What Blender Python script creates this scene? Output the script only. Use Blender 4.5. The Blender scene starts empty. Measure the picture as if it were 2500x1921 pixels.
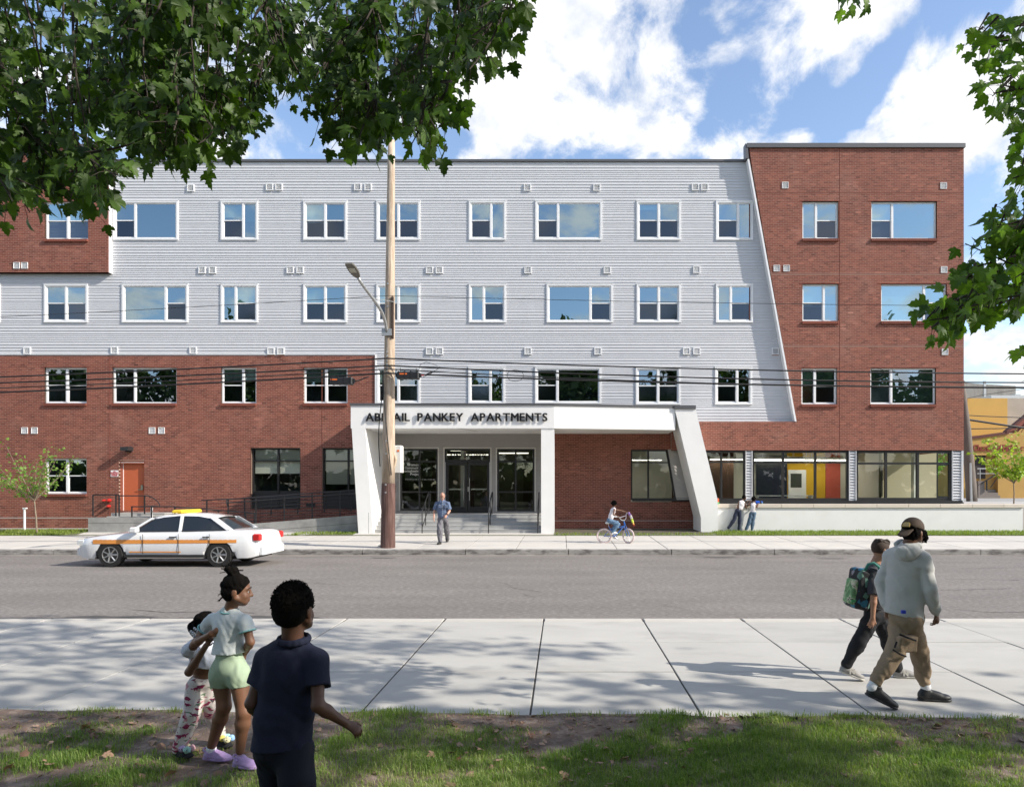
import bpy, bmesh, math, random
import numpy as np
from mathutils import Vector, Matrix
random.seed(7); np.random.seed(7)
sc = bpy.context.scene
COL = sc.collection

# ---------------------------------------------------------------- camera, world, sun, exposure
FPX = 1765.0; CX = 1373.0; HY = 1195.0; EYE = 1.95          # focal length, vanishing point and horizon in photo pixels
cam_d = bpy.data.cameras.new('camera'); cam = bpy.data.objects.new('camera', cam_d); COL.objects.link(cam)
cam.location = (0, 0, EYE); cam.rotation_euler = (math.pi / 2, 0, 0)
cam_d.sensor_width = 36; cam_d.lens = FPX * 36 / 2500
cam_d.shift_x = -(CX - 1250) / 2500; cam_d.shift_y = (HY - 960.5) / 2500
cam_d.clip_start = 0.05; cam_d.clip_end = 3000
sc.camera = cam

SUN_DIR = Vector((-1.0, 0.33, -0.70)).normalized()           # the way the light travels
sun_d = bpy.data.lights.new('sun', 'SUN'); sun_d.energy = 3.5; sun_d.angle = math.radians(0.55); sun_d.color = (1.0, 0.935, 0.83)
sun = bpy.data.objects.new('sun', sun_d); COL.objects.link(sun)
sun.rotation_euler = SUN_DIR.to_track_quat('-Z', 'Y').to_euler(); sun.location = (30, -10, 30)

sc.view_settings.view_transform = 'Standard'; sc.view_settings.look = 'None'
sc.view_settings.gamma = 1; sc.view_settings.use_curve_mapping = False
sc.view_settings.exposure = 0.85
sc.render.engine = 'CYCLES'
sc.cycles.use_denoising = True
sc.cycles.max_bounces = 6; sc.cycles.diffuse_bounces = 3; sc.cycles.glossy_bounces = 3
sc.cycles.transmission_bounces = 4; sc.cycles.transparent_max_bounces = 12
sc.cycles.caustics_reflective = False; sc.cycles.caustics_refractive = False
sc.cycles.sample_clamp_indirect = 6

world = bpy.data.worlds.new('World'); sc.world = world; world.use_nodes = True
def build_world():
    nt = world.node_tree; nt.nodes.clear(); N = nt.nodes.new; L = nt.links.new
    out = N('ShaderNodeOutputWorld'); bg = N('ShaderNodeBackground'); bg.inputs[1].default_value = 0.15
    sky = N('ShaderNodeTexSky'); sky.sky_type = 'NISHITA'; sky.sun_disc = False
    sky.sun_elevation = math.asin(-SUN_DIR.z); sky.sun_rotation = math.atan2(-SUN_DIR.x, -SUN_DIR.y)
    sky.air_density = 1.0; sky.dust_density = 0.6; sky.ozone_density = 1.6
    tc = N('ShaderNodeTexCoord'); sep = N('ShaderNodeSeparateXYZ'); L(tc.outputs['Generated'], sep.inputs[0])
    def M(op, a, b=None, c=None, clamp=False):
        m = N('ShaderNodeMath'); m.operation = op; m.use_clamp = clamp
        for i, v in enumerate((a, b, c)):
            if v is None: continue
            if isinstance(v, (int, float)): m.inputs[i].default_value = v
            else: L(v, m.inputs[i])
        return m.outputs[0]
    x, y, z = sep.outputs
    # cloud sheet seen from below: project the direction onto a plane overhead
    zz = M('ADD', M('MAXIMUM', z, 0.0), 0.34)
    comb = N('ShaderNodeCombineXYZ'); L(M('DIVIDE', x, zz), comb.inputs[0]); L(M('DIVIDE', y, zz), comb.inputs[1])
    mp = N('ShaderNodeMapping'); mp.inputs['Rotation'].default_value = (0, 0, math.radians(-38)); mp.inputs['Scale'].default_value = (1.15, 0.95, 1)
    mp.inputs['Location'].default_value = (3.1, 1.7, 0); L(comb.outputs[0], mp.inputs[0])
    n1 = N('ShaderNodeTexNoise'); n1.inputs['Scale'].default_value = 5.2; n1.inputs['Detail'].default_value = 9; n1.inputs['Roughness'].default_value = 0.62
    n1.inputs['Distortion'].default_value = 0.25; L(mp.outputs[0], n1.inputs['Vector'])
    n2 = N('ShaderNodeTexNoise'); n2.inputs['Scale'].default_value = 9; n2.inputs['Detail'].default_value = 7; n2.inputs['Roughness'].default_value = 0.6; L(mp.outputs[0], n2.inputs['Vector'])
    # large cloud banks and open lanes, as (azimuth, height) tangents
    yy = M('MAXIMUM', y, 0.15)
    uv = N('ShaderNodeCombineXYZ'); L(M('DIVIDE', x, yy), uv.inputs[0]); L(M('DIVIDE', z, yy), uv.inputs[1])
    front = M('GREATER_THAN', y, 0.0)
    total = None
    for (px, py, rx, ry, rot, amp) in [
        (1390, 130, 330, 230, 10, .34), (1180, 270, 260, 110, 0, .22), (1500, 330, 190, 90, 0, .16),
        (2330, 270, 270, 180, 35, .44), (2050, 70, 260, 90, 35, .20), (1880, 300, 60, 180, -20, .10), (2020, 370, 130, 60, 0, .2),
        (1700, 60, 60, 150, -25, -.22), (1745, 300, 45, 190, -28, -.26), (2130, 190, 45, 260, -40, -.30), (1960, 250, 40, 160, -35, -.18),
        (1090, 345, 110, 45, 10, -.26), (1520, 385, 110, 30, 0, -.2), (2420, 520, 90, 130, 0, -.22), (430, 230, 180, 60, 0, -.1), (650, 350, 260, 60, 0, .16),
        (2440, 860, 120, 70, 0, .08)]:
        mm = N('ShaderNodeMapping'); mm.vector_type = 'TEXTURE'
        mm.inputs['Location'].default_value = ((px - CX) / FPX, (HY - py) / FPX, 0)
        mm.inputs['Rotation'].default_value = (0, 0, math.radians(rot)); mm.inputs['Scale'].default_value = (rx / FPX, ry / FPX, 1)
        L(uv.outputs[0], mm.inputs[0])
        ln = N('ShaderNodeVectorMath'); ln.operation = 'LENGTH'; L(mm.outputs[0], ln.inputs[0])
        mr = N('ShaderNodeMapRange'); mr.interpolation_type = 'SMOOTHERSTEP'
        for i, v in ((1, 0.2), (2, 1.5), (3, amp*.52), (4, 0.0)): mr.inputs[i].default_value = v
        L(ln.outputs['Value'], mr.inputs[0])
        total = mr.outputs[0] if total is None else M('ADD', total, mr.outputs[0])
    n3 = N('ShaderNodeTexNoise'); n3.inputs['Scale'].default_value = 15; n3.inputs['Detail'].default_value = 6; L(mp.outputs[0], n3.inputs['Vector'])
    dens = M('ADD', M('ADD', M('MULTIPLY_ADD', n1.outputs['Fac'], 1.15, -.075), M('MULTIPLY_ADD', n3.outputs['Fac'], .22, -.11)), M('MULTIPLY', total, front))
    cov = N('ShaderNodeMapRange'); cov.interpolation_type = 'SMOOTHSTEP'
    for i, v in ((1, 0.445), (2, 0.66), (3, 0), (4, 1)): cov.inputs[i].default_value = v
    L(dens, cov.inputs[0])
    shade = N('ShaderNodeValToRGB'); shade.color_ramp.elements[0].position = .34; shade.color_ramp.elements[1].position = .56
    shade.color_ramp.elements[0].color = (3.05, 3.25, 3.6, 1); shade.color_ramp.elements[1].color = (4.45, 4.42, 4.4, 1)
    L(n2.outputs['Fac'], shade.inputs[0])
    mix = N('ShaderNodeMixRGB'); L(cov.outputs[0], mix.inputs[0]); 
    gain = N('ShaderNodeMixRGB'); gain.blend_type = 'MULTIPLY'; gain.inputs[0].default_value = 1; gain.inputs[2].default_value = (1.0, .96, .95, 1)
    L(sky.outputs[0], gain.inputs[1])
    L(gain.outputs[0], mix.inputs[1]); L(shade.outputs[0], mix.inputs[2])
    L(mix.outputs[0], bg.inputs[0]); L(bg.outputs[0], out.inputs[0])
build_world()
# ---------------------------------------------------------------- helpers
def P(px, py, d):                      # photo pixel + distance -> point in the place
    return Vector(((px - CX) * d / FPX, d, EYE - (py - HY) * d / FPX))
def X(px, d): return (px - CX) * d / FPX
def Z(py, d): return EYE - (py - HY) * d / FPX

class MB:
    def __init__(s): s.v = []; s.f = []; s.m = []; s.mi = 0
    def add(s, vs, fs):
        o = len(s.v); s.v += [tuple(v) for v in vs]
        for f in fs: s.f.append(tuple(i + o for i in f)); s.m.append(s.mi)
    def box(s, x0, x1, y0, y1, z0, z1):
        s.add([(x0,y0,z0),(x1,y0,z0),(x1,y1,z0),(x0,y1,z0),(x0,y0,z1),(x1,y0,z1),(x1,y1,z1),(x0,y1,z1)],
              [(0,3,2,1),(4,5,6,7),(0,1,5,4),(1,2,6,5),(2,3,7,6),(3,0,4,7)]); return s
    def rbox(s, x0, x1, y0, y1, z0, z1, b=0.01):      # box with chamfered vertical and top edges
        vs = []; 
        for z, k in ((z0, 0), (z1 - b, 0), (z1, b)):
            for (x, y) in ((x0+b+k,y0+k),(x1-b-k,y0+k),(x1-k,y0+b+k),(x1-k,y1-b-k),(x1-b-k,y1-k),(x0+b+k,y1-k),(x0+k,y1-b-k),(x0+k,y0+b+k)): vs.append((x, y, z))
        fs = [tuple(range(7,-1,-1)), tuple(range(16,24))]
        for l in (0, 8):
            for i in range(8): j = (i+1) % 8; fs.append((l+i, l+j, l+8+j, l+8+i))
        s.add(vs, fs); return s
    def quad(s, a, b, c, d): s.add([a,b,c,d], [(0,1,2,3)]); return s
    def prism(s, poly, y0, y1):                       # poly in (x,z), extruded along y
        n = len(poly)
        vs = [(x,y0,z) for x,z in poly] + [(x,y1,z) for x,z in poly]
        fs = [tuple(range(n)), tuple(range(2*n-1, n-1, -1))] + [(i, i+n, (i+1)%n+n, (i+1)%n) for i in range(n)]
        s.add(vs, fs); return s
    def prism_z(s, poly, z0, z1):                     # poly in (x,y), extruded along z
        n = len(poly)
        vs = [(x,y,z0) for x,y in poly] + [(x,y,z1) for x,y in poly]
        fs = [tuple(range(n-1,-1,-1)), tuple(range(n, 2*n))] + [(i, (i+1)%n, (i+1)%n+n, i+n) for i in range(n)]
        s.add(vs, fs); return s
    def tube(s, pts, r, n=8, cap=True):
        pts = [Vector(p) for p in pts]; R = r if isinstance(r, (list, tuple)) else [r]*len(pts)
        rings = []; up = Vector((0.13,0.07,1)); prev = None
        for i, p in enumerate(pts):
            t = (pts[min(i+1,len(pts)-1)] - pts[max(i-1,0)])
            if t.length < 1e-9: t = Vector((0,0,1))
            t.normalize()
            a = t.cross(up) if prev is None else prev - t*prev.dot(t)
            if a.length < 1e-4: a = t.cross(Vector((1,0.2,0)))
            a.normalize(); prev = a; b = t.cross(a)
            rings.append([p + (a*math.cos(2*math.pi*k/n) + b*math.sin(2*math.pi*k/n))*R[i] for k in range(n)])
        vs = [v for rg in rings for v in rg]; fs = []
        for i in range(len(rings)-1):
            for k in range(n): fs.append((i*n+k, i*n+(k+1)%n, (i+1)*n+(k+1)%n, (i+1)*n+k))
        if cap: fs += [tuple(range(n-1,-1,-1)), tuple(range((len(rings)-1)*n, len(rings)*n))]
        s.add(vs, fs); return s
    def lathe(s, prof, c=(0,0,0), axis='z', n=16):    # prof: (r, h)
        vs = []; 
        for r, h in prof:
            for k in range(n):
                a = 2*math.pi*k/n; p = (r*math.cos(a), r*math.sin(a), h)
                if axis == 'y': p = (p[0], p[2], p[1])
                if axis == 'x': p = (p[2], p[0], p[1])
                vs.append((p[0]+c[0], p[1]+c[1], p[2]+c[2]))
        fs = []
        for i in range(len(prof)-1):
            for k in range(n): fs.append((i*n+k, i*n+(k+1)%n, (i+1)*n+(k+1)%n, (i+1)*n+k))
        fs += [tuple(range(n-1,-1,-1)), tuple(range((len(prof)-1)*n, len(prof)*n))]
        s.add(vs, fs); return s
    def ball(s, c, r, n=8, sc_=(1,1,1)):
        k = n//2; prof = []
        vs = []; fs = []
        for i in range(k+1):
            th = math.pi*i/k
            for j in range(n):
                a = 2*math.pi*j/n
                vs.append((c[0]+r*sc_[0]*math.sin(th)*math.cos(a), c[1]+r*sc_[1]*math.sin(th)*math.sin(a), c[2]+r*sc_[2]*math.cos(th)))
        for i in range(k):
            for j in range(n): fs.append((i*n+j, (i+1)*n+j, (i+1)*n+(j+1)%n, i*n+(j+1)%n))
        s.add(vs, fs); return s
    def mesh(s, name):
        me = bpy.data.meshes.new(name); me.from_pydata(s.v, [], s.f)
        if any(s.m): me.polygons.foreach_set('material_index', s.m)
        me.update(); return me
    def build(s, name, mat, parent=None, smooth=False, origin=None, bevel=0):
        me = s.mesh(name)
        bm = bmesh.new(); bm.from_mesh(me)
        if smooth == 'weld': bmesh.ops.remove_doubles(bm, verts=bm.verts, dist=1e-5)
        bmesh.ops.recalc_face_normals(bm, faces=bm.faces); bm.to_mesh(me); bm.free()
        return link(name, me, mat, parent, smooth, origin, bevel)
def link(name, me, mat, parent=None, smooth=False, origin=None, bevel=0):
    if origin is not None: me.transform(Matrix.Translation(-Vector(origin)))
    o = bpy.data.objects.new(name, me); COL.objects.link(o)
    mats = mat if isinstance(mat, (list, tuple)) else [mat]
    for m in mats: me.materials.append(m)
    if smooth:
        me.polygons.foreach_set('use_smooth', [True]*len(me.polygons))
    if origin is not None: o.location = origin
    if bevel:
        b = o.modifiers.new('b', 'BEVEL'); b.width = bevel; b.segments = 2; b.limit_method = 'ANGLE'; b.angle_limit = math.radians(40)
    if parent is not None:
        o.parent = parent; o.matrix_parent_inverse = inv_world(parent)
    return o
def inv_world(p):
    m = Matrix.Identity(4)
    chain = []
    while p is not None: chain.append(p); p = p.parent
    for q in reversed(chain):
        m = m @ q.matrix_parent_inverse @ Matrix.LocRotScale(q.location, q.rotation_euler, q.scale)
    return m.inverted()
def tag(o, label=None, cat=None, group=None, kind=None):
    if label: o['label'] = label
    if cat: o['category'] = cat
    if group: o['group'] = group
    if kind: o['kind'] = kind
    return o
def empty(name, loc, label=None, cat=None, group=None, kind=None):
    o = bpy.data.objects.new(name, None); COL.objects.link(o); o.location = loc; o.empty_display_size = .2
    return tag(o, label, cat, group, kind)
def copy_tree(o, parent=None):
    c = o.copy(); COL.objects.link(c)
    if parent is not None: c.parent = parent
    for ch in [q for q in o.children]: copy_tree(ch, c)
    return c
def lens_offset(pts, off): return pts

# materials -------------------------------------------------------------
def srgb(r, g, b):
    f = lambda c: (c/255/12.92) if c/255 <= .04045 else ((c/255+.055)/1.055)**2.4
    return (f(r), f(g), f(b))
MATS = {}
def mat(name, col, rough=.6, var=0.0, scale=6, bump=0.0, bscale=40, metal=0, spec=.5, rnd=0.0, vec='Object', stretch=(1,1,1), col2=None, c2scale=1.5, c2lo=.5, c2hi=.7, attr=None, sss=0, coat=0):
    if name in MATS: return MATS[name]
    m = bpy.data.materials.new(name); m.use_nodes = True; nt = m.node_tree; N = nt.nodes.new; L = nt.links.new
    b = nt.nodes['Principled BSDF']; b.inputs['Base Color'].default_value = (*col, 1); b.inputs['Roughness'].default_value = rough
    b.inputs['Metallic'].default_value = metal; b.inputs['Specular IOR Level'].default_value = spec
    if coat: b.inputs['Coat Weight'].default_value = coat; b.inputs['Coat Roughness'].default_value = .04
    cur = None
    tc = N('ShaderNodeTexCoord'); mp = N('ShaderNodeMapping'); mp.inputs['Scale'].default_value = stretch; 
    if vec == 'World': ge = N('ShaderNodeNewGeometry'); L(ge.outputs['Position'], mp.inputs[0])
    else: L(tc.outputs[vec], mp.inputs[0])
    def mixc(fac, a, c, mode='MIX'):
        x = N('ShaderNodeMixRGB'); x.blend_type = mode
        for i, q in ((0, fac), (1, a), (2, c)):
            if isinstance(q, (int, float)): x.inputs[i].default_value = q
            elif isinstance(q, tuple): x.inputs[i].default_value = (*q[:3], 1)
            else: L(q, x.inputs[i])
        return x.outputs[0]
    def noise(scale, detail=5, rough=.6):
        n = N('ShaderNodeTexNoise'); n.inputs['Scale'].default_value = scale; n.inputs['Detail'].default_value = detail; n.inputs['Roughness'].default_value = rough
        L(mp.outputs[0], n.inputs['Vector']); return n.outputs['Fac']
    def rng(s, a, b_, c, d):
        r = N('ShaderNodeMapRange'); 
        for i, v in ((1,a),(2,b_),(3,c),(4,d)): r.inputs[i].default_value = v
        L(s, r.inputs[0]); return r.outputs[0]
    cur = tuple(col)
    if col2 is not None: cur = mixc(rng(noise(c2scale, 6), c2lo, c2hi, 0, 1), cur, tuple(col2))
    if attr:
        a = N('ShaderNodeAttribute'); a.attribute_name = attr
        cur = mixc(1.0, cur, a.outputs['Color'], 'MULTIPLY')
    if var: 
        v = rng(noise(scale), .25, .75, 1-var, 1+var)
        cb = N('ShaderNodeCombineColor'); L(v, cb.inputs[0]); L(v, cb.inputs[1]); L(v, cb.inputs[2])
        cur = mixc(1.0, cur, cb.outputs[0], 'MULTIPLY')
    if rnd:
        oi = N('ShaderNodeObjectInfo'); v = rng(oi.outputs['Random'], 0, 1, 1-rnd, 1+rnd)
        cb = N('ShaderNodeCombineColor'); L(v, cb.inputs[0]); L(v, cb.inputs[1]); L(v, cb.inputs[2])
        cur = mixc(1.0, cur, cb.outputs[0], 'MULTIPLY')
    if not isinstance(cur, tuple): L(cur, b.inputs['Base Color'])
    if bump:
        bp = N('ShaderNodeBump'); bp.inputs['Strength'].default_value = 1; bp.inputs['Distance'].default_value = bump
        L(noise(bscale, 4), bp.inputs['Height']); L(bp.outputs[0], b.inputs['Normal'])
    MATS[name] = m; return m
def glass_mat(name, fac=.3, tint=(.75,.85,.8), refl=(.92,.97,1.0), rough=0.0):
    if name in MATS: return MATS[name]
    m = bpy.data.materials.new(name); m.use_nodes = True; nt = m.node_tree; nt.nodes.clear(); N = nt.nodes.new; L = nt.links.new
    o = N('ShaderNodeOutputMaterial'); mx = N('ShaderNodeMixShader'); t = N('ShaderNodeBsdfTransparent'); g = N('ShaderNodeBsdfGlossy')
    t.inputs[0].default_value = (*tint, 1); g.inputs['Color'].default_value = (*refl, 1); g.inputs['Roughness'].default_value = rough
    fr = N('ShaderNodeFresnel'); fr.inputs[0].default_value = 1.5
    ad = N('ShaderNodeMath'); ad.operation = 'ADD'; ad.use_clamp = True; ad.inputs[1].default_value = fac; L(fr.outputs[0], ad.inputs[0])
    tc = N('ShaderNodeTexCoord'); n = N('ShaderNodeTexNoise'); n.inputs['Scale'].default_value = 0.9; n.inputs['Detail'].default_value = 1
    L(tc.outputs['Object'], n.inputs['Vector']); bp = N('ShaderNodeBump'); bp.inputs['Strength'].default_value = 1; bp.inputs['Distance'].default_value = .0012
    L(n.outputs['Fac'], bp.inputs['Height']); L(bp.outputs[0], g.inputs['Normal'])
    L(ad.outputs[0], mx.inputs[0]); L(t.outputs[0], mx.inputs[1]); L(g.outputs[0], mx.inputs[2]); L(mx.outputs[0], o.inputs[0])
    MATS[name] = m; return m
def emit_mat(name, col, s):
    if name in MATS: return MATS[name]
    m = bpy.data.materials.new(name); m.use_nodes = True; b = m.node_tree.nodes['Principled BSDF']
    b.inputs['Base Color'].default_value = (*col, 1); b.inputs['Emission Color'].default_value = (*col, 1); b.inputs['Emission Strength'].default_value = s
    MATS[name] = m; return m
def text_mesh(body, size, depth=.01, bold=0.0, space=1.0, align='LEFT'):
    c = bpy.data.curves.new('text', 'FONT'); c.body = body; c.size = size; c.extrude = depth; c.offset = bold; c.space_character = space; c.align_x = align
    c.resolution_u = 3
    o = bpy.data.objects.new('text_tmp', c); COL.objects.link(o)
    dg = bpy.context.evaluated_depsgraph_get(); dg.update()
    me = bpy.data.meshes.new_from_object(o.evaluated_get(dg))
    w = o.dimensions.x
    bpy.data.objects.remove(o); bpy.data.curves.remove(c)
    me.transform(Matrix.Rotation(math.pi/2, 4, 'X'))          # stand it up, facing -y
    me.materials.clear()
    return me, w
def flat(name, me, m, parent, loc):
    o = link(name, me, m, parent); o.location = Vector(loc); 
    return o
# ---------------------------------------------------------------- ground, road, pavements
Z_ROAD = -0.15; D_NK0, D_NK1 = 10.69, 10.96; D_FK = 23.2; D_FW = 28.5
def zfar(d): return 0.03 + 0.02 * (d - D_FK)
def heightmap(x, y): return 0.018*math.sin(x*1.7+y*.9) + 0.012*math.sin(x*3.9-y*2.3+1)
m_asph = mat('asphalt', (.160,.142,.128), .9, var=.17, scale=.9, bump=.004, bscale=160, col2=(.27,.25,.235), c2scale=34, c2lo=.46, c2hi=.64, vec='Object', stretch=(.30,1,1))
m_asph2 = mat('asphalt_patch', (.075,.07,.067), .9, var=.12, scale=3, bump=.003, bscale=140)
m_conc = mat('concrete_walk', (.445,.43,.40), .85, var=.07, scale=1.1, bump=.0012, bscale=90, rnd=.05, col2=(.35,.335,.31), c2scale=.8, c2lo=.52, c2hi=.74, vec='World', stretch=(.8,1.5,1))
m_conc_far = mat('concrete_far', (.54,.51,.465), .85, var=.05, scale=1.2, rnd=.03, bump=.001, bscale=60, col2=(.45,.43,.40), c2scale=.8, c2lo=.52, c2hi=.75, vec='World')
m_joint = mat('joint', (.05,.047,.042), .95)
m_kerb = mat('kerb', (.30,.285,.265), .85, var=.22, scale=3.2, rnd=.06, bump=.003, bscale=30, col2=(.11,.10,.095), c2scale=2.2, c2lo=.46, c2hi=.64, stretch=(1,1,3), vec='World')
m_kerb_near = mat('kerb_near', (.50,.47,.425), .85, var=.08, scale=3, rnd=.03)
m_soil = mat('soil', (.15,.105,.082), .95, var=.3, scale=3.5, bump=.012, bscale=28, col2=(.27,.21,.17), c2scale=9, c2lo=.48, c2hi=.66)
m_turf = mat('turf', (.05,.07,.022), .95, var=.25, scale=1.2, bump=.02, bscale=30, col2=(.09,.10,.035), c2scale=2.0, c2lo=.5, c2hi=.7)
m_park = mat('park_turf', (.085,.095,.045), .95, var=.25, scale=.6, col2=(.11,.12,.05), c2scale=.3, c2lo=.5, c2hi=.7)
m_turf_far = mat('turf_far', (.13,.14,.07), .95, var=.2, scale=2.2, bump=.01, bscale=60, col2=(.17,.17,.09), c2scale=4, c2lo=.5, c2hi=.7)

# city floor out to the horizon
g = MB(); g.quad((-1500,-1500,-.6),(1500,-1500,-.6),(1500,1500,-.6),(-1500,1500,-.6))
tag(g.build('ground', m_turf), kind='structure')
# park lawn behind and under the camera
g = MB(); g.quad((-140,-160,-.07),(140,-160,-.07),(140,1.6,-.07),(-140,1.6,-.07))
tag(g.build('park_lawn', m_park), kind='structure')
# the verge in the foreground, a slightly uneven soil sheet
def vlift(y): return min(1, max(0, (y-5.55)/.35))
def edge_d(x): return 6.255 - 0.028*(x+.4) + .03*math.sin(x*3.1) + .02*math.sin(x*7.7+1)
g = MB(); nx, ny = 150, 40
for i in range(nx+1):
    x = -12 + 24*i/nx; e = edge_d(x)
    for j in range(ny+1):
        t = j/ny; y = 1.4 + (e-1.4)*t
        lip = -.012 if j == ny else 0
        g.v.append((x, y, -.012 + heightmap(x, y)*min(1,(1-t)*6) + lip*.5 + .034*vlift(y)))
for i in range(nx):
    for j in range(ny):
        a = i*(ny+1)+j; g.f.append((a, a+ny+1, a+ny+2, a+1)); g.m.append(0)
verge = tag(g.build('verge', m_soil, smooth=True), kind='structure')

# road
g = MB(); g.quad((-140,D_NK1-.02,Z_ROAD),(140,D_NK1-.02,Z_ROAD),(140,D_FK+.02,Z_ROAD),(-140,D_FK+.02,Z_ROAD))
tag(g.build('road', m_asph), kind='structure')
# darker repair strip along the near gutter, with a ragged edge
g = MB(); pts = []
for i in range(141):
    x = -14 + 28*i/140
    px_ = CX + x*FPX/11.7
    w = .42 + .10*math.sin(x*2.3) + .06*math.sin(x*7)
    if x < -3.2: w += .55 * min(1, (-3.2-x)/.7)
    pts.append((x, D_NK1 + w))
for a, b in zip(pts[:-1], pts[1:]): g.quad((a[0],D_NK1-.01,Z_ROAD+.004),(b[0],D_NK1-.01,Z_ROAD+.004),(b[0],b[1],Z_ROAD+.004),(a[0],a[1],Z_ROAD+.004))
for cx_, cy_, rx, ry in ((-4.62,11.62,.2,.05),(-2.2,11.75,.12,.04),(1.2,11.5,.35,.05),(4.9,22.4,.5,.1),(-5.5,22.2,.4,.07),(8.2,22.0,.45,.08)):
    g.add([(cx_+rx*math.cos(a)*(1+.2*math.sin(3*a)), cy_+ry*math.sin(a), Z_ROAD+.008) for a in [k*math.pi/7 for k in range(14)]], [tuple(range(14))])
tag(g.build('road_patch', m_asph2), kind='structure')
g = MB()
for i in range(60):
    x0, x1 = -45+1.5*i, -43.5+1.5*i; w0, w1 = .38+.10*math.sin(x0*1.3)+.05*math.sin(x0*4), .38+.10*math.sin(x1*1.3)+.05*math.sin(x1*4)
    g.quad((x0,D_FK-w0,Z_ROAD+.004),(x1,D_FK-w1,Z_ROAD+.004),(x1,D_FK+.01,Z_ROAD+.004),(x0,D_FK+.01,Z_ROAD+.004))
tag(g.build('gutter', mat('gutter_dust', (.25,.22,.19), .95, var=.25, scale=2.5, col2=(.13,.115,.105), c2scale=3, c2lo=.5, c2hi=.7, stretch=(.5,1.5,1))), kind='structure')
# cracks: thin dark wandering strips
g = MB(); rnd = random.Random(3)
for (x, y, L_, ang) in [(-1.55,16.6,2.2,-.9),(3.6,19.5,2.0,-.5),(5.4,14.0,1.4,-.7),(4.2,22.3,3.2,-.15),(7.2,21.2,2.4,-.35),(2.1,20.9,1.2,.4),(-.6,13.6,1.0,1.3),(9.0,17.0,2.2,-.2),(1.8,13.2,.9,-.9),(-4.1,19.6,2.6,.8),(6.9,12.7,1.3,-.5),(3.0,22.7,1.8,.05),(-7.5,12.6,2.5,.1),(-6.1,16.2,1.5,-.3),(10.6,19.2,2.0,.2),(7.9,15.1,1.7,.15)]:
    p = [(x, y)]; a = ang
    for k in range(int(L_/.12)):
        a += rnd.uniform(-.5,.5); a = ang + (a-ang)*.8; p.append((p[-1][0]+.12*math.cos(a), p[-1][1]+.12*math.sin(a)))
    for i in range(len(p)-1):
        (x0,y0),(x1,y1) = p[i], p[i+1]; w = .011*rnd.uniform(.5,1.3)
        g.quad((x0,y0-w,Z_ROAD+.006),(x1,y1-w,Z_ROAD+.006),(x1,y1+w,Z_ROAD+.006),(x0,y0+w,Z_ROAD+.006))
tag(g.build('road_crack', mat('crack', (.04,.037,.035), .95)), kind='structure')

# near pavement: slabs with open joints
near = tag(empty('pavement', (0,0,0)), kind='structure')
base = MB(); base.quad((-60,5.9,-.009),(60,5.9,-.009),(60,D_NK1-.02,-.009),(-60,D_NK1-.02,-.009)); base.build('bedding', m_joint, near)
J0 = (1327-CX)*10.76/FPX; SW = 1.487
ROWS = [(6.0, 7.75), (7.75, 9.25), (9.25, D_NK0)]
def slab_mesh(name, w, y0, y1, gap=.009, bev=.004, th=.06):
    s = MB(); x0, x1 = -w/2+gap, w/2-gap; a, b = y0+gap*.8, y1-gap*.8
    s.add([(x0,a,-th),(x1,a,-th),(x1,b,-th),(x0,b,-th),(x0,a,-bev),(x1,a,-bev),(x1,b,-bev),(x0,b,-bev),
           (x0+bev,a+bev,0),(x1-bev,a+bev,0),(x1-bev,b-bev,0),(x0+bev,b-bev,0)],
          [(0,1,5,4),(1,2,6,5),(2,3,7,6),(3,0,4,7),(4,5,9,8),(5,6,10,9),(6,7,11,10),(7,4,8,11),(8,9,10,11)])
    return s.mesh(name)
rnd = random.Random(5)
for (y0, y1) in ROWS:
    yc = (y0+y1)/2; me = slab_mesh('slab', SW, y0-yc, y1-yc); me.materials.append(m_conc)
    for k in range(-11, 11):
        o = bpy.data.objects.new('slab', me); COL.objects.link(o); o.parent = near
        o.location = (J0 + (k+.5)*SW, yc, rnd.uniform(-.0025,.0025))
me = slab_mesh('kerb_stone', SW, D_NK0-10.825, D_NK1-10.825, gap=.004, bev=.02, th=.4); me.materials.append(m_kerb_near)
for k in range(-11, 11):
    o = bpy.data.objects.new('kerb_stone', me); COL.objects.link(o); o.parent = near; o.location = (J0+(k+.5)*SW, 10.825, .002)
s = MB()
for sx in (-1, 1):
    x0, x1 = (J0+11*SW, 60) if sx > 0 else (-60, J0-11*SW)
    s.box(x0, x1, 6.0, D_NK1, -.4, 0)
s.build('outer_pavement', m_conc, near)

# far kerb and pavement
far = tag(empty('pavement', (0,0,0)), kind='structure')
J1 = (1259-CX)*D_FK/FPX; SF = 1.635
s = MB(); s.add([(-80,D_FK+.1,zfar(D_FK+.1)-.009),(80,D_FK+.1,zfar(D_FK+.1)-.009),(80,D_FW,zfar(D_FW)-.009),(-80,D_FW,zfar(D_FW)-.009)],[(0,1,2,3)]); s.build('bedding', m_joint, far)
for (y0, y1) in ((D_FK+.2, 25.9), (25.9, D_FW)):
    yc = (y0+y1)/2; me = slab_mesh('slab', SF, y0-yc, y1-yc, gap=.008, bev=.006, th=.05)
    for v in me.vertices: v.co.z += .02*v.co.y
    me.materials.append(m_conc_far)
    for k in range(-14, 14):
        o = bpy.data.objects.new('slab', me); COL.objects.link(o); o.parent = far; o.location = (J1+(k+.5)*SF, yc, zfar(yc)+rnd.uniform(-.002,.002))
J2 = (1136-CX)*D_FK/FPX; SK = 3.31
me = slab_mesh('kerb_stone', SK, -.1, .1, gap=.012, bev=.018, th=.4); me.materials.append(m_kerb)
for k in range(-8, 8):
    o = bpy.data.objects.new('kerb_stone', me); COL.objects.link(o); o.parent = far; o.location = (J2+(k+.5)*SK, D_FK+.1, .03)
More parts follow.
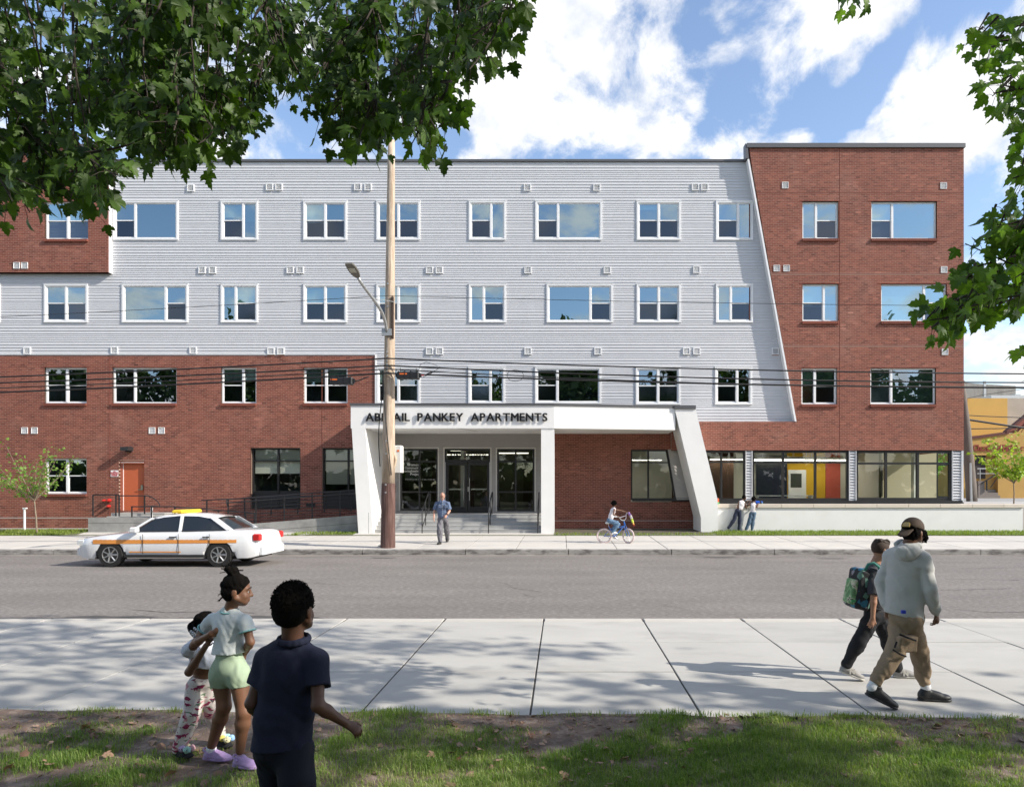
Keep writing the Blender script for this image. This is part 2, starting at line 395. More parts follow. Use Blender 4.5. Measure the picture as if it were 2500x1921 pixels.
s = MB(); s.box(J1+14*SF, 60, D_FK+.2, D_FW, -.3, .03); s.box(-60, J1-14*SF, D_FK+.2, D_FW, -.3, .03); s.build('outer_pavement', m_conc_far, far)
# lawn strip in front of the building and terrace behind the white wall
def slope_sheet(name, x0, x1, y0, y1, z0, z1, m, n=30):
    s = MB()
    for i in range(n):
        a, b = x0+(x1-x0)*i/n, x0+(x1-x0)*(i+1)/n
        s.quad((a,y0,z0),(b,y0,z0),(b,y1,z1),(a,y1,z1))
    return s.build(name, m)
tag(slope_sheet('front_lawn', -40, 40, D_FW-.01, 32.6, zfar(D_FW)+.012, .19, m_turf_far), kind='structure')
s = MB(); s.box(17.98, 60, 31.3, 47, -.3, 1.2); s.box(-60, -28, 33, 90, -.3, .15)
s.build('terrace', mat('terrace_concrete', (.40,.39,.37), .9, var=.1, scale=.6))['kind'] = 'structure'
s = MB(); s.box(10, 120, 47, 200, -.3, 1.215)
s.build('side_street', mat('side_asphalt', (.3,.295,.285), .9, var=.1, scale=.6))['kind'] = 'structure'
# ---------------------------------------------------------------- the apartment building
D0 = 32.5; DT = 32.2          # facade plane; the brick towers stand a little proud
SC = FPX / D0
def FX(px): return (px - CX) / SC
def FZ(py): return EYE - (py - HY) / SC
k2 = 2500/2186.0              # overview pixels -> photo pixels
def ov(*a): return [v*k2 for v in a]
bld = empty('apartment_building', (0, D0, .15), 'four-storey apartment building of red brick and pale grey ribbed siding with white entrance portal', 'building')
m_brick = mat('brick', (.220,.064,.040), .85, var=.13, scale=1.3, attr='tint', col2=(.27,.11,.078), c2scale=.55, c2lo=.52, c2hi=.78)
m_brick_one = mat('brick_single', (.212,.062,.040), .85, var=.1, scale=9, rnd=.17)
m_mortar = mat('mortar', (.37,.245,.19), .95, var=.1, scale=3)
m_brick_dark = mat('brick_joint_red', (.20,.06,.04), .9)
m_siding = mat('siding', (.565,.57,.59), .5, var=.035, scale=2.5, rnd=.010, spec=.3)
m_white = mat('white_paint', (.80,.80,.80), .45, var=.02, scale=3)
m_stucco = mat('stucco', (.81,.80,.78), .9, var=.035, scale=1.2, bump=.0015, bscale=120, col2=(.75,.735,.70), c2scale=.5, c2lo=.52, c2hi=.8)
m_cap = mat('metal_cap', (.115,.115,.12), .45, var=.05, scale=2, metal=.3)
m_black = mat('black_frame', (.018,.018,.019), .35, var=.1, scale=5)
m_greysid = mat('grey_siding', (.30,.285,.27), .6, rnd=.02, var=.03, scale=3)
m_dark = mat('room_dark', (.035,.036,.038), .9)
m_room = mat('room_wall', (.42,.42,.40), .9, var=.03, scale=2)
m_conc_st = mat('step_concrete', (.36,.36,.355), .85, var=.14, scale=2.5, bump=.002, bscale=50)
m_steel = mat('steel', (.55,.55,.54), .3, metal=1.0)
m_blind = mat('blind', (.55,.57,.55), .8, var=.02, scale=4)
m_blindg = mat('blind_green', (.20,.25,.20), .8, var=.05, scale=2)
m_blindb = mat('blind_blue', (.34,.44,.50), .8, var=.05, scale=2)
g_up = glass_mat('glass_upper', .36, (.66,.84,.82), (.74,.93,1.0))
g_mid = glass_mat('glass_middle', .30, (.60,.74,.72), (.85,.93,1.0))
g_scr = glass_mat('glass_screened', .10, (.30,.33,.36), (.55,.62,.72), .08)
g_gnd = glass_mat('glass_ground', .04, (.90,.94,.88), (.95,.97,1.0))

BP, BH, JT = .2215, .0783, .012      # brick pitch, course height, joint
def subtract(iv, holes):
    for a, b in holes:
        out = []
        for x0, x1 in iv:
            if b <= x0 or a >= x1: out.append((x0, x1)); continue
            if a > x0: out.append((x0, a))
            if b < x1: out.append((b, x1))
        iv = out
    return iv
def brick_face(name, y, z0, z1, span, holes, parent, singles=None, zj=()):
    """running bond: span(z) -> [(x0,x1)], holes [(x0,x1,z0,z1)] in world metres; y is the mortar plane"""
    part = None
    vs = []; fs = []; tint = []
    rr = random.Random(int(y*31) + int(z0*10)); single_xf = []
    n0 = int(math.floor(z0/BH)); n1 = int(math.ceil(z1/BH))
    patch = lambda x, z: .5 + .5*math.sin(x*.9+z*.4) * math.sin(z*1.1-x*.3+2)
    for n in range(n0, n1):
        a, b = max(z0, n*BH), min(z1, (n+1)*BH - JT)
        if b - a < .02: continue
        zc = (a+b)/2
        iv = subtract(span(zc), [(h[0], h[1]) for h in holes if h[2] < zc < h[3]])
        off = (n % 2) * BP/2
        for x0, x1 in iv:
            k = math.floor((x0-off)/BP)
            while k*BP + off < x1:
                p, q = max(x0, k*BP+off), min(x1, (k+1)*BP+off-JT)
                k += 1
                if q - p < .02: continue
                pr = rr.uniform(.0008, .0028); t = rr.gauss(1, .13)
                if rr.random() < .05: t *= .72
                if rr.random() < .03: t *= 1.3
                t *= .94 + .12*patch(p, zc)
                full = q - p > BP - JT - 1e-4 and b - a > BH - JT - 1e-4
                if singles and full and singles[0] < p and q < singles[1] and singles[2] < a and b < singles[3]:
                    single_xf.append((p, y-pr, a)); continue
                o = len(vs); yb = y + .09
                vs += [(p,y-pr,a),(q,y-pr,a),(q,y-pr,b),(p,y-pr,b),(p,yb,a),(q,yb,a),(q,yb,b),(p,yb,b)]
                fs += [(o,o+1,o+2,o+3),(o+1,o+5,o+6,o+2),(o+4,o,o+3,o+7),(o+3,o+2,o+6,o+7),(o+4,o+5,o+1,o)]
                tint += [t]*8
    me = bpy.data.meshes.new('bricks'); me.from_pydata(vs, [], fs); me.update()
    at = me.color_attributes.new('tint', 'FLOAT_COLOR', 'POINT')
    arr = np.ones((len(tint), 4), np.float32); tt = np.array(tint, np.float32)
    arr[:,0] = tt; arr[:,1] = tt**1.25; arr[:,2] = tt**1.3
    at.data.foreach_set('color', arr.ravel())
    # mortar bed with the same openings
    zb = sorted(set([z0, z1] + [h[2] for h in holes if z0 < h[2] < z1] + [h[3] for h in holes if z0 < h[3] < z1]))
    m = MB()
    for a, b in zip(zb[:-1], zb[1:]):
        zc = (a+b)/2; hh = [(h[0], h[1]) for h in holes if h[2] < zc < h[3]]
        sa, sb, sm = span(a+1e-4), span(b-1e-4), span(zc)
        iv = subtract(sm, hh)
        for x0, x1 in iv:
            xa0 = xb0 = x0; xa1 = xb1 = x1
            for (p, q), (r, s_), (u, w) in zip(sa, sb, sm):
                if abs(x0-u) < 1e-6: xa0, xb0 = p, r
                if abs(x1-w) < 1e-6: xa1, xb1 = q, s_
            m.add([(xa0,y,a),(xa1,y,a),(xb1,y,b),(xb0,y,b),(xa0,y+.28,a),(xa1,y+.28,a),(xb1,y+.28,b),(xb0,y+.28,b)],
                  [(0,1,2,3),(1,5,6,2),(4,0,3,7),(3,2,6,7),(4,5,1,0)])
    part = m.build(name, m_mortar, parent)
    link('brickwork', me, m_brick, part)['kind'] = 'stuff'
    if single_xf:
        b = MB(); w, h = BP-JT, BH-JT
        b.add([(0,0,0),(w,0,0),(w,0,h),(0,0,h),(0,.09,0),(w,.09,0),(w,.09,h),(0,.09,h)],[(0,1,2,3),(1,5,6,2),(4,0,3,7),(3,2,6,7),(4,5,1,0)])
        bm_ = b.mesh('brick'); bm_.materials.append(m_brick_one)
        for p in single_xf:
            o = bpy.data.objects.new('brick', bm_); COL.objects.link(o); o.parent = part; o.location = p
            o.matrix_parent_inverse = inv_world(part)
    return part

# ---- windows ---------------------------------------------------------
def window(px0, px1, py0, py1, kind, y, wall, row, dk=D0, tone=None, seed=0):
    """kind: D double hung, N narrow fixed, B big fixed; y = outer plane of the wall"""
    s = FPX/dk
    x0, x1 = (px0-CX)/s, (px1-CX)/s; z0, z1 = EYE-(py1-HY)/s, EYE-(py0-HY)/s
    rr = random.Random(seed*17+int(px0)+int(py0))
    brickw = wall == 'brick'
    f = MB(); yo = y + .095 if brickw else y - .045       # outer face of frame
    t = .055; yi = yo + .08
    if not brickw:                                        # flat casing boards round the opening
        c = .075
        f.box(x0, x1, y-.05, y+.05, z1-c, z1); f.box(x0, x1, y-.055, y+.05, z0, z0+c*.9)
        f.box(x0, x0+c, y-.05, y+.05, z0+c*.9, z1-c); f.box(x1-c, x1, y-.05, y+.05, z0+c*.9, z1-c)
        f.box(x0-.02, x1+.02, y-.062, y-.0, z1, z1+.025)
        x0 += c; x1 -= c; z0 += c*.9; z1 -= c; yo = y - .02; yi = y + .06
        t = .042
    W = x1 - x0
    f.box(x0, x1, yo, yi, z1-t, z1); f.box(x0, x1, yo, yi, z0, z0+t)
    f.box(x0, x0+t, yo, yi, z0+t, z1-t); f.box(x1-t, x1, yo, yi, z0+t, z1-t)
    mw = .085
    # light widths
    rel = {'D': 1.0, 'N': .60, 'B': 2.12}
    tot = sum(rel[k] for k in kind); inner = W - 2*t - mw*(len(kind)-1); x = x0 + t
    glass = []; blinds = []
    for i, k in enumerate(kind):
        w = inner*rel[k]/tot; a, b = x, x+w; lo, hi = z0+t, z1-t
        if i: f.box(a-mw, a, yo-.012, yi, lo, hi)
        if k == 'D':
            mid = lo + (hi-lo)*.495; r = .028
            for (q0, q1, yy, low) in ((mid, hi, yo+.02, 0), (lo, mid+.03, yo+.045, 1)):
                f.box(a, b, yy, yy+.03, q0, q0+.045); f.box(a, b, yy, yy+.03, q1-r, q1)
                f.box(a, a+r, yy, yy+.03, q0+.045, q1-r); f.box(b-r, b, yy, yy+.03, q0+.045, q1-r)
                glass.append((a+r, b-r, q0+.045, q1-r, yy+.012, low))
        else:
            r = .02
            f.box(a, b, yo+.02, yo+.05, lo, lo+r); f.box(a, b, yo+.02, yo+.05, hi-r, hi)
            f.box(a, a+r, yo+.02, yo+.05, lo+r, hi-r); f.box(b-r, b, yo+.02, yo+.05, lo+r, hi-r)
            glass.append((a+r, b-r, lo+r, hi-r, yo+.032, 0))
        blinds.append((a, b, lo, hi))
        x = b + mw
    wo = f.build('window', m_white, bld)
    gm = {4: g_up, 3: g_up, 2: g_mid, 1: g_mid}[row]
    for (a, b, lo, hi, yy, low) in glass:
        p = MB(); t1, t2 = rr.uniform(-.007,.007), rr.uniform(-.010,.010); p.quad((a,yy+t1,lo),(b,yy,lo),(b,yy+t2,hi),(a,yy+t1+t2,hi))
        pane = p.build('pane', g_scr if low else gm, wo)
    # roller blinds and the dark room behind
    full = tone if tone is not None else rr.choice([.0, .5, 1.0, .6] if row > 2 else [0, .35, 0, .5])
    for (a, b, lo, hi) in blinds:
        dr = min(1, max(0, full + rr.choice([0, 0, -.12])))
        if dr > .02:
            p = MB(); p.box(a-.01, b+.01, yi+.05, yi+.056, hi-(hi-lo)*dr, hi); p.build('blind', m_blindb if row > 2 else (m_blindg if x0 > 10 else m_blind), wo)
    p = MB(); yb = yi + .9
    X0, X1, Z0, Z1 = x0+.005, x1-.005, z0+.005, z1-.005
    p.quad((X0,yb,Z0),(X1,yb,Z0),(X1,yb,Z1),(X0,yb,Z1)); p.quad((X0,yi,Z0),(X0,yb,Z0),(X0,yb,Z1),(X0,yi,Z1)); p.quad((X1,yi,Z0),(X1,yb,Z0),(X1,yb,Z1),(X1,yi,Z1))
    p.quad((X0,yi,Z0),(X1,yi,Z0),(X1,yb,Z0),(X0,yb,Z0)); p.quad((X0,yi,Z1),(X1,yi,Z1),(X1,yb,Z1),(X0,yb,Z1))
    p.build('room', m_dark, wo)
    if brickw:                                            # rowlock sill and a thin steel lintel edge
        s_ = MB(); n = max(2, round((x1-x0+.02)/.083)); w = (x1-x0+.02)/n
        for i in range(n): s_.box(x0-.01+i*w, x0-.01+(i+1)*w-.011, y-.075-rr.uniform(0,.006), y+.1, z0-.118, z0-.004)
        s_.box(x0-.008, x1+.008, y-.06, y+.1, z0-.112, z0-.02)
        sl = s_.build('sill', m_brick_one, wo)
        l = MB(); l.box(x0-.16, x1+.16, y-.012, y+.1, z1, z1+.012); l.build('lintel', m_brick_dark, wo)
    return (x0-(0 if brickw else .075), x1+(0 if brickw else .075), z0-(.118 if brickw else .068), z1+(0 if brickw else .075))

def vent(px, py, y, dk=D0, siding=True):
    s = FPX/dk; x, z = (px-CX)/s, EYE-(py-HY)/s; h = .155 if siding else .14
    v = MB(); yo = y - (.06 if siding else .03); t = .035 if siding else .018
    v.box(x-h, x+h, yo, y+.04, z+h-t, z+h); v.box(x-h, x+h, yo, y+.04, z-h, z-h+t); v.box(x-h, x-h+t, yo, y+.04, z-h+t, z+h-t); v.box(x+h-t, x+h, yo, y+.04, z-h+t, z+h-t)
    v.box(x-h+.01, x+h-.01, y+.02, y+.045, z-h+.01, z+h-.01)
    vo = v.build('vent', m_white, bld)
    l = MB(); n = 6; st = (2*h-2*t)/n
    for i in range(n):
        za = z-h+t+i*st
        l.add([(x-h+t,yo+.012,za),(x+h-t,yo+.012,za),(x+h-t,yo+.05,za+st*.9),(x-h+t,yo+.05,za+st*.9),(x-h+t,yo+.012,za-.006),(x+h-t,yo+.012,za-.006)],[(0,1,2,3),(4,5,1,0)])
    l.build('louvre', m_white, vo)
    return (x-h, x+h, z-h, z+h)

def WV(u0, u1, v0, v1): return [u*k2 for u in (u0, u1, v0, v1)]
R4, R3, R2 = (430, 513), (607, 689), (784, 862)
W4 = [(242,381,'DB',.0),(472,551,'DN',.5),(648,741,'DD',.55),(804,897,'DD',0),(1001,1080,'DN',.0),(1143,1285,'DB',.0),(1359,1453,'DD',.15),(1528,1607,'DN',.0)]
W3 = [(-60,1.5,'DD',0),(95,188,'DD',.0),(261,402,'BD',.0),(472,551,'ND',.5),(648,741,'DD',.5),(804,897,'DD',.5),(1001,1080,'ND',0),(1167,1308,'BD',0),(1359,1453,'DD',0),(1528,1607,'ND',0)]
W2s = [(804,897,'DD',.5),(1000,1078,'DN',0),(1142,1283,'DB',0),(1357,1452,'DD',0),(1526,1605,'DN',0)]
holes_s = []
for (a, b, k, tn) in W4: holes_s.append(window(*WV(a, b, *R4), k, D0, 'siding', 4, tone=tn))
for (a, b, k, tn) in W3: holes_s.append(window(*WV(a, b, *R3), k, D0, 'siding', 3, tone=tn))
for (a, b, k, tn) in W2s: holes_s.append(window(*WV(a, b, R2[0], R2[1]+(2 if a > 1300 else 0)), k, D0, 'siding', 2, tone=tn))
vs_ = [(408,402),(576,400),(596,400),(764,400),(786,400),(1126,401),(1274,401),(1484,400),(1504,400),
       (432,577),(454,577),(620,577),(641,577),(917,577),(938,577),(1127,577),(1296,577),(1487,576),
       (59,749),(245,748),(413,748),(579,750),(600,750),(917,750),(938,750),(1127,750),(1276,750),(1465,750),(1487,750),(1655,750)]
for (u, v) in vs_: holes_s.append(vent(u*k2, v*k2, D0))
# left tower (brick, proud) and right tower windows
DL = 32.25
hl = [window(*WV(95.5,188,430,511), 'DD', DL, 'brick', 4, dk=DL, tone=.3)]
for u, v in ((36,567),(53,567)): vent(u*k2, v*k2, DL, DL, False)
hr = []
for (a, b, r, k, tn) in [(1713,1790,(430,510),'ND',.6),(1860,2000,(430,510),'DB',1.0),(1713,1790,(606,686),'DN',.6),(1881,2021,(606,686),'BD',1.0),
                     (1711,1787,(785,863),'ND',.55),(1858,1998,(785,863),'DB',1.0)]:
    hr.append(window(*WV(a, b, *r), k, DT, 'brick', {430:4,606:3,785:2}[r[0]], dk=DT, tone=tn))
for (u, v) in ((1676,396),(2014,397),(1658,573),(1679,573),(2015,576),(2017,751)): vent(u*k2, v*k2, DT, DT, False)
hb = []
for (a, b, k, tn) in [(95,185,'DD',0),(240,377,'DB',.0),(472,547,'DN',.45),(648,742,'DD',.4)]:
    hb.append(window(*WV(a, b, 784, 861), k, D0, 'brick', 2, tone=tn))
hb.append(window(*WV(96, 185, 978, 1054), 'DD', D0, 'brick', 1, tone=0))
for (u, v) in ((53,919),(74,919),(325,919),(345,919)): vent(u*k2, v*k2, D0, D0, False)

# ---- siding: every course its own board ------------------------------
sid_holes = holes_s
zt = FZ(396); zb = FZ(1029)
XL = FX(-700)
def slant_x(z):       # right-hand edge of the siding, against the leaning brick tower
    z_a, x_a = FZ(352), FX(1829); z_b, x_b = FZ(1029), FX(1944)
    return x_a + (z - z_a)*(x_b - x_a)/(z_b - z_a)
zL = FZ(866); xB = FX(916)               # bottom of siding on the left, right end of the lower brick
zTW = Z(665, DL); xTW = X(264, DL)
def sid_span(z):
    x0 = XL; x1 = slant_x(z)
    if z < zL: x0 = xB + .02
    if z > Z(665, DL) and False: x0 = xTW
    return [(x0, x1)]
siding = MB()
zs = sorted(set([zb, zL, zt] + [h[2]+.02 for h in sid_holes if zb < h[2]+.02 < zt] + [h[3]-.02 for h in sid_holes if zb < h[3]-.02 < zt]))
for a, b in zip(zs[:-1], zs[1:]):
    zc = (a+b)/2; x0 = sid_span(zc)[0][0]
    for p, q in subtract([(x0, slant_x(zc))], [(h[0]+.02, h[1]-.02) for h in sid_holes if h[2]+.02 <= zc <= h[3]-.02]):
        xa1 = slant_x(a) if abs(q-slant_x(zc)) < 1e-6 else q; xb1 = slant_x(b) if abs(q-slant_x(zc)) < 1e-6 else q
        siding.add([(p,D0+.012,a),(xa1,D0+.012,a),(xb1,D0+.012,b),(p,D0+.012,b)], [(0,1,2,3)])
sid = siding.build('siding', m_siding, bld)
pat = [.132,.132,.132,.090,.090,.090,.090,.132,.132,.132,.132,.090,.090]
z = zt; row = 0; rr = random.Random(11); BOARDS = []
while z > zb + .01:
    h = pat[row % len(pat)]; z2 = max(z - h, zb); zc = (z+z2)/2
    iv = subtract(sid_span(zc), [(hh[0], hh[1]) for hh in sid_holes if hh[2] < zc < hh[3]])
    lip = .019 if h > .1 else .015
    for x0, x1 in iv:
        x = x0
        while x < x1 - 1e-4:
            e = min(x1, x + rr.uniform(2.4, 3.66))
            if x1 - e < .4: e = x1
            dy = rr.uniform(0, .0010); ya, yb_, yc = D0-.002-dy, D0-lip-dy, D0-.004
            zm = z2 + (z-z2)*.45; zq = z2 + (z-z2)*.16
            tt, tb = (slant_x(z), slant_x(z2)) if e == x1 and abs(x1 - slant_x(zc)) < 1e-6 else (e, e)
            b = MB(); b.add([(x,ya,z),(tt,ya,z),(x,ya-.004,zm),((tt+tb)/2,ya-.004,zm),(x,yb_,zq),(tb,yb_,zq),(x,yb_+.002,z2+.004),(tb,yb_+.002,z2+.004),(x,yc,z2),(tb,yc,z2)],
                  [(2,3,1,0),(4,5,3,2),(6,7,5,4),(8,9,7,6)])
            BOARDS.append((e-x, b)); x = e + .002
    z = z2; row += 1
BOARDS.sort(key=lambda q: -q[0])
for L_, b in BOARDS[:300]: link('siding_board', b.mesh('siding_board'), m_siding, sid)
s = MB()
for L_, b in BOARDS[300:]: s.add(b.v, b.f)
link('short_boards', s.mesh('short_boards'), m_siding, sid)['kind'] = 'stuff'
# ---- brick faces -----------------------------------------------------
zg = .1
def inter(h): return h
# lower left brick (two storeys), its windows, doors and storefronts
door_h = (FX(291), FX(352), FZ(1246), FZ(1124))
sf1 = (FX(612), FX(733.5), FZ(1243), FZ(1093)); sf2 = (FX(786.5), FX(905), FZ(1243), FZ(1093))
small = [(FX(u*k2)-.13, FX(u*k2)+.13, FZ(v*k2)-.13, FZ(v*k2)+.13) for u, v in ((53,919),(74,919),(325,919),(345,919))]
cj = [(FX(p)-.006, FX(p)+.006, zg, zL) for p in (267, 786, )]
brick_face('brick_wall', D0, zg, zL, lambda z: [(XL, xB)], hb + small + [door_h, sf1, sf2] + cj, bld)
# brick under the portal
pw = (FX(1540), FX(1690), FZ(1223), FZ(1097))
brick_face('brick_wall', D0, zg, FZ(1040), lambda z: [(FX(1336), FX(1716))], [(pw[0]-.0, pw[1]+.6, pw[2]-.04, pw[3])], bld, singles=(FX(1354), FX(1520), FZ(1230), FZ(1170)))
# right tower
DTs = FPX/DT
def TX(px): return (px-CX)/DTs
def TZ(py): return EYE-(py-HY)/DTs
xr = TX(2353); z_top = TZ(362)
def tower_span(z):
    x0 = TX(1829) + (TZ(362)-z)*(TX(1944.5)-TX(1829))/(TZ(362)-TZ(1029))
    if z < TZ(1029): x0 = TX(1640)
    return [(x0, xr)]
def tower_low(z): return [(TX(1640), xr)]
vh = [(TX(u*k2)-.13, TX(u*k2)+.13, TZ(v*k2)-.13, TZ(v*k2)+.13) for u, v in ((1676,396),(2014,397),(1658,573),(1679,573),(2015,576),(2017,751))]
cjr = [(TX(2050)-.006, TX(2050)+.006, TZ(1099), z_top)] + [(TX(1700), xr, TZ(v)-.012, TZ(v)+.012) for v in (471, 669, 845)]
brick_face('brick_wall', DT, TZ(1029), z_top, tower_span, hr + vh + cjr, bld)
brick_face('brick_wall', DT, TZ(1099), TZ(1029), tower_low, [(TX(2050)-.006, TX(2050)+.006, 0, 9)], bld)
# left upper tower
DLs = FPX/DL
lh = [((u*k2-CX)/DLs-.13, (u*k2-CX)/DLs+.13, Z(v*k2,DL)-.13, Z(v*k2,DL)+.13) for u, v in ((36,567),(53,567))]
brick_face('brick_wall', DL, Z(665,DL), Z(360,DL), lambda z: [(X(-500,DL), X(263.5,DL))], hl + lh, bld)

# ---- body of the building, parapets, trims ---------------------------
b = MB()
xe = X(2352.5, DT)
b.box(XL, FX(850), D0+1.4, D0+14, .1, FZ(398)); b.box(FX(850), FX(1700), D0+7.5, D0+14, .1, FZ(398)); b.box(FX(1700), xe-.01, D0+6.7, D0+14, .1, FZ(398))
b.box(FX(850), xe-.01, D0+1.35, D0+7.6, FZ(1075), FZ(398))
b.box(FX(1829), xe-.012, DT+.30, D0+14, FZ(1075), z_top-.02)
b.box(X(-500,DL), xTW-.02, DL+1.3, D0+14, FZ(800), Z(360,DL)-.02)
b.build('rear_block', mat('side_brick', (.22,.075,.05), .9, var=.15, scale=3), bld)
# tower side returns
b = MB()
b.add([(TX(1829),DT,z_top),(TX(1944.5),DT,TZ(1029)),(TX(1944.5),D0+.02,TZ(1029)),(TX(1829),D0+.02,z_top)],[(0,1,2,3)])
b.box(xr-.004, xr, DT+.001, D0+14, TZ(1099), z_top)
b.quad((TX(1640),DT,TZ(1099)),(xr,DT,TZ(1099)),(xr,D0+1.4,TZ(1099)),(TX(1640),D0+1.4,TZ(1099)))
b.build('tower_return', mat('side_brick', (.22,.075,.05)), bld)
b = MB()
b.quad((X(-500,DL),DL,Z(665,DL)),(xTW,DL,Z(665,DL)),(xTW,D0,Z(665,DL)),(X(-500,DL),D0,Z(665,DL)))
b.quad((xTW,DL,Z(665,DL)),(xTW,D0+.05,Z(665,DL)),(xTW,D0+.05,Z(360,DL)),(xTW,DL,Z(360,DL)))
b.build('tower_return', mat('side_brick', (.22,.075,.05)), bld)
b = MB(); b.box(XL, FX(1829)-.03, D0-.07, D0+.4, FZ(396), FZ(390.5)); b.build('parapet_cap', m_cap, bld)
b = MB(); 
for (p0, p1) in ((1822,2000),(2000.3,2180),(2180.3,2355)): b.box(X(p0,DT), X(p1,DT), DT-.09, DT+.5, z_top, z_top+.19)
b.prism([(TX(1819),z_top+.19),(TX(1825),z_top),(TX(1829)-.03,FZ(396)),(TX(1822)-.04,FZ(396))], DT-.07, D0+.02)
b.build('parapet_cap', m_cap, bld)
b = MB(); b.box(X(-500,DL), xTW+.04, DL-.07, DL+.5, Z(360,DL), Z(360,DL)+.12); b.build('parapet_cap', m_cap, bld)
# slanted white edge trim and bottom trims
b = MB()
def slab_slant(x_a, z_a, x_b, z_b, w, y0, y1): b.prism([(x_a-w,z_a),(x_a,z_a),(x_b,z_b),(x_b-w,z_b)], y0, y1)
slab_slant(TX(1829)-.005, z_top-.5, TX(1944.5)-.005, TZ(1029), .075, DT-.03, D0)
b.box(FX(1700), TX(1944.5), D0-.045, D0+.02, FZ(1031.5), FZ(1028)); b.box(XL, xB, D0-.035, D0+.02, zL, zL+.035)
b.box(xB, xB+.05, D0-.05, D0+.02, FZ(990), zL)
b.box(xTW, xTW+.045, DL+.03, D0-.01, Z(665,DL), FZ(396))
b.build('edge_trim', m_white, bld)
b = MB()
for p in (267, 786): b.box(FX(p)-.008, FX(p)+.008, D0-.009, D0+.02, zg, zL)
b.box(TX(2050)-.008, TX(2050)+.008, DT-.009, DT+.02, TZ(1099), z_top)
for v in (471, 669, 845): b.box(tower_span(TZ(v))[0][0]+.02, xr-.003, DT-.008, DT+.02, TZ(v)-.014, TZ(v)+.014)
b.build('control_joint', m_brick_dark, bld)
b = MB(); b.box(XL, FX(215), D0-.012, D0, FZ(1264.5), FZ(1263.3)); b.box(FX(1354), FX(1690), D0-.011, D0, FZ(1271.3), FZ(1270.3)); b.box(XL, FX(215), D0-.03, D0+.1, .1, FZ(1289))
b.build('base_flashing', mat('flashing', (.62,.6,.57), .5), bld)

# ---- ground floor: storefronts ---------------------------------------
def storefront(name, x0, x1, z0, z1, y, muls, trans, fr=.07, gl=None, spandrel=None, parent=None, depth=.12):
    f = MB(); f.box(x0, x1, y, y+depth, z1-fr, z1); f.box(x0, x1, y, y+depth, z0, z0+fr*1.2)
    f.box(x0, x0+fr, y, y+depth, z0+fr*1.2, z1-fr); f.box(x1-fr, x1, y, y+depth, z0+fr*1.2, z1-fr)
    for m in muls: f.box(m-fr*.5, m+fr*.5, y-.003, y+depth-.01, z0+fr*1.2, z1-fr)
    for t_ in trans: f.box(x0+fr, x1-fr, y+.004, y+depth-.015, t_-fr*.42, t_+fr*.42)
    if spandrel: f.box(x0+fr, x1-fr, y+.03, y+.06, z0+fr*1.2, spandrel)
    o = f.build(name, m_black, parent or bld)
    xs = [x0+fr*.5] + list(muls) + [x1-fr*.5]; zs_ = [spandrel or z0+fr*.6] + [t for t in trans if not spandrel or t > spandrel+.02] + [z1-fr*.5]
    for a, c in zip(xs[:-1], xs[1:]):
        for p, q in zip(zs_[:-1], zs_[1:]):
            g = MB(); g.quad((a,y+.05,p),(c,y+.05,p),(c,y+.05,q),(a,y+.05,q)); g.build('pane', gl or g_gnd, o)
    return o
def room(name, x0, x1, y0, y1, z0, z1, m, open_front=True, cuts=None, parent=None, back=None):
    r = MB(); r.quad((x0,y0,z0),(x1,y0,z0),(x1,y1,z0),(x0,y1,z0)); r.quad((x0,y0,z1),(x1,y0,z1),(x1,y1,z1),(x0,y1,z1))
    r.quad((x0,y0,z0),(x0,y1,z0),(x0,y1,z1),(x0,y0,z1)); r.quad((x1,y0,z0),(x1,y1,z0),(x1,y1,z1),(x1,y0,z1))
    if back is None: r.quad((x0,y1,z0),(x1,y1,z0),(x1,y1,z1),(x0,y1,z1))
    return r.build(name, m, parent or bld)
# two black-framed windows by the ramp, with roller shades
for (h, mul, bl) in ((sf1, FX(676), FZ(1155.5)), (sf2, FX(848), FZ(1182))):
    w = storefront('storefront', h[0], h[1], h[2], h[3], D0+.14, [mul], [FZ(1125)], spandrel=FZ(1198))
    s = MB()
    for a, c in ((h[0]+.1, mul-.05), (mul+.05, h[1]-.08)): s.box(a, c, D0+.26, D0+.266, bl, h[3]-.05)
    s.build('blind', mat('shade_fabric', (.50,.49,.45), .9), w)
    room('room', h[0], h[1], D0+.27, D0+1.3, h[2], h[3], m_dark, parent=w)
# orange service door
ox0, ox1, oz0, oz1 = FX(297.5), FX(350.5), FZ(1246), FZ(1131)
d = MB(); d.box(ox0, ox1, D0+.11, D0+.15, oz0, oz1); door = d.build('door', mat('orange_paint', (.50,.115,.045), .5, var=.03, scale=3), bld)
d = MB(); d.box(door_h[0], ox0, D0+.08, D0+.2, oz0, door_h[3]); d.box(ox0, ox1+.02, D0+.08, D0+.2, oz1, door_h[3]); d.box(ox0-.02, ox1+.01, D0-.03, D0+.1, oz1+.0, oz1+.035)
d.build('door_frame', mat('door_frame_paint', (.42,.13,.08), .5), door)
d = MB(); d.box(ox0+.02, ox1, D0+.05, D0+.2, oz0-.04, oz0); d.box(ox0-.02, ox1+.01, D0-.035, D0+.1, oz1+.035, oz1+.05); d.box(ox0+.0, ox0+.02, D0+.09, D0+.112, oz0, oz1); d.build('threshold', m_white, door)
d = MB(); d.box(ox1-.16, ox1-.07, D0+.06, D0+.112, FZ(1196), FZ(1184)); d.box(ox1-.30, ox1-.08, D0+.045, D0+.065, FZ(1195.6), FZ(1194.2)); d.build('handle', m_steel, door)
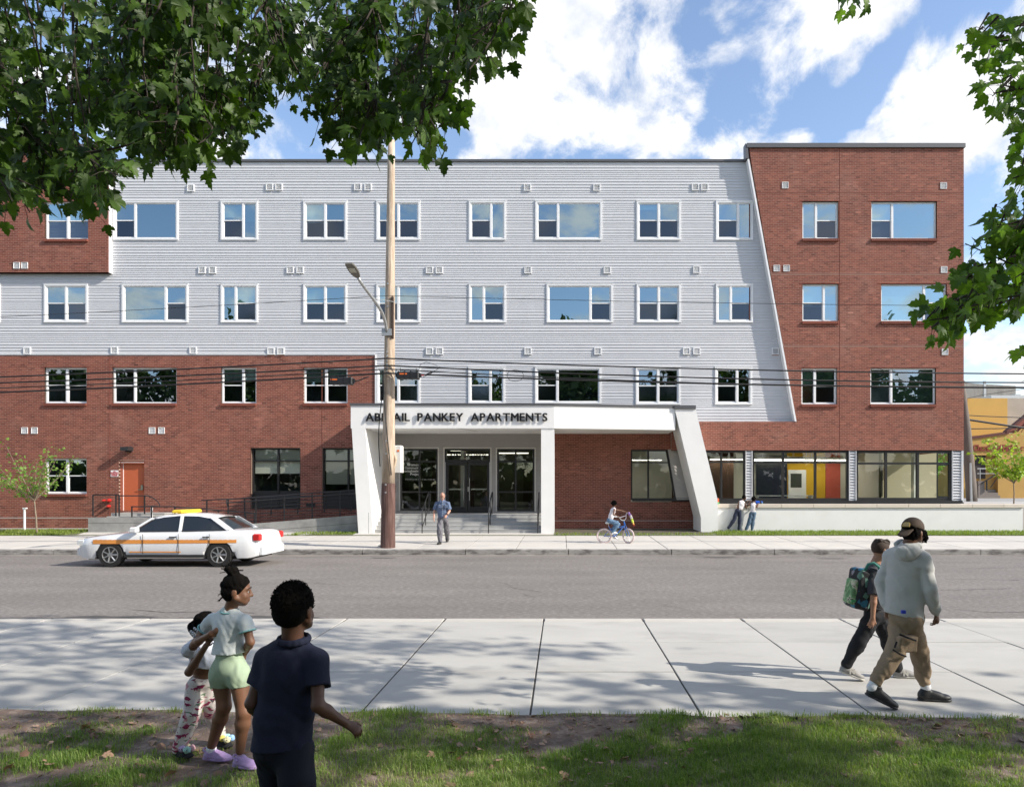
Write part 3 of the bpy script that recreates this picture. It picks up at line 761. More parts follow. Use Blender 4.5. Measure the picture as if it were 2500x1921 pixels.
# wall lamp
l = MB(); x0, x1, z0, z1 = FX(306), FX(325), FZ(1100.5), FZ(1092)
l.prism([(x0,z0),(x1,z0),(x1+.02,z1),(x0+.03,z1)], D0-.42, D0); l.box(x0+.05, x1-.03, D0-.1, D0-.0, z0-.05, z1+.03)
l.build('wall_lamp', mat('lamp_black', (.03,.03,.032), .4), bld)
# fire sign and fire-hose couplings
s = MB(); s.box(FX(271), FX(289), D0-.02, D0-.004, FZ(1163.5), FZ(1148)); sg = s.build('wall_sign', m_white, bld)
m_red = mat('red_letter', (.5,.03,.03), .6)
for i, t_ in enumerate(('FIRE', 'DEPARTMENT', 'CONNECTION', 'SPRINKLER', 'STANDPIPE')):
    me, w = text_mesh(t_, .055, .002, .002, align='CENTER'); o = flat('lettering', me, m_red, sg, (FX(280), D0-.022, FZ(1151.8+i*2.6)))
s = MB()
for (px, py, r) in ((270,1221,.075),(257.5,1221.5,.05),(269,1235.5,.065)):
    s.lathe([(r*.55,-.22),(r*.6,-.14),(r,-.13),(r,-.02),(r*.5,-.015),(r*.5,.12)], (FX(px), D0-.02, FZ(py)), 'y', 12)
s.box(FX(257), FX(270), D0-.1, D0-.05, FZ(1222.5), FZ(1220.5))
tag(s.build('fire_coupling', mat('red_enamel', (.5,.03,.025), .35)), 'red fire hose coupling fixed low on brick beside the orange door', 'fire coupling')
# small vent lights near ramp
s = MB(); s.box(FX(748), FX(769.5), D0-.06, D0, FZ(1235.5), FZ(1228)); s.build('step_light', m_black, bld)

# right-hand rooms: classroom with yellow and red walls, then the glass corner
ZF = 1.22; ZCEIL = FZ(1094) + .05
zt_, zb_ = FZ(1100), FZ(1222)
pier = [(TX(1821), TX(1837.5)), (TX(2074), TX(2091.5)), (TX(2326), xr)]
b = MB(); b2 = MB()
for i, (a, c) in enumerate(pier):
    b.box(a, c, DT+.12, DT+.3, TZ(1224), TZ(1099)-.002)
    e = .03
    b2.box(a, a+e, DT+.02, DT+.14, TZ(1224), TZ(1100)); b2.box(c-e-(.06 if i == 2 else 0), c, DT+.02, DT+.14, TZ(1224), TZ(1100))
b.build('pier', m_siding, bld)
p2 = b2.build('pier_trim', m_siding, bld); p2['kind'] = 'stuff'
for (a, c) in pier:
    z = TZ(1101)
    while z > TZ(1223):
        s = MB(); s.add([(a+.03,DT+.11,z),(c-.03,DT+.11,z),(c-.03,DT+.03,z-.105),(a+.03,DT+.03,z-.105),(a+.03,DT+.11,z-.112),(c-.03,DT+.11,z-.112)],[(3,2,1,0),(5,4,3,2) if False else (4,5,2,3)])
        s.build('siding_board', m_siding, p2); z -= .125
storefront('storefront', TX(1690), TX(1821), TZ(1222), TZ(1099.5), DT+.1, [TX(1762.5)], [TZ(1127.5)], fr=.085)
storefront('storefront', TX(1837.5), TX(2074), TZ(1222), TZ(1099.5), DT+.1, [TX(1913.7), TX(1992.8)], [TZ(1128.5)], fr=.095)
storefront('storefront', TX(2091.5), TX(2326), TZ(1222), TZ(1099.5), DT+.1, [TX(2165.6), TX(2243.6)], [TZ(1131)], fr=.11)
b = MB(); b.box(TX(1712), TX(2351), DT-.06, DT+.3, TZ(1229), TZ(1225.5)); b.box(TX(1712), TX(2350), DT-.01, DT+.2, TZ(1225.5), TZ(1221.5)); b.build('window_sill', m_black, bld)
m_int = mat('classroom_wall', (.70,.68,.60), .9, var=.02, scale=1); m_ceil = mat('classroom_ceiling', (.75,.75,.71), .9)
cls = empty('classroom', (X(1900,36), 36, ZF)); cls.parent = bld; cls.matrix_parent_inverse = inv_world(bld)
YB = 36.2
def iroom(x0, x1, y0, y1, parent, mw, mc, mf, left=True, right=True, back=True):
    r = MB(); r.quad((x0,y0,ZF),(x1,y0,ZF),(x1,y1,ZF),(x0,y1,ZF)); r.build('floor', mf, parent)
    r = MB(); r.quad((x0,y0,ZCEIL),(x1,y0,ZCEIL),(x1,y1,ZCEIL),(x0,y1,ZCEIL)); r.build('ceiling', mc, parent)
    r = MB()
    if left: r.quad((x0,y0,ZF),(x0,y1,ZF),(x0,y1,ZCEIL),(x0,y0,ZCEIL))
    if right: r.quad((x1,y0,ZF),(x1,y1,ZF),(x1,y1,ZCEIL),(x1,y0,ZCEIL))
    if back: r.quad((x0,y1,ZF),(x1,y1,ZF),(x1,y1,ZCEIL),(x0,y1,ZCEIL))
    if r.v: r.build('wall', mw, parent)
m_flo = mat('floor_tile', (.35,.34,.31), .35)
xA0, xA1 = FX(1500), 14.38
iroom(xA0, xA1, D0+.35, YB, cls, m_int, m_ceil, m_flo)
b = MB(); b.box(X(1921,YB), X(2014,YB), YB-.06, YB-.005, ZF, ZCEIL-.01); b.build('yellow_wall', mat('yellow_wall', (.72,.43,.03), .8), cls)
b = MB(); b.box(X(2014.5,YB), X(2050,YB), YB-.09, YB-.005, ZF, ZCEIL-.01); b.build('red_wall', mat('red_wall', (.52,.10,.07), .8), cls)
b = MB(); b.box(X(1845,YB), X(1920,YB), YB-.12, YB-.005, ZF+.1, Z(1113,YB)); b.build('navy_board', mat('navy_board', (.012,.016,.035), .25), cls)
b = MB(); b.box(X(1923,YB), X(1966,YB), YB-.13, YB-.062, ZF, Z(1147,YB)); wd = b.build('door', m_white, cls)
b = MB(); b.box(X(1928,YB), X(1955,YB), YB-.137, YB-.131, Z(1190,YB), Z(1156,YB)); b.build('door_window', mat('door_glass', (.06,.07,.06), .1), cls)
b = MB(); b.box(X(1937,YB-.3), X(1951,YB-.3), YB-.35, YB-.30, Z(1128,YB-.3), Z(1120,YB-.3)); ex = b.build('exit_sign', m_white, cls)
me, w = text_mesh('EXIT', .15, .003, .004, align='CENTER'); flat('lettering', me, m_red, cls, (X(1944,YB-.35), YB-.356, Z(1126.5,YB-.35)))
# brown and dark walls seen left, small low furniture
b = MB(); b.box(X(1640,YB-2), X(1790,YB-2), YB-2.1, YB-2, ZF, ZCEIL-.01); b.build('brown_wall', mat('brown_wall', (.10,.05,.03), .8), cls)
b = MB(); b.box(X(1700,YB-2.2), X(1716,YB-2.2), YB-2.2, YB-2.11, ZF, ZCEIL-.02); b.build('yellow_wall', mat('yellow_wall', (.72,.43,.03)), cls)
for k, (px, yy, L_) in enumerate(((1880,33.8,3.2),(1915,35.2,3.2),(1990,34.2,3.0),(2025,35.4,2.6),(1800,33.9,2.6),(1560,34.5,2.2))):
    b = MB(); x = X(px,yy); b.box(x-L_/2, x+L_/2, yy-.1, yy+.1, ZCEIL-.5, ZCEIL-.38); b.tube([(x-L_/3,yy,ZCEIL-.38),(x-L_/3,yy,ZCEIL)], .008, 5); b.tube([(x+L_/3,yy,ZCEIL-.38),(x+L_/3,yy,ZCEIL)], .008, 5)
    pn = b.build('pendant_lamp', m_white, cls); b = MB(); b.box(x-L_/2+.03, x+L_/2-.03, yy-.08, yy+.08, ZCEIL-.512, ZCEIL-.502); b.build('tube', emit_mat('pendant_tube', (1,.95,.84), 5.0), pn)
b = MB(); b.box(X(1850,34), X(1990,34), 34, 34.7, ZF+.42, ZF+.46)
for px in (1852, 1985): b.box(X(px,34)-.02, X(px,34)+.02, 34.05, 34.65, ZF, ZF+.42)
b.build('low_table', m_white, cls)
crn = empty('corner_room', (X(2200,36), 36, ZF)); crn.parent = bld; crn.matrix_parent_inverse = inv_world(bld)
xc0, xc1 = 14.5, xr-.05
m_beige = mat('beige_wall', (.42,.385,.27), .9)
iroom(xc0, xc1, D0+.35, YB, crn, m_beige, m_ceil, m_flo, right=False, back=False)
# rear wall with a window on its left, glazed right-hand side
xw0, xw1 = X(2096,YB), X(2154,YB)
b = MB(); b.box(xw1, X(2285,YB), YB-.05, YB, ZF, ZCEIL); b.box(xc0, xw0, YB-.05, YB, ZF, ZCEIL); b.box(xw0, xw1, YB-.05, YB, ZF, Z(1212,YB)); b.box(xw0, xw1, YB-.05, YB, Z(1122,YB), ZCEIL); b.build('rear_wall', m_beige, crn)
storefront('storefront', xw0, xw1, Z(1212,YB), Z(1122,YB), YB-.04, [X(2130,YB)], [Z(1142,YB)], fr=.07, parent=crn, gl=glass_mat('glass_clear', .0))
storefront('storefront', X(2286,YB)-.6, X(2286,YB)+1.2, Z(1218,YB), ZCEIL, YB-.04, [X(2286,YB)], [Z(1134,YB)], fr=.12, parent=crn, gl=glass_mat('glass_clear', .0))
b = MB(); b.box(X(2229,34.5), X(2240,34.5), 34.4, 34.7, ZF, ZCEIL); b.build('column', mat('room_white', (.62,.66,.62), .8), crn)
b = MB(); b.box(TX(1700), xr-.01, DT+.28, D0+6, .1, ZF-.01); b.box(TX(1700), xr-.01, DT+.12, DT+.5, .1, TZ(1222)); b.build('plinth', m_stucco, bld)
b = MB(); b.box(FX(1700), xr-.02, D0+.3, D0+6.7, ZCEIL+.01, FZ(1070)); b.build('floor_slab', m_conc_st, bld)

# ---- entrance --------------------------------------------------------
ZP = .90
m_fas = m_stucco
portal = empty('entrance_portal', (X(1250,30), 30, .15)); portal.parent = bld; portal.matrix_parent_inverse = inv_world(bld)
A = 29.6; B = 30.45
zf1 = Z(990,A); zf0 = Z(1045.5,A); xa = X(856.4,A); xk = X(1352.9,A); xb = X(1647,B)
zc1 = Z(984.5, A)
def poly_prism(pl, z0, z1, m, name, par):
    s = MB(); s.prism_z(pl, z0, z1); return s.build(name, m, par)
poly_prism([(xa,A),(xk,A),(xb+.03,B),(xb+.03,D0),(xa,D0)], zf0, zf1, m_fas, 'fascia', portal)
poly_prism([(xa-.03,A-.04),(xk,A-.04),(xb+.0,B-.04),(xb+.0,D0),(xa-.03,D0)], zf1, zc1, m_cap, 'fascia_cap', portal)
# soffit joints
s = MB(); s.box(xa+.3, xb-.1, 31.0, 31.02, zf0-.004, zf0+.01); s.quad((X(1115,A),A+.05,zf0-.003),(X(1122,A),A+.05,zf0-.003),(X(1170,31),31.0,zf0-.003),(X(1160,31),31.0,zf0-.003)); s.build('soffit_joint', mat('soffit_joint', (.45,.44,.42)), portal)
# left leaning leg (front face in the plane d=A), right leaning leg, middle column
zA = .12
s = MB(); s.prism([(X(858.7,A),zf0+.0),(X(892.3,A),zf0+.0),(X(911,A),zA),(X(875,A),zA)], A, D0-.01); s.build('leaning_leg', m_stucco, portal)
s = MB(); s.prism([(X(1647,B),Z(999,B)),(X(1697.6,B),Z(999,B)),(X(1750.5,B),Z(1216,B)),(X(1752,B),Z(1240,B)),(X(1752,B),zA),(X(1710.7,B),zA),(X(1710.7,B),Z(1264,B))], B-.06, D0-.31); s.build('leaning_leg', m_stucco, portal)
s = MB(); s.box(X(1645.5,B), X(1698,B), B-.11, D0-.31, Z(999,B), Z(990.5,B)); s.build('leg_cap', m_cap, portal)
s = MB(); s.box(X(1321,A), X(1353.4,A), A+.03, A+.62, zA, zf0); s.build('column', m_stucco, portal)
# letters
word = 'ABIGAIL PANKEY APARTMENTS'
tx0, tx1 = X(891.5, A-.12), X(1336.5, A-.12); hL = (1027.7-1007.6)*(A-.12)/FPX
probe, w0 = text_mesh('H', 1.0, .01, .02); capH = max(v.co.z for v in probe.vertices) - min(v.co.z for v in probe.vertices)
size = hL/capH; dimtot = 0; adv = []
for ch in word:
    if ch == ' ': adv.append((None, .52*size)); continue
    me0, w = text_mesh(ch, size, .014, 0); lb = MB(); b_ = .027*size
    for q, (dx, dz) in enumerate(((0,0),(-b_*1.3,0),(b_*1.3,0),(0,-b_*.6),(0,b_*.6),(-b_,b_*.5),(b_,b_*.5),(-b_,-b_*.5),(b_,-b_*.5))):
        lb.add([(v.co.x+dx, v.co.y+q*.0005, v.co.z+dz) for v in me0.vertices], [tuple(p_.vertices) for p_ in me0.polygons])
    me = lb.mesh('letter'); xs_ = [v.co.x for v in me.vertices]; adv.append((me, max(xs_)-min(xs_)))
gap = (tx1-tx0 - sum(a[1] for a in adv))/(len(word)-1)
x = tx0; m_let = mat('letter_black', (.008,.008,.009), .4)
for me, w in adv:
    if me is not None:
        mn = min(v.co.x for v in me.vertices)
        o = flat('letter', me, m_let, portal, (x-mn, A-.062, Z(1027.7,A-.06)))
    x += w + gap
s = MB()
x = tx0
for me, w in adv:
    if me is not None: s.tube([(x+w*.5,A-.05,Z(1018,A)),(x+w*.5,A+.01,Z(1018,A))], .008, 5)
    x += w + gap
s.build('letter_pin', m_steel, portal)
# grey lap siding on the recessed wall, a board at a time
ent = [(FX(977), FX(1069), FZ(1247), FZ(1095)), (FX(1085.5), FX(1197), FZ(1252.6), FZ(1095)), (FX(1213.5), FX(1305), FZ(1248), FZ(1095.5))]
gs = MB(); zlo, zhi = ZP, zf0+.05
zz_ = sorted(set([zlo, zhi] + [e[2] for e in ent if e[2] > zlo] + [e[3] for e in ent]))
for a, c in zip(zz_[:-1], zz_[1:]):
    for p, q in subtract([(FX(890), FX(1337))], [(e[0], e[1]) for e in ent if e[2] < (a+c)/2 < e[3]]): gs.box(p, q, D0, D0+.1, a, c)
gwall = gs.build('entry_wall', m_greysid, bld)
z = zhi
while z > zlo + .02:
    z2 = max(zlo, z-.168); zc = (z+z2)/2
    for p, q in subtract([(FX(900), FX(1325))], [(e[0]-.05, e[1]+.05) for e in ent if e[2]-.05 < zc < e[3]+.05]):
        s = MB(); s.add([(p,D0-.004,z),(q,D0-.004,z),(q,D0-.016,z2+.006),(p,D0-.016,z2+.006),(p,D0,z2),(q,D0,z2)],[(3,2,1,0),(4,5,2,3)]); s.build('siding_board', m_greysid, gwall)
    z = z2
s = MB()
for e in ent:
    t = .055
    s.box(e[0]-t, e[0], D0-.03, D0+.05, e[2], e[3]+t); s.box(e[1], e[1]+t, D0-.03, D0+.05, e[2], e[3]+t); s.box(e[0], e[1], D0-.03, D0+.05, e[3], e[3]+t)
s.build('opening_trim', mat('trim_beige', (.52,.50,.46), .6), bld)
sf_a = storefront('storefront', *ent[0], D0+.0, [FX(1024)], [FZ(1126.5), FZ(1200.7)], fr=.08)
sf_b = storefront('storefront', *ent[2], D0+.0, [FX(1259)], [FZ(1126.5), FZ(1200.7)], fr=.08)
# double doors
e = ent[1]
f = MB(); fr = .09; zh = FZ(1124.5)
f.box(e[0], e[1], D0, D0+.12, e[3]-fr, e[3]); f.box(e[0], e[0]+fr, D0, D0+.12, e[2], e[3]-fr); f.box(e[1]-fr, e[1], D0, D0+.12, e[2], e[3]-fr); f.box(e[0]+fr, e[1]-fr, D0, D0+.12, zh-.05, zh+.05)
fo = f.build('door_frame', m_black, bld)
g = MB(); g.quad((e[0]+fr,D0+.06,zh+.05),(e[1]-fr,D0+.06,zh+.05),(e[1]-fr,D0+.06,e[3]-fr),(e[0]+fr,D0+.06,e[3]-fr)); g.build('pane', g_gnd, fo)
for i, (p0, p1, q0, q1, hx) in enumerate(((1089,1141,1094.5,1134.5,1132.5),(1141.4,1193,1148,1189,1146.5))):
    x0, x1 = FX(p0)+.01, FX(p1)-.01; zt1 = zh-.055; gx0, gx1, gz0, gz1 = FX(q0), FX(q1), FZ(1237), FZ(1135.5)
    f = MB(); y = D0+.02
    f.box(x0, x1, y, y+.05, gz1, zt1); f.box(x0, x1, y, y+.05, e[2]+.01, gz0); f.box(x0, gx0, y, y+.05, gz0, gz1); f.box(gx1, x1, y, y+.05, gz0, gz1)
    do = f.build('door', m_black, bld)
    g = MB(); g.quad((gx0,y+.025,gz0),(gx1,y+.025,gz0),(gx1,y+.025,gz1),(gx0,y+.025,gz1)); g.build('pane', g_gnd, do)
    h = MB(); hx_ = FX(hx); h.tube([(hx_,y-.07,FZ(1221)),(hx_,y-.07,FZ(1166.5))], .017, 8)
    for pz in (1179, 1209.5): h.tube([(hx_,y-.07,FZ(pz)),(hx_,y,FZ(pz))], .01, 6)
    h.box(gx0+.02, gx1-.02, y+.06, y+.09, FZ(1195.5), FZ(1192.5))
    h.build('handle', m_steel, do)
h = MB(); h.box(FX(1141.8), FX(1144.6), D0-.005, D0+.02, FZ(1200), FZ(1188)); h.build('lock_plate', m_steel, bld)
h = MB(); h.box(e[0]+.02, e[0]+.035, D0-.006, D0, e[2], FZ(1128)); h.box(e[1]-.035, e[1]-.02, D0-.006, D0, e[2], FZ(1128)); h.build('edge_strip', m_white, fo)
me, w = text_mesh('3750 BROWN', .30, .004, .006); sx = (FX(1186)-FX(1097))/w; me.transform(Matrix.Scale(sx, 4, (1,0,0)))
flat('house_number', me, m_let, bld, (FX(1097), D0+.045, FZ(1116)))
# window lettering and dark panel
s = MB(); s.box(FX(989), FX(1021), D0+.075, D0+.08, FZ(1173.5), FZ(1130)); po = s.build('dark_panel', m_let, sf_a)
m_lw = mat('letter_white', (.6,.6,.58), .7)
for i, (t_, px) in enumerate((('Women’s', 1010),('Community', 1007),('Revitalization', 1004),('Project', 1013))):
    me, w = text_mesh(t_, .155, .001, .002, align='CENTER'); flat('lettering', me, m_lw, sf_a, (FX(px), D0+.045, FZ(1137+i*7.6)))
s = MB()
for k in range(20): s.box(FX(990+k*3.7), FX(991.4+k*3.7), D0+.044, D0+.046, FZ(1171), FZ(1169.6))
s.build('dotted_line', m_lw, sf_a)
# lobby
lob = empty('lobby', (FX(1140), D0+3, ZP)); lob.parent = bld; lob.matrix_parent_inverse = inv_world(bld)
r = MB(); r.box(FX(930), FX(1330), D0+.13, D0+6, ZP-.05, ZP); r.build('floor', mat('lobby_floor', (.22,.17,.13), .25), lob)
r = MB(); zc_ = FZ(1075); r.quad((FX(930),D0+.13,zc_),(FX(1330),D0+.13,zc_),(FX(1330),D0+6,zc_),(FX(930),D0+6,zc_)); r.build('ceiling', m_ceil, lob)
m_lobw = mat('lobby_wall', (.26,.25,.19), .9)
r = MB(); r.quad((FX(930),D0+.13,ZP),(FX(930),D0+6,ZP),(FX(930),D0+6,zc_),(FX(930),D0+.13,zc_)); r.quad((FX(1330),D0+.13,ZP),(FX(1330),D0+6,ZP),(FX(1330),D0+6,zc_),(FX(1330),D0+.13,zc_)); r.quad((FX(930),D0+6,ZP),(FX(1330),D0+6,ZP),(FX(1330),D0+6,zc_),(FX(930),D0+6,zc_)); r.build('wall', m_lobw, lob)
r = MB(); r.box(FX(1000), FX(1004), D0+2.4, D0+2.6, ZP, zc_-.01); r.box(FX(1016), FX(1034), D0+4, D0+4.2, ZP, FZ(1110)); r.box(FX(1098), FX(1122), D0+5, D0+5.3, ZP, FZ(1170)); r.box(FX(1262), FX(1300), D0+5.3, D0+5.5, ZP, FZ(1130)); r.build('partition', mat('lobby_brown', (.12,.075,.05), .8), lob)
r = MB(); r.box(FX(1112), FX(1121), D0+1.6, D0+1.9, ZP, zc_-.01); r.build('column', mat('room_white', (.62,.66,.62)), lob)
m_lamp = emit_mat('lamp_on', (1,.93,.78), 1.6)
for (p0, p1, yy, py) in ((1085,1200,3.0,1110),(1215,1290,2.0,1106),(1100,1125,1.2,1099.5)):
    r = MB(); yy = D0+yy; r.box(X(p0,yy), X(p1,yy), yy, yy+.06, Z(py,yy)-.02, Z(py,yy)+.02); r.build('strip_lamp', m_lamp, lob)
# intercom beside the entrance
s = MB(); s.box(FX(958), FX(966), D0-.05, D0, FZ(1202), FZ(1184)); s.build('intercom', m_black, bld)

# window beside the right leg with its slanted edge
s_w = MB(); y = D0+.06; fr = .075
x0, x1t, x1b, z0, z1 = FX(1540), FX(1630.5), FX(1651.5), FZ(1220), FZ(1097)
s_w.box(x0, x0+fr, y, y+.12, z0, z1); s_w.prism([(x0+fr,z1-fr),(x1t-fr*.2,z1-fr),(x1t,z1),(x0+fr,z1)], y, y+.12)
s_w.box(x0+fr, FX(1695), y-.04, y+.14, z0-.06, z0+fr)
s_w.prism([(x1t-fr*1.1,z1-fr),(x1t,z1),(x1b,z0+fr),(x1b-fr*1.1,z0+fr)], y, y+.12)
s_w.box(FX(1583)-.04, FX(1583)+.04, y-.003, y+.1, z0+fr, z1-fr); s_w.box(x0+fr, FX(1636)-.02, y+.004, y+.1, FZ(1130), FZ(1127.5))
wo = s_w.build('storefront', m_black, bld)
for poly in ([(x0+fr,z0+fr),(FX(1583),z0+fr),(FX(1583),z1-fr),(x0+fr,z1-fr)], [(FX(1583),z0+fr),(x1b-.05,z0+fr),(x1t-.05,z1-fr),(FX(1583),z1-fr)]):
    g = MB(); g.add([(px_,y+.05,pz_) for px_, pz_ in poly], [(0,1,2,3)]); g.build('pane', g_gnd, wo)
z = z1; 
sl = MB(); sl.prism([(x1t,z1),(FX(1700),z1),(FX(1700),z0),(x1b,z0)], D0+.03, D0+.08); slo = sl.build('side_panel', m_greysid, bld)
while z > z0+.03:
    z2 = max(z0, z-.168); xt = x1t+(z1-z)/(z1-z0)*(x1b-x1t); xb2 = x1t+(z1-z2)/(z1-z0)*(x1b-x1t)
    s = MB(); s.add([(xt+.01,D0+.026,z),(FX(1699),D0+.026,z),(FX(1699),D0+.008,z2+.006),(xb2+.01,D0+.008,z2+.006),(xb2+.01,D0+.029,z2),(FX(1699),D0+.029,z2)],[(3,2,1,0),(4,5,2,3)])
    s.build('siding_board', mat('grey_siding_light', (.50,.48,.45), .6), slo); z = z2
# steps and landing
st = MB(); x0, x1 = X(899,A), X(1321.5,A)
steps = tag(empty('entrance_steps', (X(1110,30), 30, .15)), 'grey concrete steps up to the glass double doors under the portal', 'steps')
rz = (ZP-.15)/5
for i in range(5):
    y0 = 29.85+.3*i
    s = MB(); s.box(x0-.0, x1, y0, 32.5 if i == 4 else y0+.32, .1, .15+rz*(i+1)-.012); s.build('step', m_conc_st, steps)
    s = MB(); s.box(x0, x1, y0-.015, 32.5 if i == 4 else y0+.298, .15+rz*(i+1)-.012, .15+rz*(i+1)); s.build('tread', mat('tread_concrete', (.47,.465,.45), .85, var=.08, scale=3), steps)

# ---- retaining wall --------------------------------------------------
rw = empty('retaining_wall', (12, 31, .15), 'long low white rendered retaining wall with pale coping at right of the leaning portal leg', 'wall')
Dw = 31.0
s = MB(); s.box(X(1745,Dw), X(2497,Dw), Dw, Dw+.35, .1, Z(1238.5,Dw)); s.build('wall_body', m_stucco, rw)
x = X(1752,Dw); n = 0
m_cop = mat('coping_stone', (.66,.58,.49), .8, var=.04, scale=2, rnd=.03)
while x < X(2499,Dw):
    e = min(x+1.36, X(2499,Dw)); s = MB(); s.rbox(x+.004, e-.004, Dw-.06, Dw+.42, Z(1238.5,Dw), Z(1230.3,Dw)); s.build('coping_stone', m_cop, rw); x = e
s = MB(); s.box(X(2489,Dw), X(2497,Dw), Dw+.35, Dw+6, .1, Z(1236,Dw)); s.box(TX(1752), TX(2351), Dw+.3, DT+.12, 1.0, Z(1232,Dw)); s.box(X(2353,Dw+1), X(2489,Dw), Dw+.35, Dw+9, .9, 1.24); s.build('wall_return', m_stucco, rw)
# ---------------------------------------------------------------- pole, wires, railings, church, car
m_wood = mat('pole_wood', (.40,.30,.215), .85, var=.2, scale=5, stretch=(6,6,.35), bump=.006, bscale=22, col2=(.56,.46,.36), c2scale=2.5, c2lo=.4, c2hi=.62)
m_wood2 = mat('pole_dark', (.105,.055,.045), .9, var=.3, scale=7, stretch=(6,6,.35), bump=.012, bscale=22, col2=(.17,.10,.085), c2scale=4, c2lo=.45, c2hi=.65)
m_wood3 = mat('pole_grey', (.17,.145,.125), .95, var=.25, scale=6, stretch=(5,5,.35), bump=.02, bscale=16)
m_wire = mat('cable_black', (.012,.012,.013), .6)
m_galv = mat('galvanised', (.45,.46,.46), .45, metal=.6, var=.06, scale=5)
m_rail = mat('rail_black', (.02,.02,.022), .4)
DP = 23.75; zb = .045
pole = empty('utility_pole', (X(947,DP), DP, zb), 'tall tan timber utility pole with dark brown foot at the far kerb', 'utility pole')
def pole_c(z):            # centre line, leaning very slightly
    t = (z-zb)/13.2
    return Vector((X(947,DP) + t*(X(955.5,DP)-X(947,DP)), DP, z))
def pole_r(z): return .238 - .0085*(z-zb)
zsplit = Z(1180,DP)
s = MB(); s.tube([pole_c(zsplit+(13.4-zsplit)*k/12) for k in range(13)], [pole_r(zsplit+(13.4-zsplit)*k/12)-.012 for k in range(13)], 20); s.build('shaft', m_wood, pole, smooth=False)
for p in pole.children[-1].data.polygons: p.use_smooth = len(p.vertices) == 4
s = MB(); s.tube([pole_c(zb-.3+(zsplit-zb+.3)*k/5) for k in range(6)], [pole_r(zb+(zsplit-zb)*k/5)+.004*math.sin(k*2) for k in range(6)], 20); s.build('foot', m_wood2, pole)
for p in pole.children[-1].data.polygons: p.use_smooth = len(p.vertices) == 4
# hardware: bolts, bracket plates, conduit strip
s = MB()
for py in (697, 752, 862, 872, 884, 892, 902, 908, 915, 1078, 1108, 1183, 1202):
    c = pole_c(Z(py,DP)); r = pole_r(c.z); s.tube([c+Vector((-.03,-r-.045,0)), c+Vector((-.03,-r+.03,0))], .028, 7)
s.build('bolt', m_galv, pole)
s = MB(); z0, z1 = Z(828,DP), Z(727,DP); r = pole_r(z0)
s.box(pole_c(z0).x+.105, pole_c(z0).x+.155, DP-r-.01, DP-r+.12, z0, z1); s.build('conduit', mat('conduit_brown', (.06,.035,.025), .7), pole)
s = MB()
pts = []
for k in range(15):
    t = k/14; z = Z(918,DP) - t*(Z(918,DP)-Z(1160,DP)); a = -.9 + 1.5*t
    r = pole_r(z)+.03; c = pole_c(z); pts.append(c + Vector((math.sin(a)*r*(1 if t<.2 else 1), -math.cos(a)*r, 0)))
s.tube(pts, .018, 6); 
pts = [pole_c(z)+Vector((-pole_r(z)-.02-.1*math.sin((z-2)*.9)**2, -.03, 0)) for z in [Z(905+k*18,DP) for k in range(14)]]
s.tube(pts, .016, 6); s.build('riser_cable', m_wire, pole)
# cabinet on the back right of the pole
s = MB(); c = pole_c(Z(1120,DP)); s.rbox(c.x+.10, c.x+.40, DP+.03, DP+.42, Z(1153,DP), Z(1087,DP), .02); cab = s.build('cabinet', mat('cabinet_white', (.74,.73,.69), .5), pole)
s = MB(); s.box(c.x+.27, c.x+.34, DP+.02, DP+.029, Z(1102.5,DP), Z(1098,DP)); s.build('sticker', mat('orange_sticker', (.75,.16,.03), .5), cab)
s = MB(); s.tube([(c.x+.2,DP+.0,Z(1110,DP)),(c.x+.24,DP-.02,Z(1122,DP)),(c.x+.2,DP-.02,Z(1138,DP)),(c.x+.12,DP-.05,Z(1145,DP))], .035, 6); s.build('hose', mat('hose_beige', (.55,.43,.30), .7), cab)
# litter at the foot, ground clamp
# street light
zA0 = Z(815,DP); base = pole_c(zA0) + Vector((-.05,-pole_r(zA0),0))
lamp = empty('street_lamp', base, 'grey street lamp on a curved arm bolted to the timber pole', 'street lamp')
headp = Vector((X(868,20.6), 20.6, Z(668,20.6)))
def bez(a, b, c, d, n=14): return [a*(1-t)**3 + b*3*t*(1-t)**2 + c*3*t*t*(1-t) + d*t**3 for t in [k/n for k in range(n+1)]]
armp = bez(base, base+Vector((0,-.25,.75)), headp+Vector((.12,1.3,-.42)), headp+Vector((.0,.28,-.05)))
s = MB(); s.tube(armp, [.05]*8+[.045]*7, 10); s.build('arm', m_galv, lamp, smooth=True)
s = MB(); s.box(base.x-.16, base.x+.16, base.y-.05, base.y+.05, zA0-.1, zA0+.12); s.build('bracket', m_galv, lamp)
m1 = armp[9]; s = MB(); 
for dx in (-.19, .22): s.tube([m1, pole_c(Z(740,DP))+Vector((dx,-pole_r(8)*.6,0))], .010, 5)
s.build('brace', m_galv, lamp)
h = MB()
dirv = (headp - armp[-3]).normalized(); side = dirv.cross(Vector((0,0,1))).normalized(); upv = side.cross(dirv)
secs = [(-.05,.05,.04),(.06,.11,.055),(.22,.14,.06),(.44,.15,.05),(.64,.13,.03),(.70,.10,.02)]
rings = []
for (t, w, th) in secs:
    c = headp + dirv*(t-.15)
    rings.append([c+side*w+upv*0, c+side*w*.8+upv*th, c-side*w*.8+upv*th, c-side*w+upv*0, c-side*w*.92-upv*.03, c+side*w*.92-upv*.03])
vs = [v for r in rings for v in r]; fs = []
for i in range(len(rings)-1):
    for k in range(6): fs.append((i*6+k, i*6+(k+1)%6, (i+1)*6+(k+1)%6, (i+1)*6+k))
fs += [tuple(range(5,-1,-1)), tuple(range((len(rings)-1)*6, len(rings)*6))]
h.add(vs, fs); hd = h.build('lamp_head', mat('lamp_grey', (.16,.15,.13), .5), lamp)
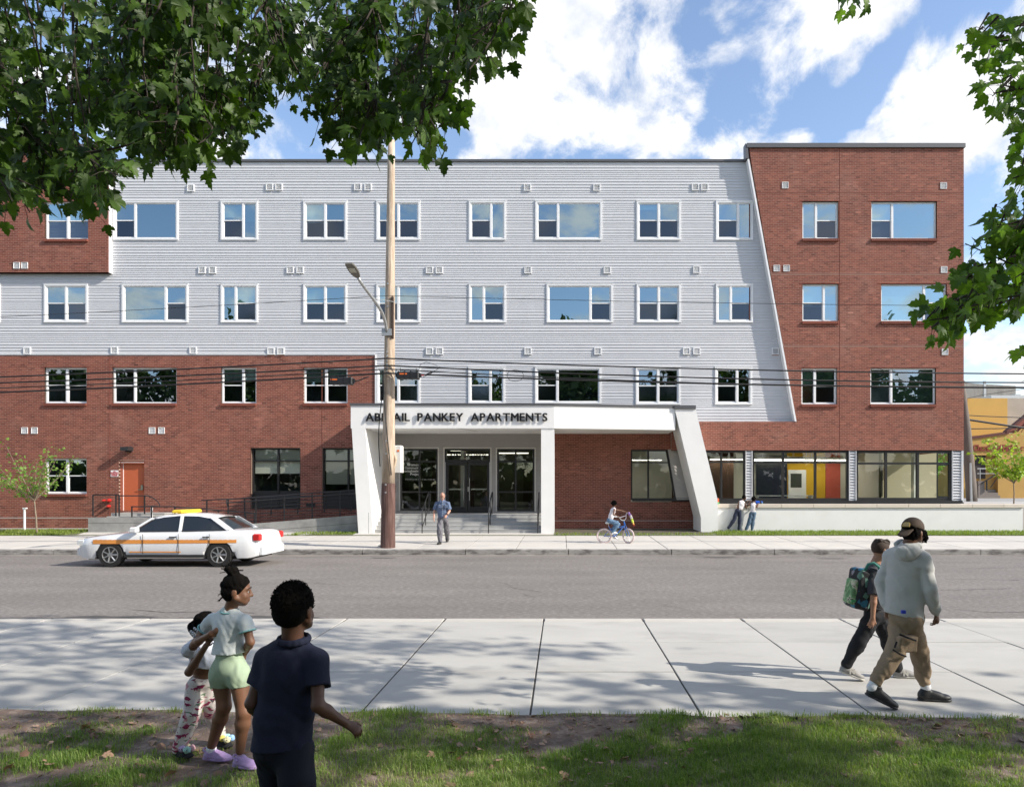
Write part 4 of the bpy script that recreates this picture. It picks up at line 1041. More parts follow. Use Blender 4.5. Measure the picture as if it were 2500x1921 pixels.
h = MB(); c = headp + dirv*.0 + upv*.09; h.lathe([(.03,-.03),(.04,0),(.04,.05),(.02,.07)], tuple(c), 'z', 8); h.build('photocell', m_rail, hd)
h = MB(); c = headp+dirv*.22-upv*.034; q = [c+side*.09-dirv*.10, c-side*.09-dirv*.10, c-side*.09+dirv*.14, c+side*.09+dirv*.14]; h.add(q+[v-upv*.01 for v in q], [(0,1,2,3),(4,5,6,7),(0,1,5,4),(1,2,6,5),(2,3,7,6),(3,0,4,7)]); h.build('lens', mat('led_lens', (.5,.5,.42), .3), hd)

# overhead cables: (left px at x=0, y at pole, right py at x=2500)
def cable(pyl, pyp, pyr, r, lbl, dz=0, name='cable', sag=.10, dd=-.28, split=True):
    a = P(-900, pyl+(pyl-pyp)*.9, DP+dd); b = Vector((pole_c(6).x, DP+dd, Z(pyp, DP+dd))); c = P(3900, pyr+3, DP+dd)
    m = P(0, pyl, DP+dd)
    pts = []
    def para(p, q, k, n=22):
        out = []
        for i in range(n+1):
            t = i/n; v = p.lerp(q, t); v.z -= k*4*t*(1-t); out.append(v)
        return out
    s = MB(); s.tube(para(a, b, sag)[:-1] + para(b, c, sag*3.2, 34), r, 6); return tag(s.build(name, m_wire), lbl, 'cable', 'overhead cables along the street')
cable(914, 875, 898, .024, 'topmost thick black cable crossing in front of second-floor windows')
cable(925, 892, 905, .024, 'second thick black cable from the top of the lower bundle', sag=.14)
cable(936, 901, 913, .017, 'thin black cable in the middle of the lower bundle', sag=.16)
cable(950, 911, 919, .027, 'lowest heavy black cable carrying the splice cases', sag=.12)
c5 = cable(771, 722, 741, .008, 'single thin wire crossing the third-floor windows', sag=.06)
for k, (px0, px1, py0, py1, lb, dx) in enumerate(((808,862,922,945,'long black splice case hanging on cable left of the timber pole',0),(970,1024,912,928,'black splice case with orange label right of the timber pole',0))):
    x0, x1 = X(px0,DP-.3), X(px1,DP-.3); zc = (Z(py0,DP)+Z(py1,DP))/2; h = .115
    e = empty('splice_case', ((x0+x1)/2, DP-.3, zc), lb, 'splice case')
    s = MB(); s.rbox(x0, x1, DP-.42, DP-.17, zc-h, zc+h, .03)
    s.build('case', m_rail, e, bevel=.01)
    s = MB()
    for i in range(4):
        xx = x0+.06+(x1-x0-.12)*i/3; s.box(xx-.012, xx+.012, DP-.43, DP-.16, zc-h-.012, zc+h+.012)
    s.box(x0-.05, x0, DP-.36, DP-.24, zc-.05, zc+.05); s.box(x1, x1+.06, DP-.36, DP-.24, zc-.06, zc+.06)
    s.build('clamp', m_wire, e)
    s = MB(); a = x0+.10 if k else x0+.02; s.box(a, a+.24, DP-.426, DP-.421, zc+.01, zc+.055); s.build('orange_label', mat('orange_sticker', (.75,.16,.03)), e)
    s = MB(); z_t = zc+h+(.05 if k else .02); s.tube([(x0+.1,DP-.3,zc+h),(x0+.1,DP-.3,z_t+.08)], .01, 5); s.tube([(x1-.1,DP-.3,zc+h),(x1-.1,DP-.3,z_t+.08)], .01, 5)
    s.tube([(x1+.05,DP-.3,zc),(x1+.2,DP-.3,zc+.02),(x1+.35,DP-.29,zc+.09),(x1+.5,DP-.28,zc+.14)], .02, 6); s.build('lead', m_wire, e)
s = MB(); s.box(X(1024,DP), X(1040,DP), DP-.33, DP-.3, Z(921,DP), Z(919.5,DP)); s.build('red_tie', mat('red_enamel', (.5,.03,.025)), e)
def loop(px, py, rx, ry, lbl):
    s = MB(); d = DP-.29; s.tube([P(px+rx*math.cos(a), py+ry*math.sin(a), d)+Vector((0,.02*math.sin(3*a),0)) for a in [k*2*math.pi/26 for k in range(27)]], .008, 5); tag(s.build('cable_loop', m_wire), lbl, 'cable', 'slack loops on the cables')
loop(1258, 917, 20, 14, 'slack wire loop hanging in front of siding right of the pole')
loop(2140, 912, 19, 13, 'slack wire loop in front of right tower window')
s = MB(); d = DP-.29; s.tube([P(x_, y_, d) for x_, y_ in ((1022,905),(1026,890),(1040,884),(1056,888),(1075,897),(1052,912),(1030,922))], .009, 5); tag(s.build('cable_loop', m_wire), 'open wire bow rising above the right splice case', 'cable')

# ---- ramp and railings -----------------------------------------------
ramp = empty('access_ramp', (X(500,30), 30, .15), 'grey concrete access ramp rising towards the left portal leg', 'ramp')
DR = 30.2
def rz_at(px):           # ramp top height
    if px < 330: return Z(1263,DR)
    return Z(1263,DR) + (Z(1283,DR)-Z(1263,DR))*min(1,(px-330)/230) if px < 560 else Z(1283,DR) + (Z(1257,DR)-Z(1283,DR))*(px-560)/312
s = MB(); prof = [(px, rz_at(px)) for px in (215, 330, 445, 560, 660, 770, 872)]
s.prism([(X(215,DR), .05)] + [(X(872,DR), .05)] + [(X(p,DR), z) for p, z in reversed(prof)], DR, DR+.22); s.build('ramp_wall', mat('ramp_concrete', (.30,.295,.28), .9, var=.2, scale=2.2, bump=.003, bscale=30, col2=(.22,.215,.21), c2scale=1.3, c2lo=.45, c2hi=.7), ramp)
s = MB(); s.prism([(X(215,DR), .05)] + [(X(872,DR), .05)] + [(X(p,DR), z-.12) for p, z in reversed(prof)], DR+.22, D0-.03); s.box(X(292,32), X(420,32), 31.4, D0-.03, .3, .93); s.box(X(292,32), X(440,32), 31.1, 31.4, .3, .8); s.build('ramp_deck', mat('deck_concrete', (.42,.41,.39), .9, var=.1, scale=2), ramp)
s = MB()
for i in range(40):
    p0, p1 = 215+i*16.4, 215+(i+1)*16.4; dz_ = .34 if p0 > 560 else .24
    s.quad((X(p0,DR),DR-.003,rz_at(p0)-dz_),(X(p1,DR),DR-.003,rz_at(p1)-dz_),(X(p1,DR),DR-.003,rz_at(p1)-dz_+.012),(X(p0,DR),DR-.003,rz_at(p0)-dz_+.012))
s.build('form_line', m_joint, ramp)
def railing(lbl, px0, px1, d, zt, zbot, nrails, posts, r=.021, hand=True, end=None):
    e = empty('railing', (X((px0+px1)/2,d), d, .3), lbl, 'railing')
    s = MB(); n = 12; pts = [Vector((X(px0+(px1-px0)*k/n,d), d, zt(px0+(px1-px0)*k/n))) for k in range(n+1)]
    if end: pts = [Vector((X(px0,d)+.0,d,zt(px0)-.33)), Vector((X(px0,d)-.06,d,zt(px0)-.06))] + pts
    s.tube(pts, r+.004, 8); s.build('top_rail', m_rail, e)
    for i in range(nrails):
        t = (i+1)/(nrails+.35)
        s = MB(); s.tube([Vector((X(p,d), d, zt(p)*(1-t)+zbot(p)*t)) for p in (px0, (px0+px1)/2, px1)], .011, 6); s.build('bar', m_rail, e)
    for p in posts:
        s = MB(); s.box(X(p,d)-.022, X(p,d)+.022, d-.02, d+.02, zbot(p)-.05, zt(p)); s.build('post', m_rail, e)
    if hand:
        s = MB(); s.tube([Vector((X(p,d), d-.08, zt(p)-.14)) for p in (px0+3, (px0+px1)/2, px1-2)], .02, 8)
        for p in posts: s.tube([Vector((X(p,d), d, zt(p)-.2)), Vector((X(p,d), d-.08, zt(p)-.14))], .008, 5)
        s.build('handrail', m_rail, e)
    return e
zr = lambda p: rz_at(p)
railing('black railing on the front edge of the ramp, climbing to the left portal leg', 556, 871, DR+.1, lambda p: Z(1220,DR)+(Z(1195.5,DR)-Z(1220,DR))*(p-540)/331, lambda p: rz_at(p)+.04, 7, (557, 625, 694, 762, 830), end=True)
railing('black railing against the brick wall at the back of the ramp', 492, 870, 31.7, lambda p: Z(1221,31.7)+(Z(1206,31.7)-Z(1221,31.7))*(p-490)/380, lambda p: Z(1262,31.7)+(Z(1245,31.7)-Z(1262,31.7))*(p-490)/380, 4, (505, 597, 662, 727, 792, 857), hand=False)
railing('black railing with looped ends on the switchback of the ramp', 320, 622, 30.9, lambda p: Z(1236.5,30.9)+(Z(1252,30.9)-Z(1236.5,30.9))*max(0,(p-420))/200, lambda p: Z(1275,30.9), 2, (322, 370, 427, 480, 533, 600, 621), hand=False)
railing('square black guard railing round the landing left of the orange door', 227, 291, 30.4, lambda p: Z(1208,30.4), lambda p: Z(1257,30.4), 0, (227, 283, 291), hand=False)
e = railing('black handrail in front of the orange door, bent down at its right end', 291, 362, 31.3, lambda p: Z(1210,31.3), lambda p: Z(1252,31.3), 0, (291, 353), hand=False)
s = MB(); d = 31.3; s.tube([P(362,1210,d), P(372,1214,d), P(385,1224,d), P(390,1232,d), P(390,1236,d), P(374,1235,d), P(355,1236,d)], .022, 8); s.build('bent_end', m_rail, e)
# stair handrails
def stair_rail(px, lbl):
    x = X(px, 29.7); e = empty('handrail', (x, 29.7, .15), lbl, 'handrail')
    y0, y1 = 29.62, 31.15; zb0, zb1 = .15, ZP
    s = MB(); s.tube([(x,y0,zb0),(x,y0,zb0+.86),(x,y0+.05,zb0+.95),(x,y1-.1,zb1+.92),(x,y1+.25,zb1+.94),(x,y1+.3,zb1+.9),(x,y1+.3,zb1+.55)], .022, 8); s.build('top_rail', m_rail, e)
    s = MB(); s.tube([(x,y0,zb0+.25),(x,y1,zb1+.3),(x,y1+.3,zb1+.55)], .02, 8); s.build('lower_rail', m_rail, e)
    for yy, z0 in ((y0+.75, .15+.3), (y1, ZP)):
        s = MB(); s.tube([(x,yy,z0),(x,yy,zb0+.95+(yy-y0)/(y1-y0)*(zb1+.92-zb0-.95))], .02, 8); s.build('post', m_rail, e)
stair_rail(901.5, 'black stair handrail beside the left portal leg')
stair_rail(1031.5, 'black stair handrail just left of the walking man')
stair_rail(1193, 'black stair handrail right of the glass double doors')
stair_rail(1313, 'black stair handrail beside the middle white column')

# ---- the church and street at far right ------------------------------
m_yel = mat('yellow_render', (.52,.31,.085), .9, var=.07, scale=.8, col2=(.42,.27,.10), c2scale=.7, c2lo=.5, c2hi=.75)
m_yel2 = mat('ochre_render', (.46,.28,.085), .9, var=.08, scale=.8)
m_maroon = mat('maroon_trim', (.10,.025,.018), .7)
DC = 62.0
church = empty('church', (X(2440,DC), DC, 1.2), 'yellow rendered church hall with dark red gable roof and recessed side entrance', 'church')
zt0 = Z(1069,DC)
s = MB(); x0, xd0, xd1, x1 = X(2340,DC), X(2379.5,DC), X(2436.5,DC), X(2640,DC); zd1 = Z(1111,DC); zg_ = 1.2
zR = lambda px: Z(1072,DC) + (Z(1057,DC)-Z(1072,DC))*(px-2364)/110
s.prism([(x0,zg_),(xd0,zg_),(xd0,Z(1069,DC)),(x0,Z(1075,DC))], DC, DC+.5); s.prism([(xd0,zd1),(xd1,zd1),(xd1,zR(2436)),(xd0,zR(2380))], DC, DC+.5)
s.prism([(xd1,zg_),(x1,zg_),(x1,Z(1000,DC)),(X(2560,DC),Z(1000,DC)),(X(2480,DC),zR(2480)),(xd1,zR(2436))], DC, DC+.5)
s.box(x0, x1, DC+.5, DC+14, zg_, Z(1062,DC)); 
s.build('wall', m_yel2, church)
s = MB(); s.box(xd0, xd1, DC+.51, DC+1.2, zg_, zd1); s.build('porch_wall', m_yel, church)
s = MB(); 
for (pa, pb) in ((2362,2420),(2420,2462)): s.prism([(X(pa,DC),zR(pa)-.02),(X(pb,DC),zR(pb)-.02),(X(pb,DC),zR(pb)+.2),(X(pa,DC),zR(pa)+.2)], DC-.12, DC+.6)
s.prism([(X(2455,DC),Z(1058,DC)),(X(2560,DC),Z(975,DC)),(X(2560,DC),Z(968,DC)),(X(2455,DC),Z(1052,DC))], DC-.15, DC+.4); s.build('roof_trim', m_maroon, church)
s = MB(); s.prism([(X(2458,DC),Z(1056,DC)),(X(2640,DC),Z(1052,DC)),(X(2640,DC),Z(960,DC)),(X(2570,DC),Z(965,DC))], DC+.05, DC+.45); rfo = s.build('roof', mat('red_tiles', (.23,.065,.045), .8, var=.15, scale=2), church)
for k in range(12):
    s = MB(); t = k/12; s.tube([(X(2466+k*9,DC),DC+.02,Z(1055,DC)),(X(2474+k*9+12,DC),DC+.02,Z(1055-(k+1)*7.4,DC))], .04, 5); s.build('seam', m_maroon, rfo)
s = MB(); s.box(X(2385,DC), X(2413,DC), DC+.42, DC+.52, Z(1168,DC), zd1); s.build('door', mat('church_door', (.02,.012,.012), .6), church)
s = MB(); s.box(X(2382,DC), X(2397,DC), DC-.4, DC+.5, zg_, Z(1174,DC)); s.build('porch_plinth', mat('plinth_grey', (.22,.19,.17), .9), church)
for k in range(5):
    s = MB(); s.box(X(2398,DC), X(2436,DC), DC-.35+k*.3, DC+1.2, zg_+k*.25, zg_+(k+1)*.25) if k < 4 else s.box(X(2404,DC), X(2436,DC), DC+.8, DC+1.2, zg_+1, zg_+1.25); s.build('step', mat('plinth_grey', (.22,.19,.17)), church)
s = MB(); d = DC-.3
s.tube([P(2386,1144,d), P(2436,1144,d)], .035, 6); s.tube([P(2386,1156,d), P(2436,1156,d)], .025, 6); s.tube([P(2393,1144,d), P(2393,1172,d)], .03, 6); s.build('porch_rail', m_galv, church)
s = MB(); s.tube([P(2396,1180,d-.2), P(2434,1156,d-.2)], .05, 6); s.tube([P(2409,1173,d-.2), P(2409,1198,d-.2)], .07, 6); s.tube([P(2418,1190,d-.2), P(2436,1165,d-.2)], .035, 6); s.build('stair_rail', m_rail, church)
me, w = text_mesh('Church Of Faith Inc', 1.0, .04, .018); sx = (X(2497,DC)-X(2375,DC))/w; me.transform(Matrix.Diagonal((sx, 1, .66*1.15, 1)))
flat('lettering', me, mat('maroon_letter', (.25,.035,.02), .6), church, (X(2375,DC), DC-.06, Z(1100.5,DC)))
hall = empty('hall', (X(2440,70), 70, 1.2), 'taller ochre flat-roofed block standing behind the church entrance', 'building')
DH = 68.0
s = MB(); s.box(X(2340,DH), X(2459.5,DH), DH, DH+12, 1, Z(972,DH)); s.build('wall', mat('hall_yellow', (.56,.35,.10), .9, var=.06, scale=.5), hall)
s = MB(); s.box(X(2459.6,DH), X(2700,DH), DH+.1, DH+12, 1, Z(972,DH)); s.build('rendered_wall', mat('bare_render', (.42,.37,.31), .95, var=.15, scale=.6), hall)
s = MB(); s.box(X(2339,DH), X(2360.5,DH), DH-.1, DH, 1, Z(974,DH)); s.build('corner_strip', m_maroon, hall)
ware = empty('warehouse', (X(2400,95), 95, 1.2), 'weathered grey concrete warehouse seen above the church hall', 'building')
DW = 95.0
s = MB(); s.prism([(X(2300,DW),0),(X(2480,DW),0),(X(2480,DW),Z(942,DW)),(X(2353,DW),Z(934.5,DW)),(X(2300,DW),Z(934,DW))], DW, DW+20); s.build('wall', mat('stained_concrete', (.33,.31,.28), .95, var=.25, scale=.5, stretch=(2,2,.4), col2=(.14,.13,.12), c2scale=.5, c2lo=.48, c2hi=.66), ware)
s = MB(); s.box(X(2401,DW-1), X(2406.5,DW-1), DW-1.1, DW-.9, Z(972,DW-1), Z(930,DW-1)); s.build('flue', m_galv, ware)
s = MB(); s.box(X(2420,75), X(2520,75), 75, 77, Z(972,75), Z(965,75)); s.box(X(2478,75), X(2492,75), 75, 76, Z(965,75), Z(962,75)); tag(s.build('roof_plant', m_galv), 'low metal roof unit on top of the church hall', 'roof unit')
lp = empty('utility_pole', (X(2371,46), 46, 1.2), 'weathered grey utility pole leaning at the corner beyond the brick tower', 'utility pole')
s = MB(); d = 46; s.tube([P(2373,1227,d), P(2370,1180,d), P(2365,1120,d), P(2359.5,1050,d), P(2354,990,d), P(2349,930,d)], [.33,.32,.30,.27,.2,.16], 12); s.build('shaft', m_wood3, lp, smooth=True)
s = MB(); s.tube([P(2369,1130,d-.3), P(2371.5,1226,d-.3)], [.07,.08], 6); s.build('conduit', m_galv, lp)
for (pts, r, lb) in (([(2352,1013),(2400,1016),(2510,1020)], .03, 'thin upper cable leaving the leaning pole towards the right'),
                 ([(2356,1023),(2368,1025),(2440,1036),(2510,1046)], .07, 'thick black cable sloping right from the leaning pole'),
                 ([(2356,1047),(2440,1046),(2510,1043)], .035, 'lower cable leaving the leaning pole level with the roof trim'),
                 ([(2352,975),(2400,964),(2510,948)], .018, 'fine wire rising right across the grey warehouse')):
    s = MB(); s.tube([P(a,b_,48) for a, b_ in pts], r, 6); tag(s.build('cable', m_wire), lb, 'cable', 'cables at the leaning pole')
# small rubbish by the foot of the pole, post by the brick
s = MB(); s.ball(P(927,1334,23.8), .06, 6); s.ball(P(924,1337,23.7), .04, 6); s.box(X(921,23.7), X(929,23.7), 23.68, 23.76, .04, .09); s.build('ground_clamp', mat('bag_white', (.5,.48,.45), .7), pole)
s = MB(); d = 31.4; s.tube([P(60,1303,d), P(60,1240,d)], .045, 8); s.box(X(57,d), X(65,d), d-.06, d+.06, Z(1242,d), Z(1239,d)); tag(s.build('vent_pipe', m_white), 'thin white vent pipe on the lawn against the left brick wall', 'pipe')
s = MB(); d=31.0; s.tube([P(370,1300,d), P(370,1239,d)], .045, 8); tag(s.build('vent_pipe', m_white), 'thin white pipe standing in front of the orange door landing', 'pipe')

# ---- car -------------------------------------------------------------
def make_car():
    m_cp = mat('car_paint', (.78,.79,.80), .18, coat=1.0, var=0)
    m_glass = mat('car_glass', (.015,.018,.02), .06, spec=.8); m_tyre = mat('tyre', (.015,.015,.015), .85); m_rim = mat('rim', (.5,.5,.5), .35, metal=.9)
    m_str = mat('stripe_orange', (.75,.30,.07), .4); m_trim = mat('car_trim', (.02,.02,.02), .5)
    yn = 19.55; xc = (X(175,yn)+X(634,yn))/2; zr_ = Z_ROAD
    e = empty('car', (xc, yn+.93, zr_), 'white saloon car with orange stripe and yellow roof light driving left', 'car')
    L2, Wd = 2.52, .93
    def I(tab, x):
        for (a, va), (b, vb) in zip(tab[:-1], tab[1:]):
            if a <= x <= b:
                t = (x-a)/(b-a); t = t*t*(3-2*t) if False else t
                return va+(vb-va)*t
        return tab[-1][1] if x > tab[-1][0] else tab[0][1]
    top = [(-2.52,.62),(-2.46,.74),(-2.3,.80),(-1.8,.87),(-1.2,.93),(-.95,.96),(-.6,.965),(.5,.975),(1.45,1.0),(1.6,1.01),(2.1,1.0),(2.38,.96),(2.46,.88),(2.52,.72)]
    bot = [(-2.52,.36),(-2.45,.26),(-2.2,.22),(2.2,.24),(2.45,.30),(2.52,.42)]
    wid = [(-2.52,.60),(-2.44,.76),(-2.2,.87),(-1.6,.915),(0,.93),(1.6,.92),(2.2,.88),(2.44,.79),(2.52,.66)]
    wheels = (-1.52, 1.42); WR = .335
    xs = sorted(set([round(v, 3) for v in list(np.linspace(-2.52, 2.52, 57))] + [w+s_*WR*1.13 for w in wheels for s_ in (-1, 1)]))
    rows = []; b = MB()
    for x in xs:
        zt, zb_, w = I(top, x), I(bot, x), I(wid, x)
        arch = 0
        for wx in wheels:
            if abs(x-wx) < WR*1.15: arch = max(arch, math.sqrt(max(0,(WR*1.15)**2-(x-wx)**2)) + WR)
        low = max(zb_, arch)
        sh = zt - .10
        pr = [(w*.93, low), (w*.985, max(low+.01, min(.42, sh))), (w, max(low+.02, .60 if .60 < sh else sh-.02)), (w*.985, max(low+.03, sh-.03)), (w*.93, zt-.035), (w*.80, zt-.006), (w*.45, zt+.012), (0, zt+.02)]
        ring = [(x, -y, z) for y, z in pr] + [(x, y, z) for y, z in reversed(pr[:-1])]
        rows.append(ring)
    n = len(rows[0]); vs = [v for r in rows for v in r]; fs = []
    for i in range(len(rows)-1):
        for k in range(n-1): fs.append((i*n+k, i*n+k+1, (i+1)*n+k+1, (i+1)*n+k))
        fs.append((i*n, (i+1)*n, (i+1)*n+n-1, i*n+n-1))
    fs += [tuple(range(n)), tuple(range(len(vs)-1, len(vs)-n-1, -1))]
    b.add(vs, fs)
    org = Vector((xc, yn+.93, zr_))
    def put(mb, name, m, parent, smooth=False, bevel=0):
        mb.v = [(v[0]+org.x, v[1]+org.y, v[2]+org.z) for v in mb.v]; return mb.build(name, m, parent, smooth=smooth, bevel=bevel)
    body = put(b, 'body', m_cp, e, smooth=True)
    md = body.modifiers.new('es', 'EDGE_SPLIT'); md.split_angle = math.radians(38)
    # greenhouse: glass hull, then roof and pillars in paint
    gl = [(-1.02,.955,.78),(-.45,1.34,.66),(.05,1.415,.63),(.75,1.405,.63),(1.15,1.33,.64),(1.72,1.0,.74)]
    def hull(sec, inset=0, y_only=None):
        g = MB(); rows = []
        for (x, z, w) in sec:
            wb = .80; base = .945
            rows.append([(x,-(wb-inset) if z > .97 else -w, base),(x,-w+inset,z-.045),(x,-w*.86,z),(x,0,z+.02),(x,w*.86,z),(x,w-inset,z-.045),(x,(wb-inset) if z > .97 else w,base)])
        vs = [v for r in rows for v in r]; fs = []
        for i in range(len(rows)-1):
            for k in range(6): fs.append((i*7+k, i*7+k+1, (i+1)*7+k+1, (i+1)*7+k))
        g.add(vs, fs); return g
    put(hull(gl), 'windows', m_glass, e, smooth=False)
    rf = MB(); sec = [(-.52,1.325,.665),(-.2,1.395,.645),(.2,1.435,.635),(.75,1.425,.635),(1.12,1.36,.645),(1.2,1.325,.65)]
    vs = []; fs = []
    for (x, z, w) in sec: vs += [(x,-w-.005,z-.055),(x,-w*.87,z-.0),(x,0,z+.025),(x,w*.87,z-.0),(x,w+.005,z-.055)]
    for i in range(len(sec)-1):
        for k in range(4): fs.append((i*5+k, i*5+k+1, (i+1)*5+k+1, (i+1)*5+k))
    rf.add(vs, fs); put(rf, 'roof', m_cp, e, smooth=True)
    for sy in (-1, 1):
        for (xa, za, ya, xb, zb2, yb, w) in ((-1.05,.95,.80,-.48,1.33,.665,.05),(.32,.95,.812,.30,1.40,.645,.04),(1.72,.97,.80,1.16,1.335,.66,.10)):
            pl = MB(); pl.add([(xa-w,sy*(ya+.006),za),(xa+w,sy*(ya+.006),za),(xb+w,sy*(yb+.008),zb2),(xb-w,sy*(yb+.008),zb2),(xa-w,sy*(ya-.03),za),(xa+w,sy*(ya-.03),za),(xb+w,sy*(yb-.03),zb2),(xb-w,sy*(yb-.03),zb2)],
                   [(0,1,2,3),(4,5,6,7),(0,1,5,4),(1,2,6,5),(2,3,7,6),(3,0,4,7)]); put(pl, 'pillar', m_cp, e)
    for sy in (-1, 1):
        st_ = MB()
        for k in range(30):
            xa, xb = -2.0+k*.13, -2.0+(k+1)*.13
            if any(abs((xa+xb)/2-w_) < WR*1.0 for w_ in wheels) and False: continue
            wa, wb = I(wid, xa)+.004, I(wid, xb)+.004
            st_.quad((xa,sy*wa,.63+.03*(xa+2)/4),(xb,sy*wb,.63+.03*(xb+2)/4),(xb,sy*wb*.997,.75),(xa,sy*wa*.997,.74))
        put(st_, 'stripe', m_str, e)
        st_ = MB()
        for k in range(10):
            xa, xb = -1.0+k*.14, -1.0+(k+1)*.14; st_.quad((xa,sy*(I(wid,xa)*.985+.007),.40),(xb,sy*(I(wid,xb)*.985+.007),.40),(xb,sy*(I(wid,xb)*.985+.007),.43),(xa,sy*(I(wid,xa)*.985+.007),.43))
        put(st_, 'stripe', m_str, e)
        dl = MB()
        for xx in (-.62, .34, 1.18): dl.box(xx-.006, xx+.006, sy*.936-.004, sy*.936+.004, .36, .90)
        for xx in (.1, 1.0): dl.box(xx, xx+.18, sy*.945-.012, sy*.945+.012, .80, .83)
        put(dl, 'door_seam', m_trim, e)
        mr = MB(); mr.rbox(-.92, -.72, sy*.98-.09, sy*.98+.09, .96, 1.09, .03); put(mr, 'mirror', m_cp, e)
        hl_ = MB(); hl_.rbox(-2.50, -2.28, sy*.70-.11, sy*.70+.11, .60, .74, .03); put(hl_, 'headlight', mat('headlight', (.6,.62,.62), .1), e)
        tl = MB(); tl.rbox(2.30, 2.51, sy*.76-.09, sy*.76+.09, .72, .90, .03); put(tl, 'tail_light', mat('tail_light', (.5,.02,.02), .2), e)
    for b6 in ((-2.56,-2.40,-.72,.72,.30,.52,.04),(2.42,2.57,-.74,.74,.32,.56,.04)): bp = MB(); bp.rbox(*b6); put(bp, 'bumper', m_cp, e)
    pt = MB(); pt.box(2.572,2.58,-.16,.16,.40,.50); put(pt, 'number_plate', m_white, e)
    gr = MB(); gr.rbox(-2.575,-2.50,-.42,.42,.55,.68,.02); put(gr, 'grille', m_trim, e)
    an = MB(); an.tube([(1.5,-.3,1.12),(1.62,-.3,1.62)], .004, 4); put(an, 'aerial', m_trim, e)
    sl_ = MB(); sl_.box(-1.12,1.02,-.945,-.90,.27,.34); sl_.box(-1.12,1.02,.90,.945,.27,.34); put(sl_, 'sill_guard', m_trim, e)
    wl = MB()
    for sy in (-1,1): wl.tube([(-1.02,sy*.80,.955),(1.66,sy*.80,.985)], .012, 5)
    put(wl, 'window_trim', m_trim, e)
    it = MB(); it.rbox(-.35,.0,-.55,-.15,.6,1.15,.05); it.rbox(-.35,.0,.15,.55,.6,1.15,.05); it.rbox(.75,1.05,-.6,.6,.6,1.10,.05); put(it, 'seats', m_trim, e)
    lb = MB(); lb.rbox(-.05, .25, -.55, .55, 1.455, 1.54, .03); put(lb, 'light_bar', mat('amber_lens', (.75,.55,.04), .25), e)
    for wx in wheels:
        for sy in (-1, 1):
            t = MB(); c = (wx, sy*.80, WR); t.lathe([(WR*.62,-.105),(WR*.96,-.105),(WR,-.07),(WR,.07),(WR*.96,.105),(WR*.62,.105)], c, 'y', 28); wo_ = put(t, 'wheel', m_tyre, e)
            r = MB(); r.lathe([(WR*.56,-.085),(WR*.60,-.112),(WR*.66,-.112),(WR*.66,.112),(WR*.60,.112),(WR*.56,.085)], c, 'y', 24); r.lathe([(.02,-.115),(WR*.2,-.108),(WR*.22,-.08),(WR*.22,.08),(WR*.2,.108),(.02,.115)], c, 'y', 12)
            for q in range(7):
                a = q*2*math.pi/7; ca, sa = math.cos(a), math.sin(a); r.tube([(c[0]+ca*WR*.18, c[1]+sy*.095, c[2]+sa*WR*.18), (c[0]+ca*WR*.60, c[1]+sy*.098, c[2]+sa*WR*.60)], .024, 5); put(r, 'rim', m_rim, wo_)
    sh = MB(); sh.box(-2.2, 2.2, -.75, .75, .20, .34)
    for wx in wheels: sh.box(wx-.40, wx+.40, -.88, .88, .3, .72)
    put(sh, 'underbody', m_trim, e)
make_car()
# ---------------------------------------------------------------- trees, leaves and grass
rng = np.random.default_rng(4)
def foliage_mat(name, c1, c2, trans=.35, attr='tint', rough=.5, back=(.5,.9,.25)):
    m = bpy.data.materials.new(name); m.use_nodes = True; nt = m.node_tree; N = nt.nodes.new; L = nt.links.new
    b = nt.nodes['Principled BSDF']; o = nt.nodes['Material Output']
    a = N('ShaderNodeAttribute'); a.attribute_name = attr
    sp = N('ShaderNodeSeparateColor'); L(a.outputs['Color'], sp.inputs[0])
    mx = N('ShaderNodeMixRGB'); mx.inputs[1].default_value = (*c1,1); mx.inputs[2].default_value = (*c2,1); L(sp.outputs[0], mx.inputs[0])
    L(mx.outputs[0], b.inputs['Base Color']); b.inputs['Roughness'].default_value = rough; b.inputs['Specular IOR Level'].default_value = .35
    t = N('ShaderNodeBsdfTranslucent'); g = N('ShaderNodeMixRGB'); g.blend_type = 'MULTIPLY'; g.inputs[0].default_value = 1; g.inputs[2].default_value = (1.7,1.95,.65,1); L(mx.outputs[0], g.inputs[1]); L(g.outputs[0], t.inputs[0])
    ms = N('ShaderNodeMixShader'); ms.inputs[0].default_value = trans; L(b.outputs[0], ms.inputs[1]); L(t.outputs[0], ms.inputs[2]); L(ms.outputs[0], o.inputs[0])
    MATS[name] = m; return m
m_leaf = foliage_mat('plane_leaf', (.022,.050,.009), (.085,.155,.022), .34)
m_leaf_b = foliage_mat('plane_leaf_painted_sun', (.045,.10,.012), (.16,.27,.035), .36)  # brighter copy of the plane leaf, sunlight on the right boughs put into its colour
m_leaf_y = foliage_mat('young_leaf', (.10,.20,.035), (.20,.32,.06), .35)
m_leaf_y2 = foliage_mat('young_leaf_yellow', (.19,.28,.03), (.32,.42,.05), .35)
m_leaf_p = foliage_mat('park_leaf', (.030,.062,.014), (.055,.10,.02), .2)
m_grass = foliage_mat('grass_blade', (.105,.185,.030), (.36,.39,.16), .38)
m_grass_f = foliage_mat('lawn_blade', (.13,.20,.03), (.25,.30,.06), .3)
m_litter = foliage_mat('dead_leaf', (.14,.075,.05), (.36,.23,.16), .1)
m_bark = mat('bark', (.045,.035,.028), .9, var=.3, scale=8, bump=.01, bscale=20)
m_bark_y = mat('young_bark', (.24,.19,.14), .9, var=.2, scale=10)
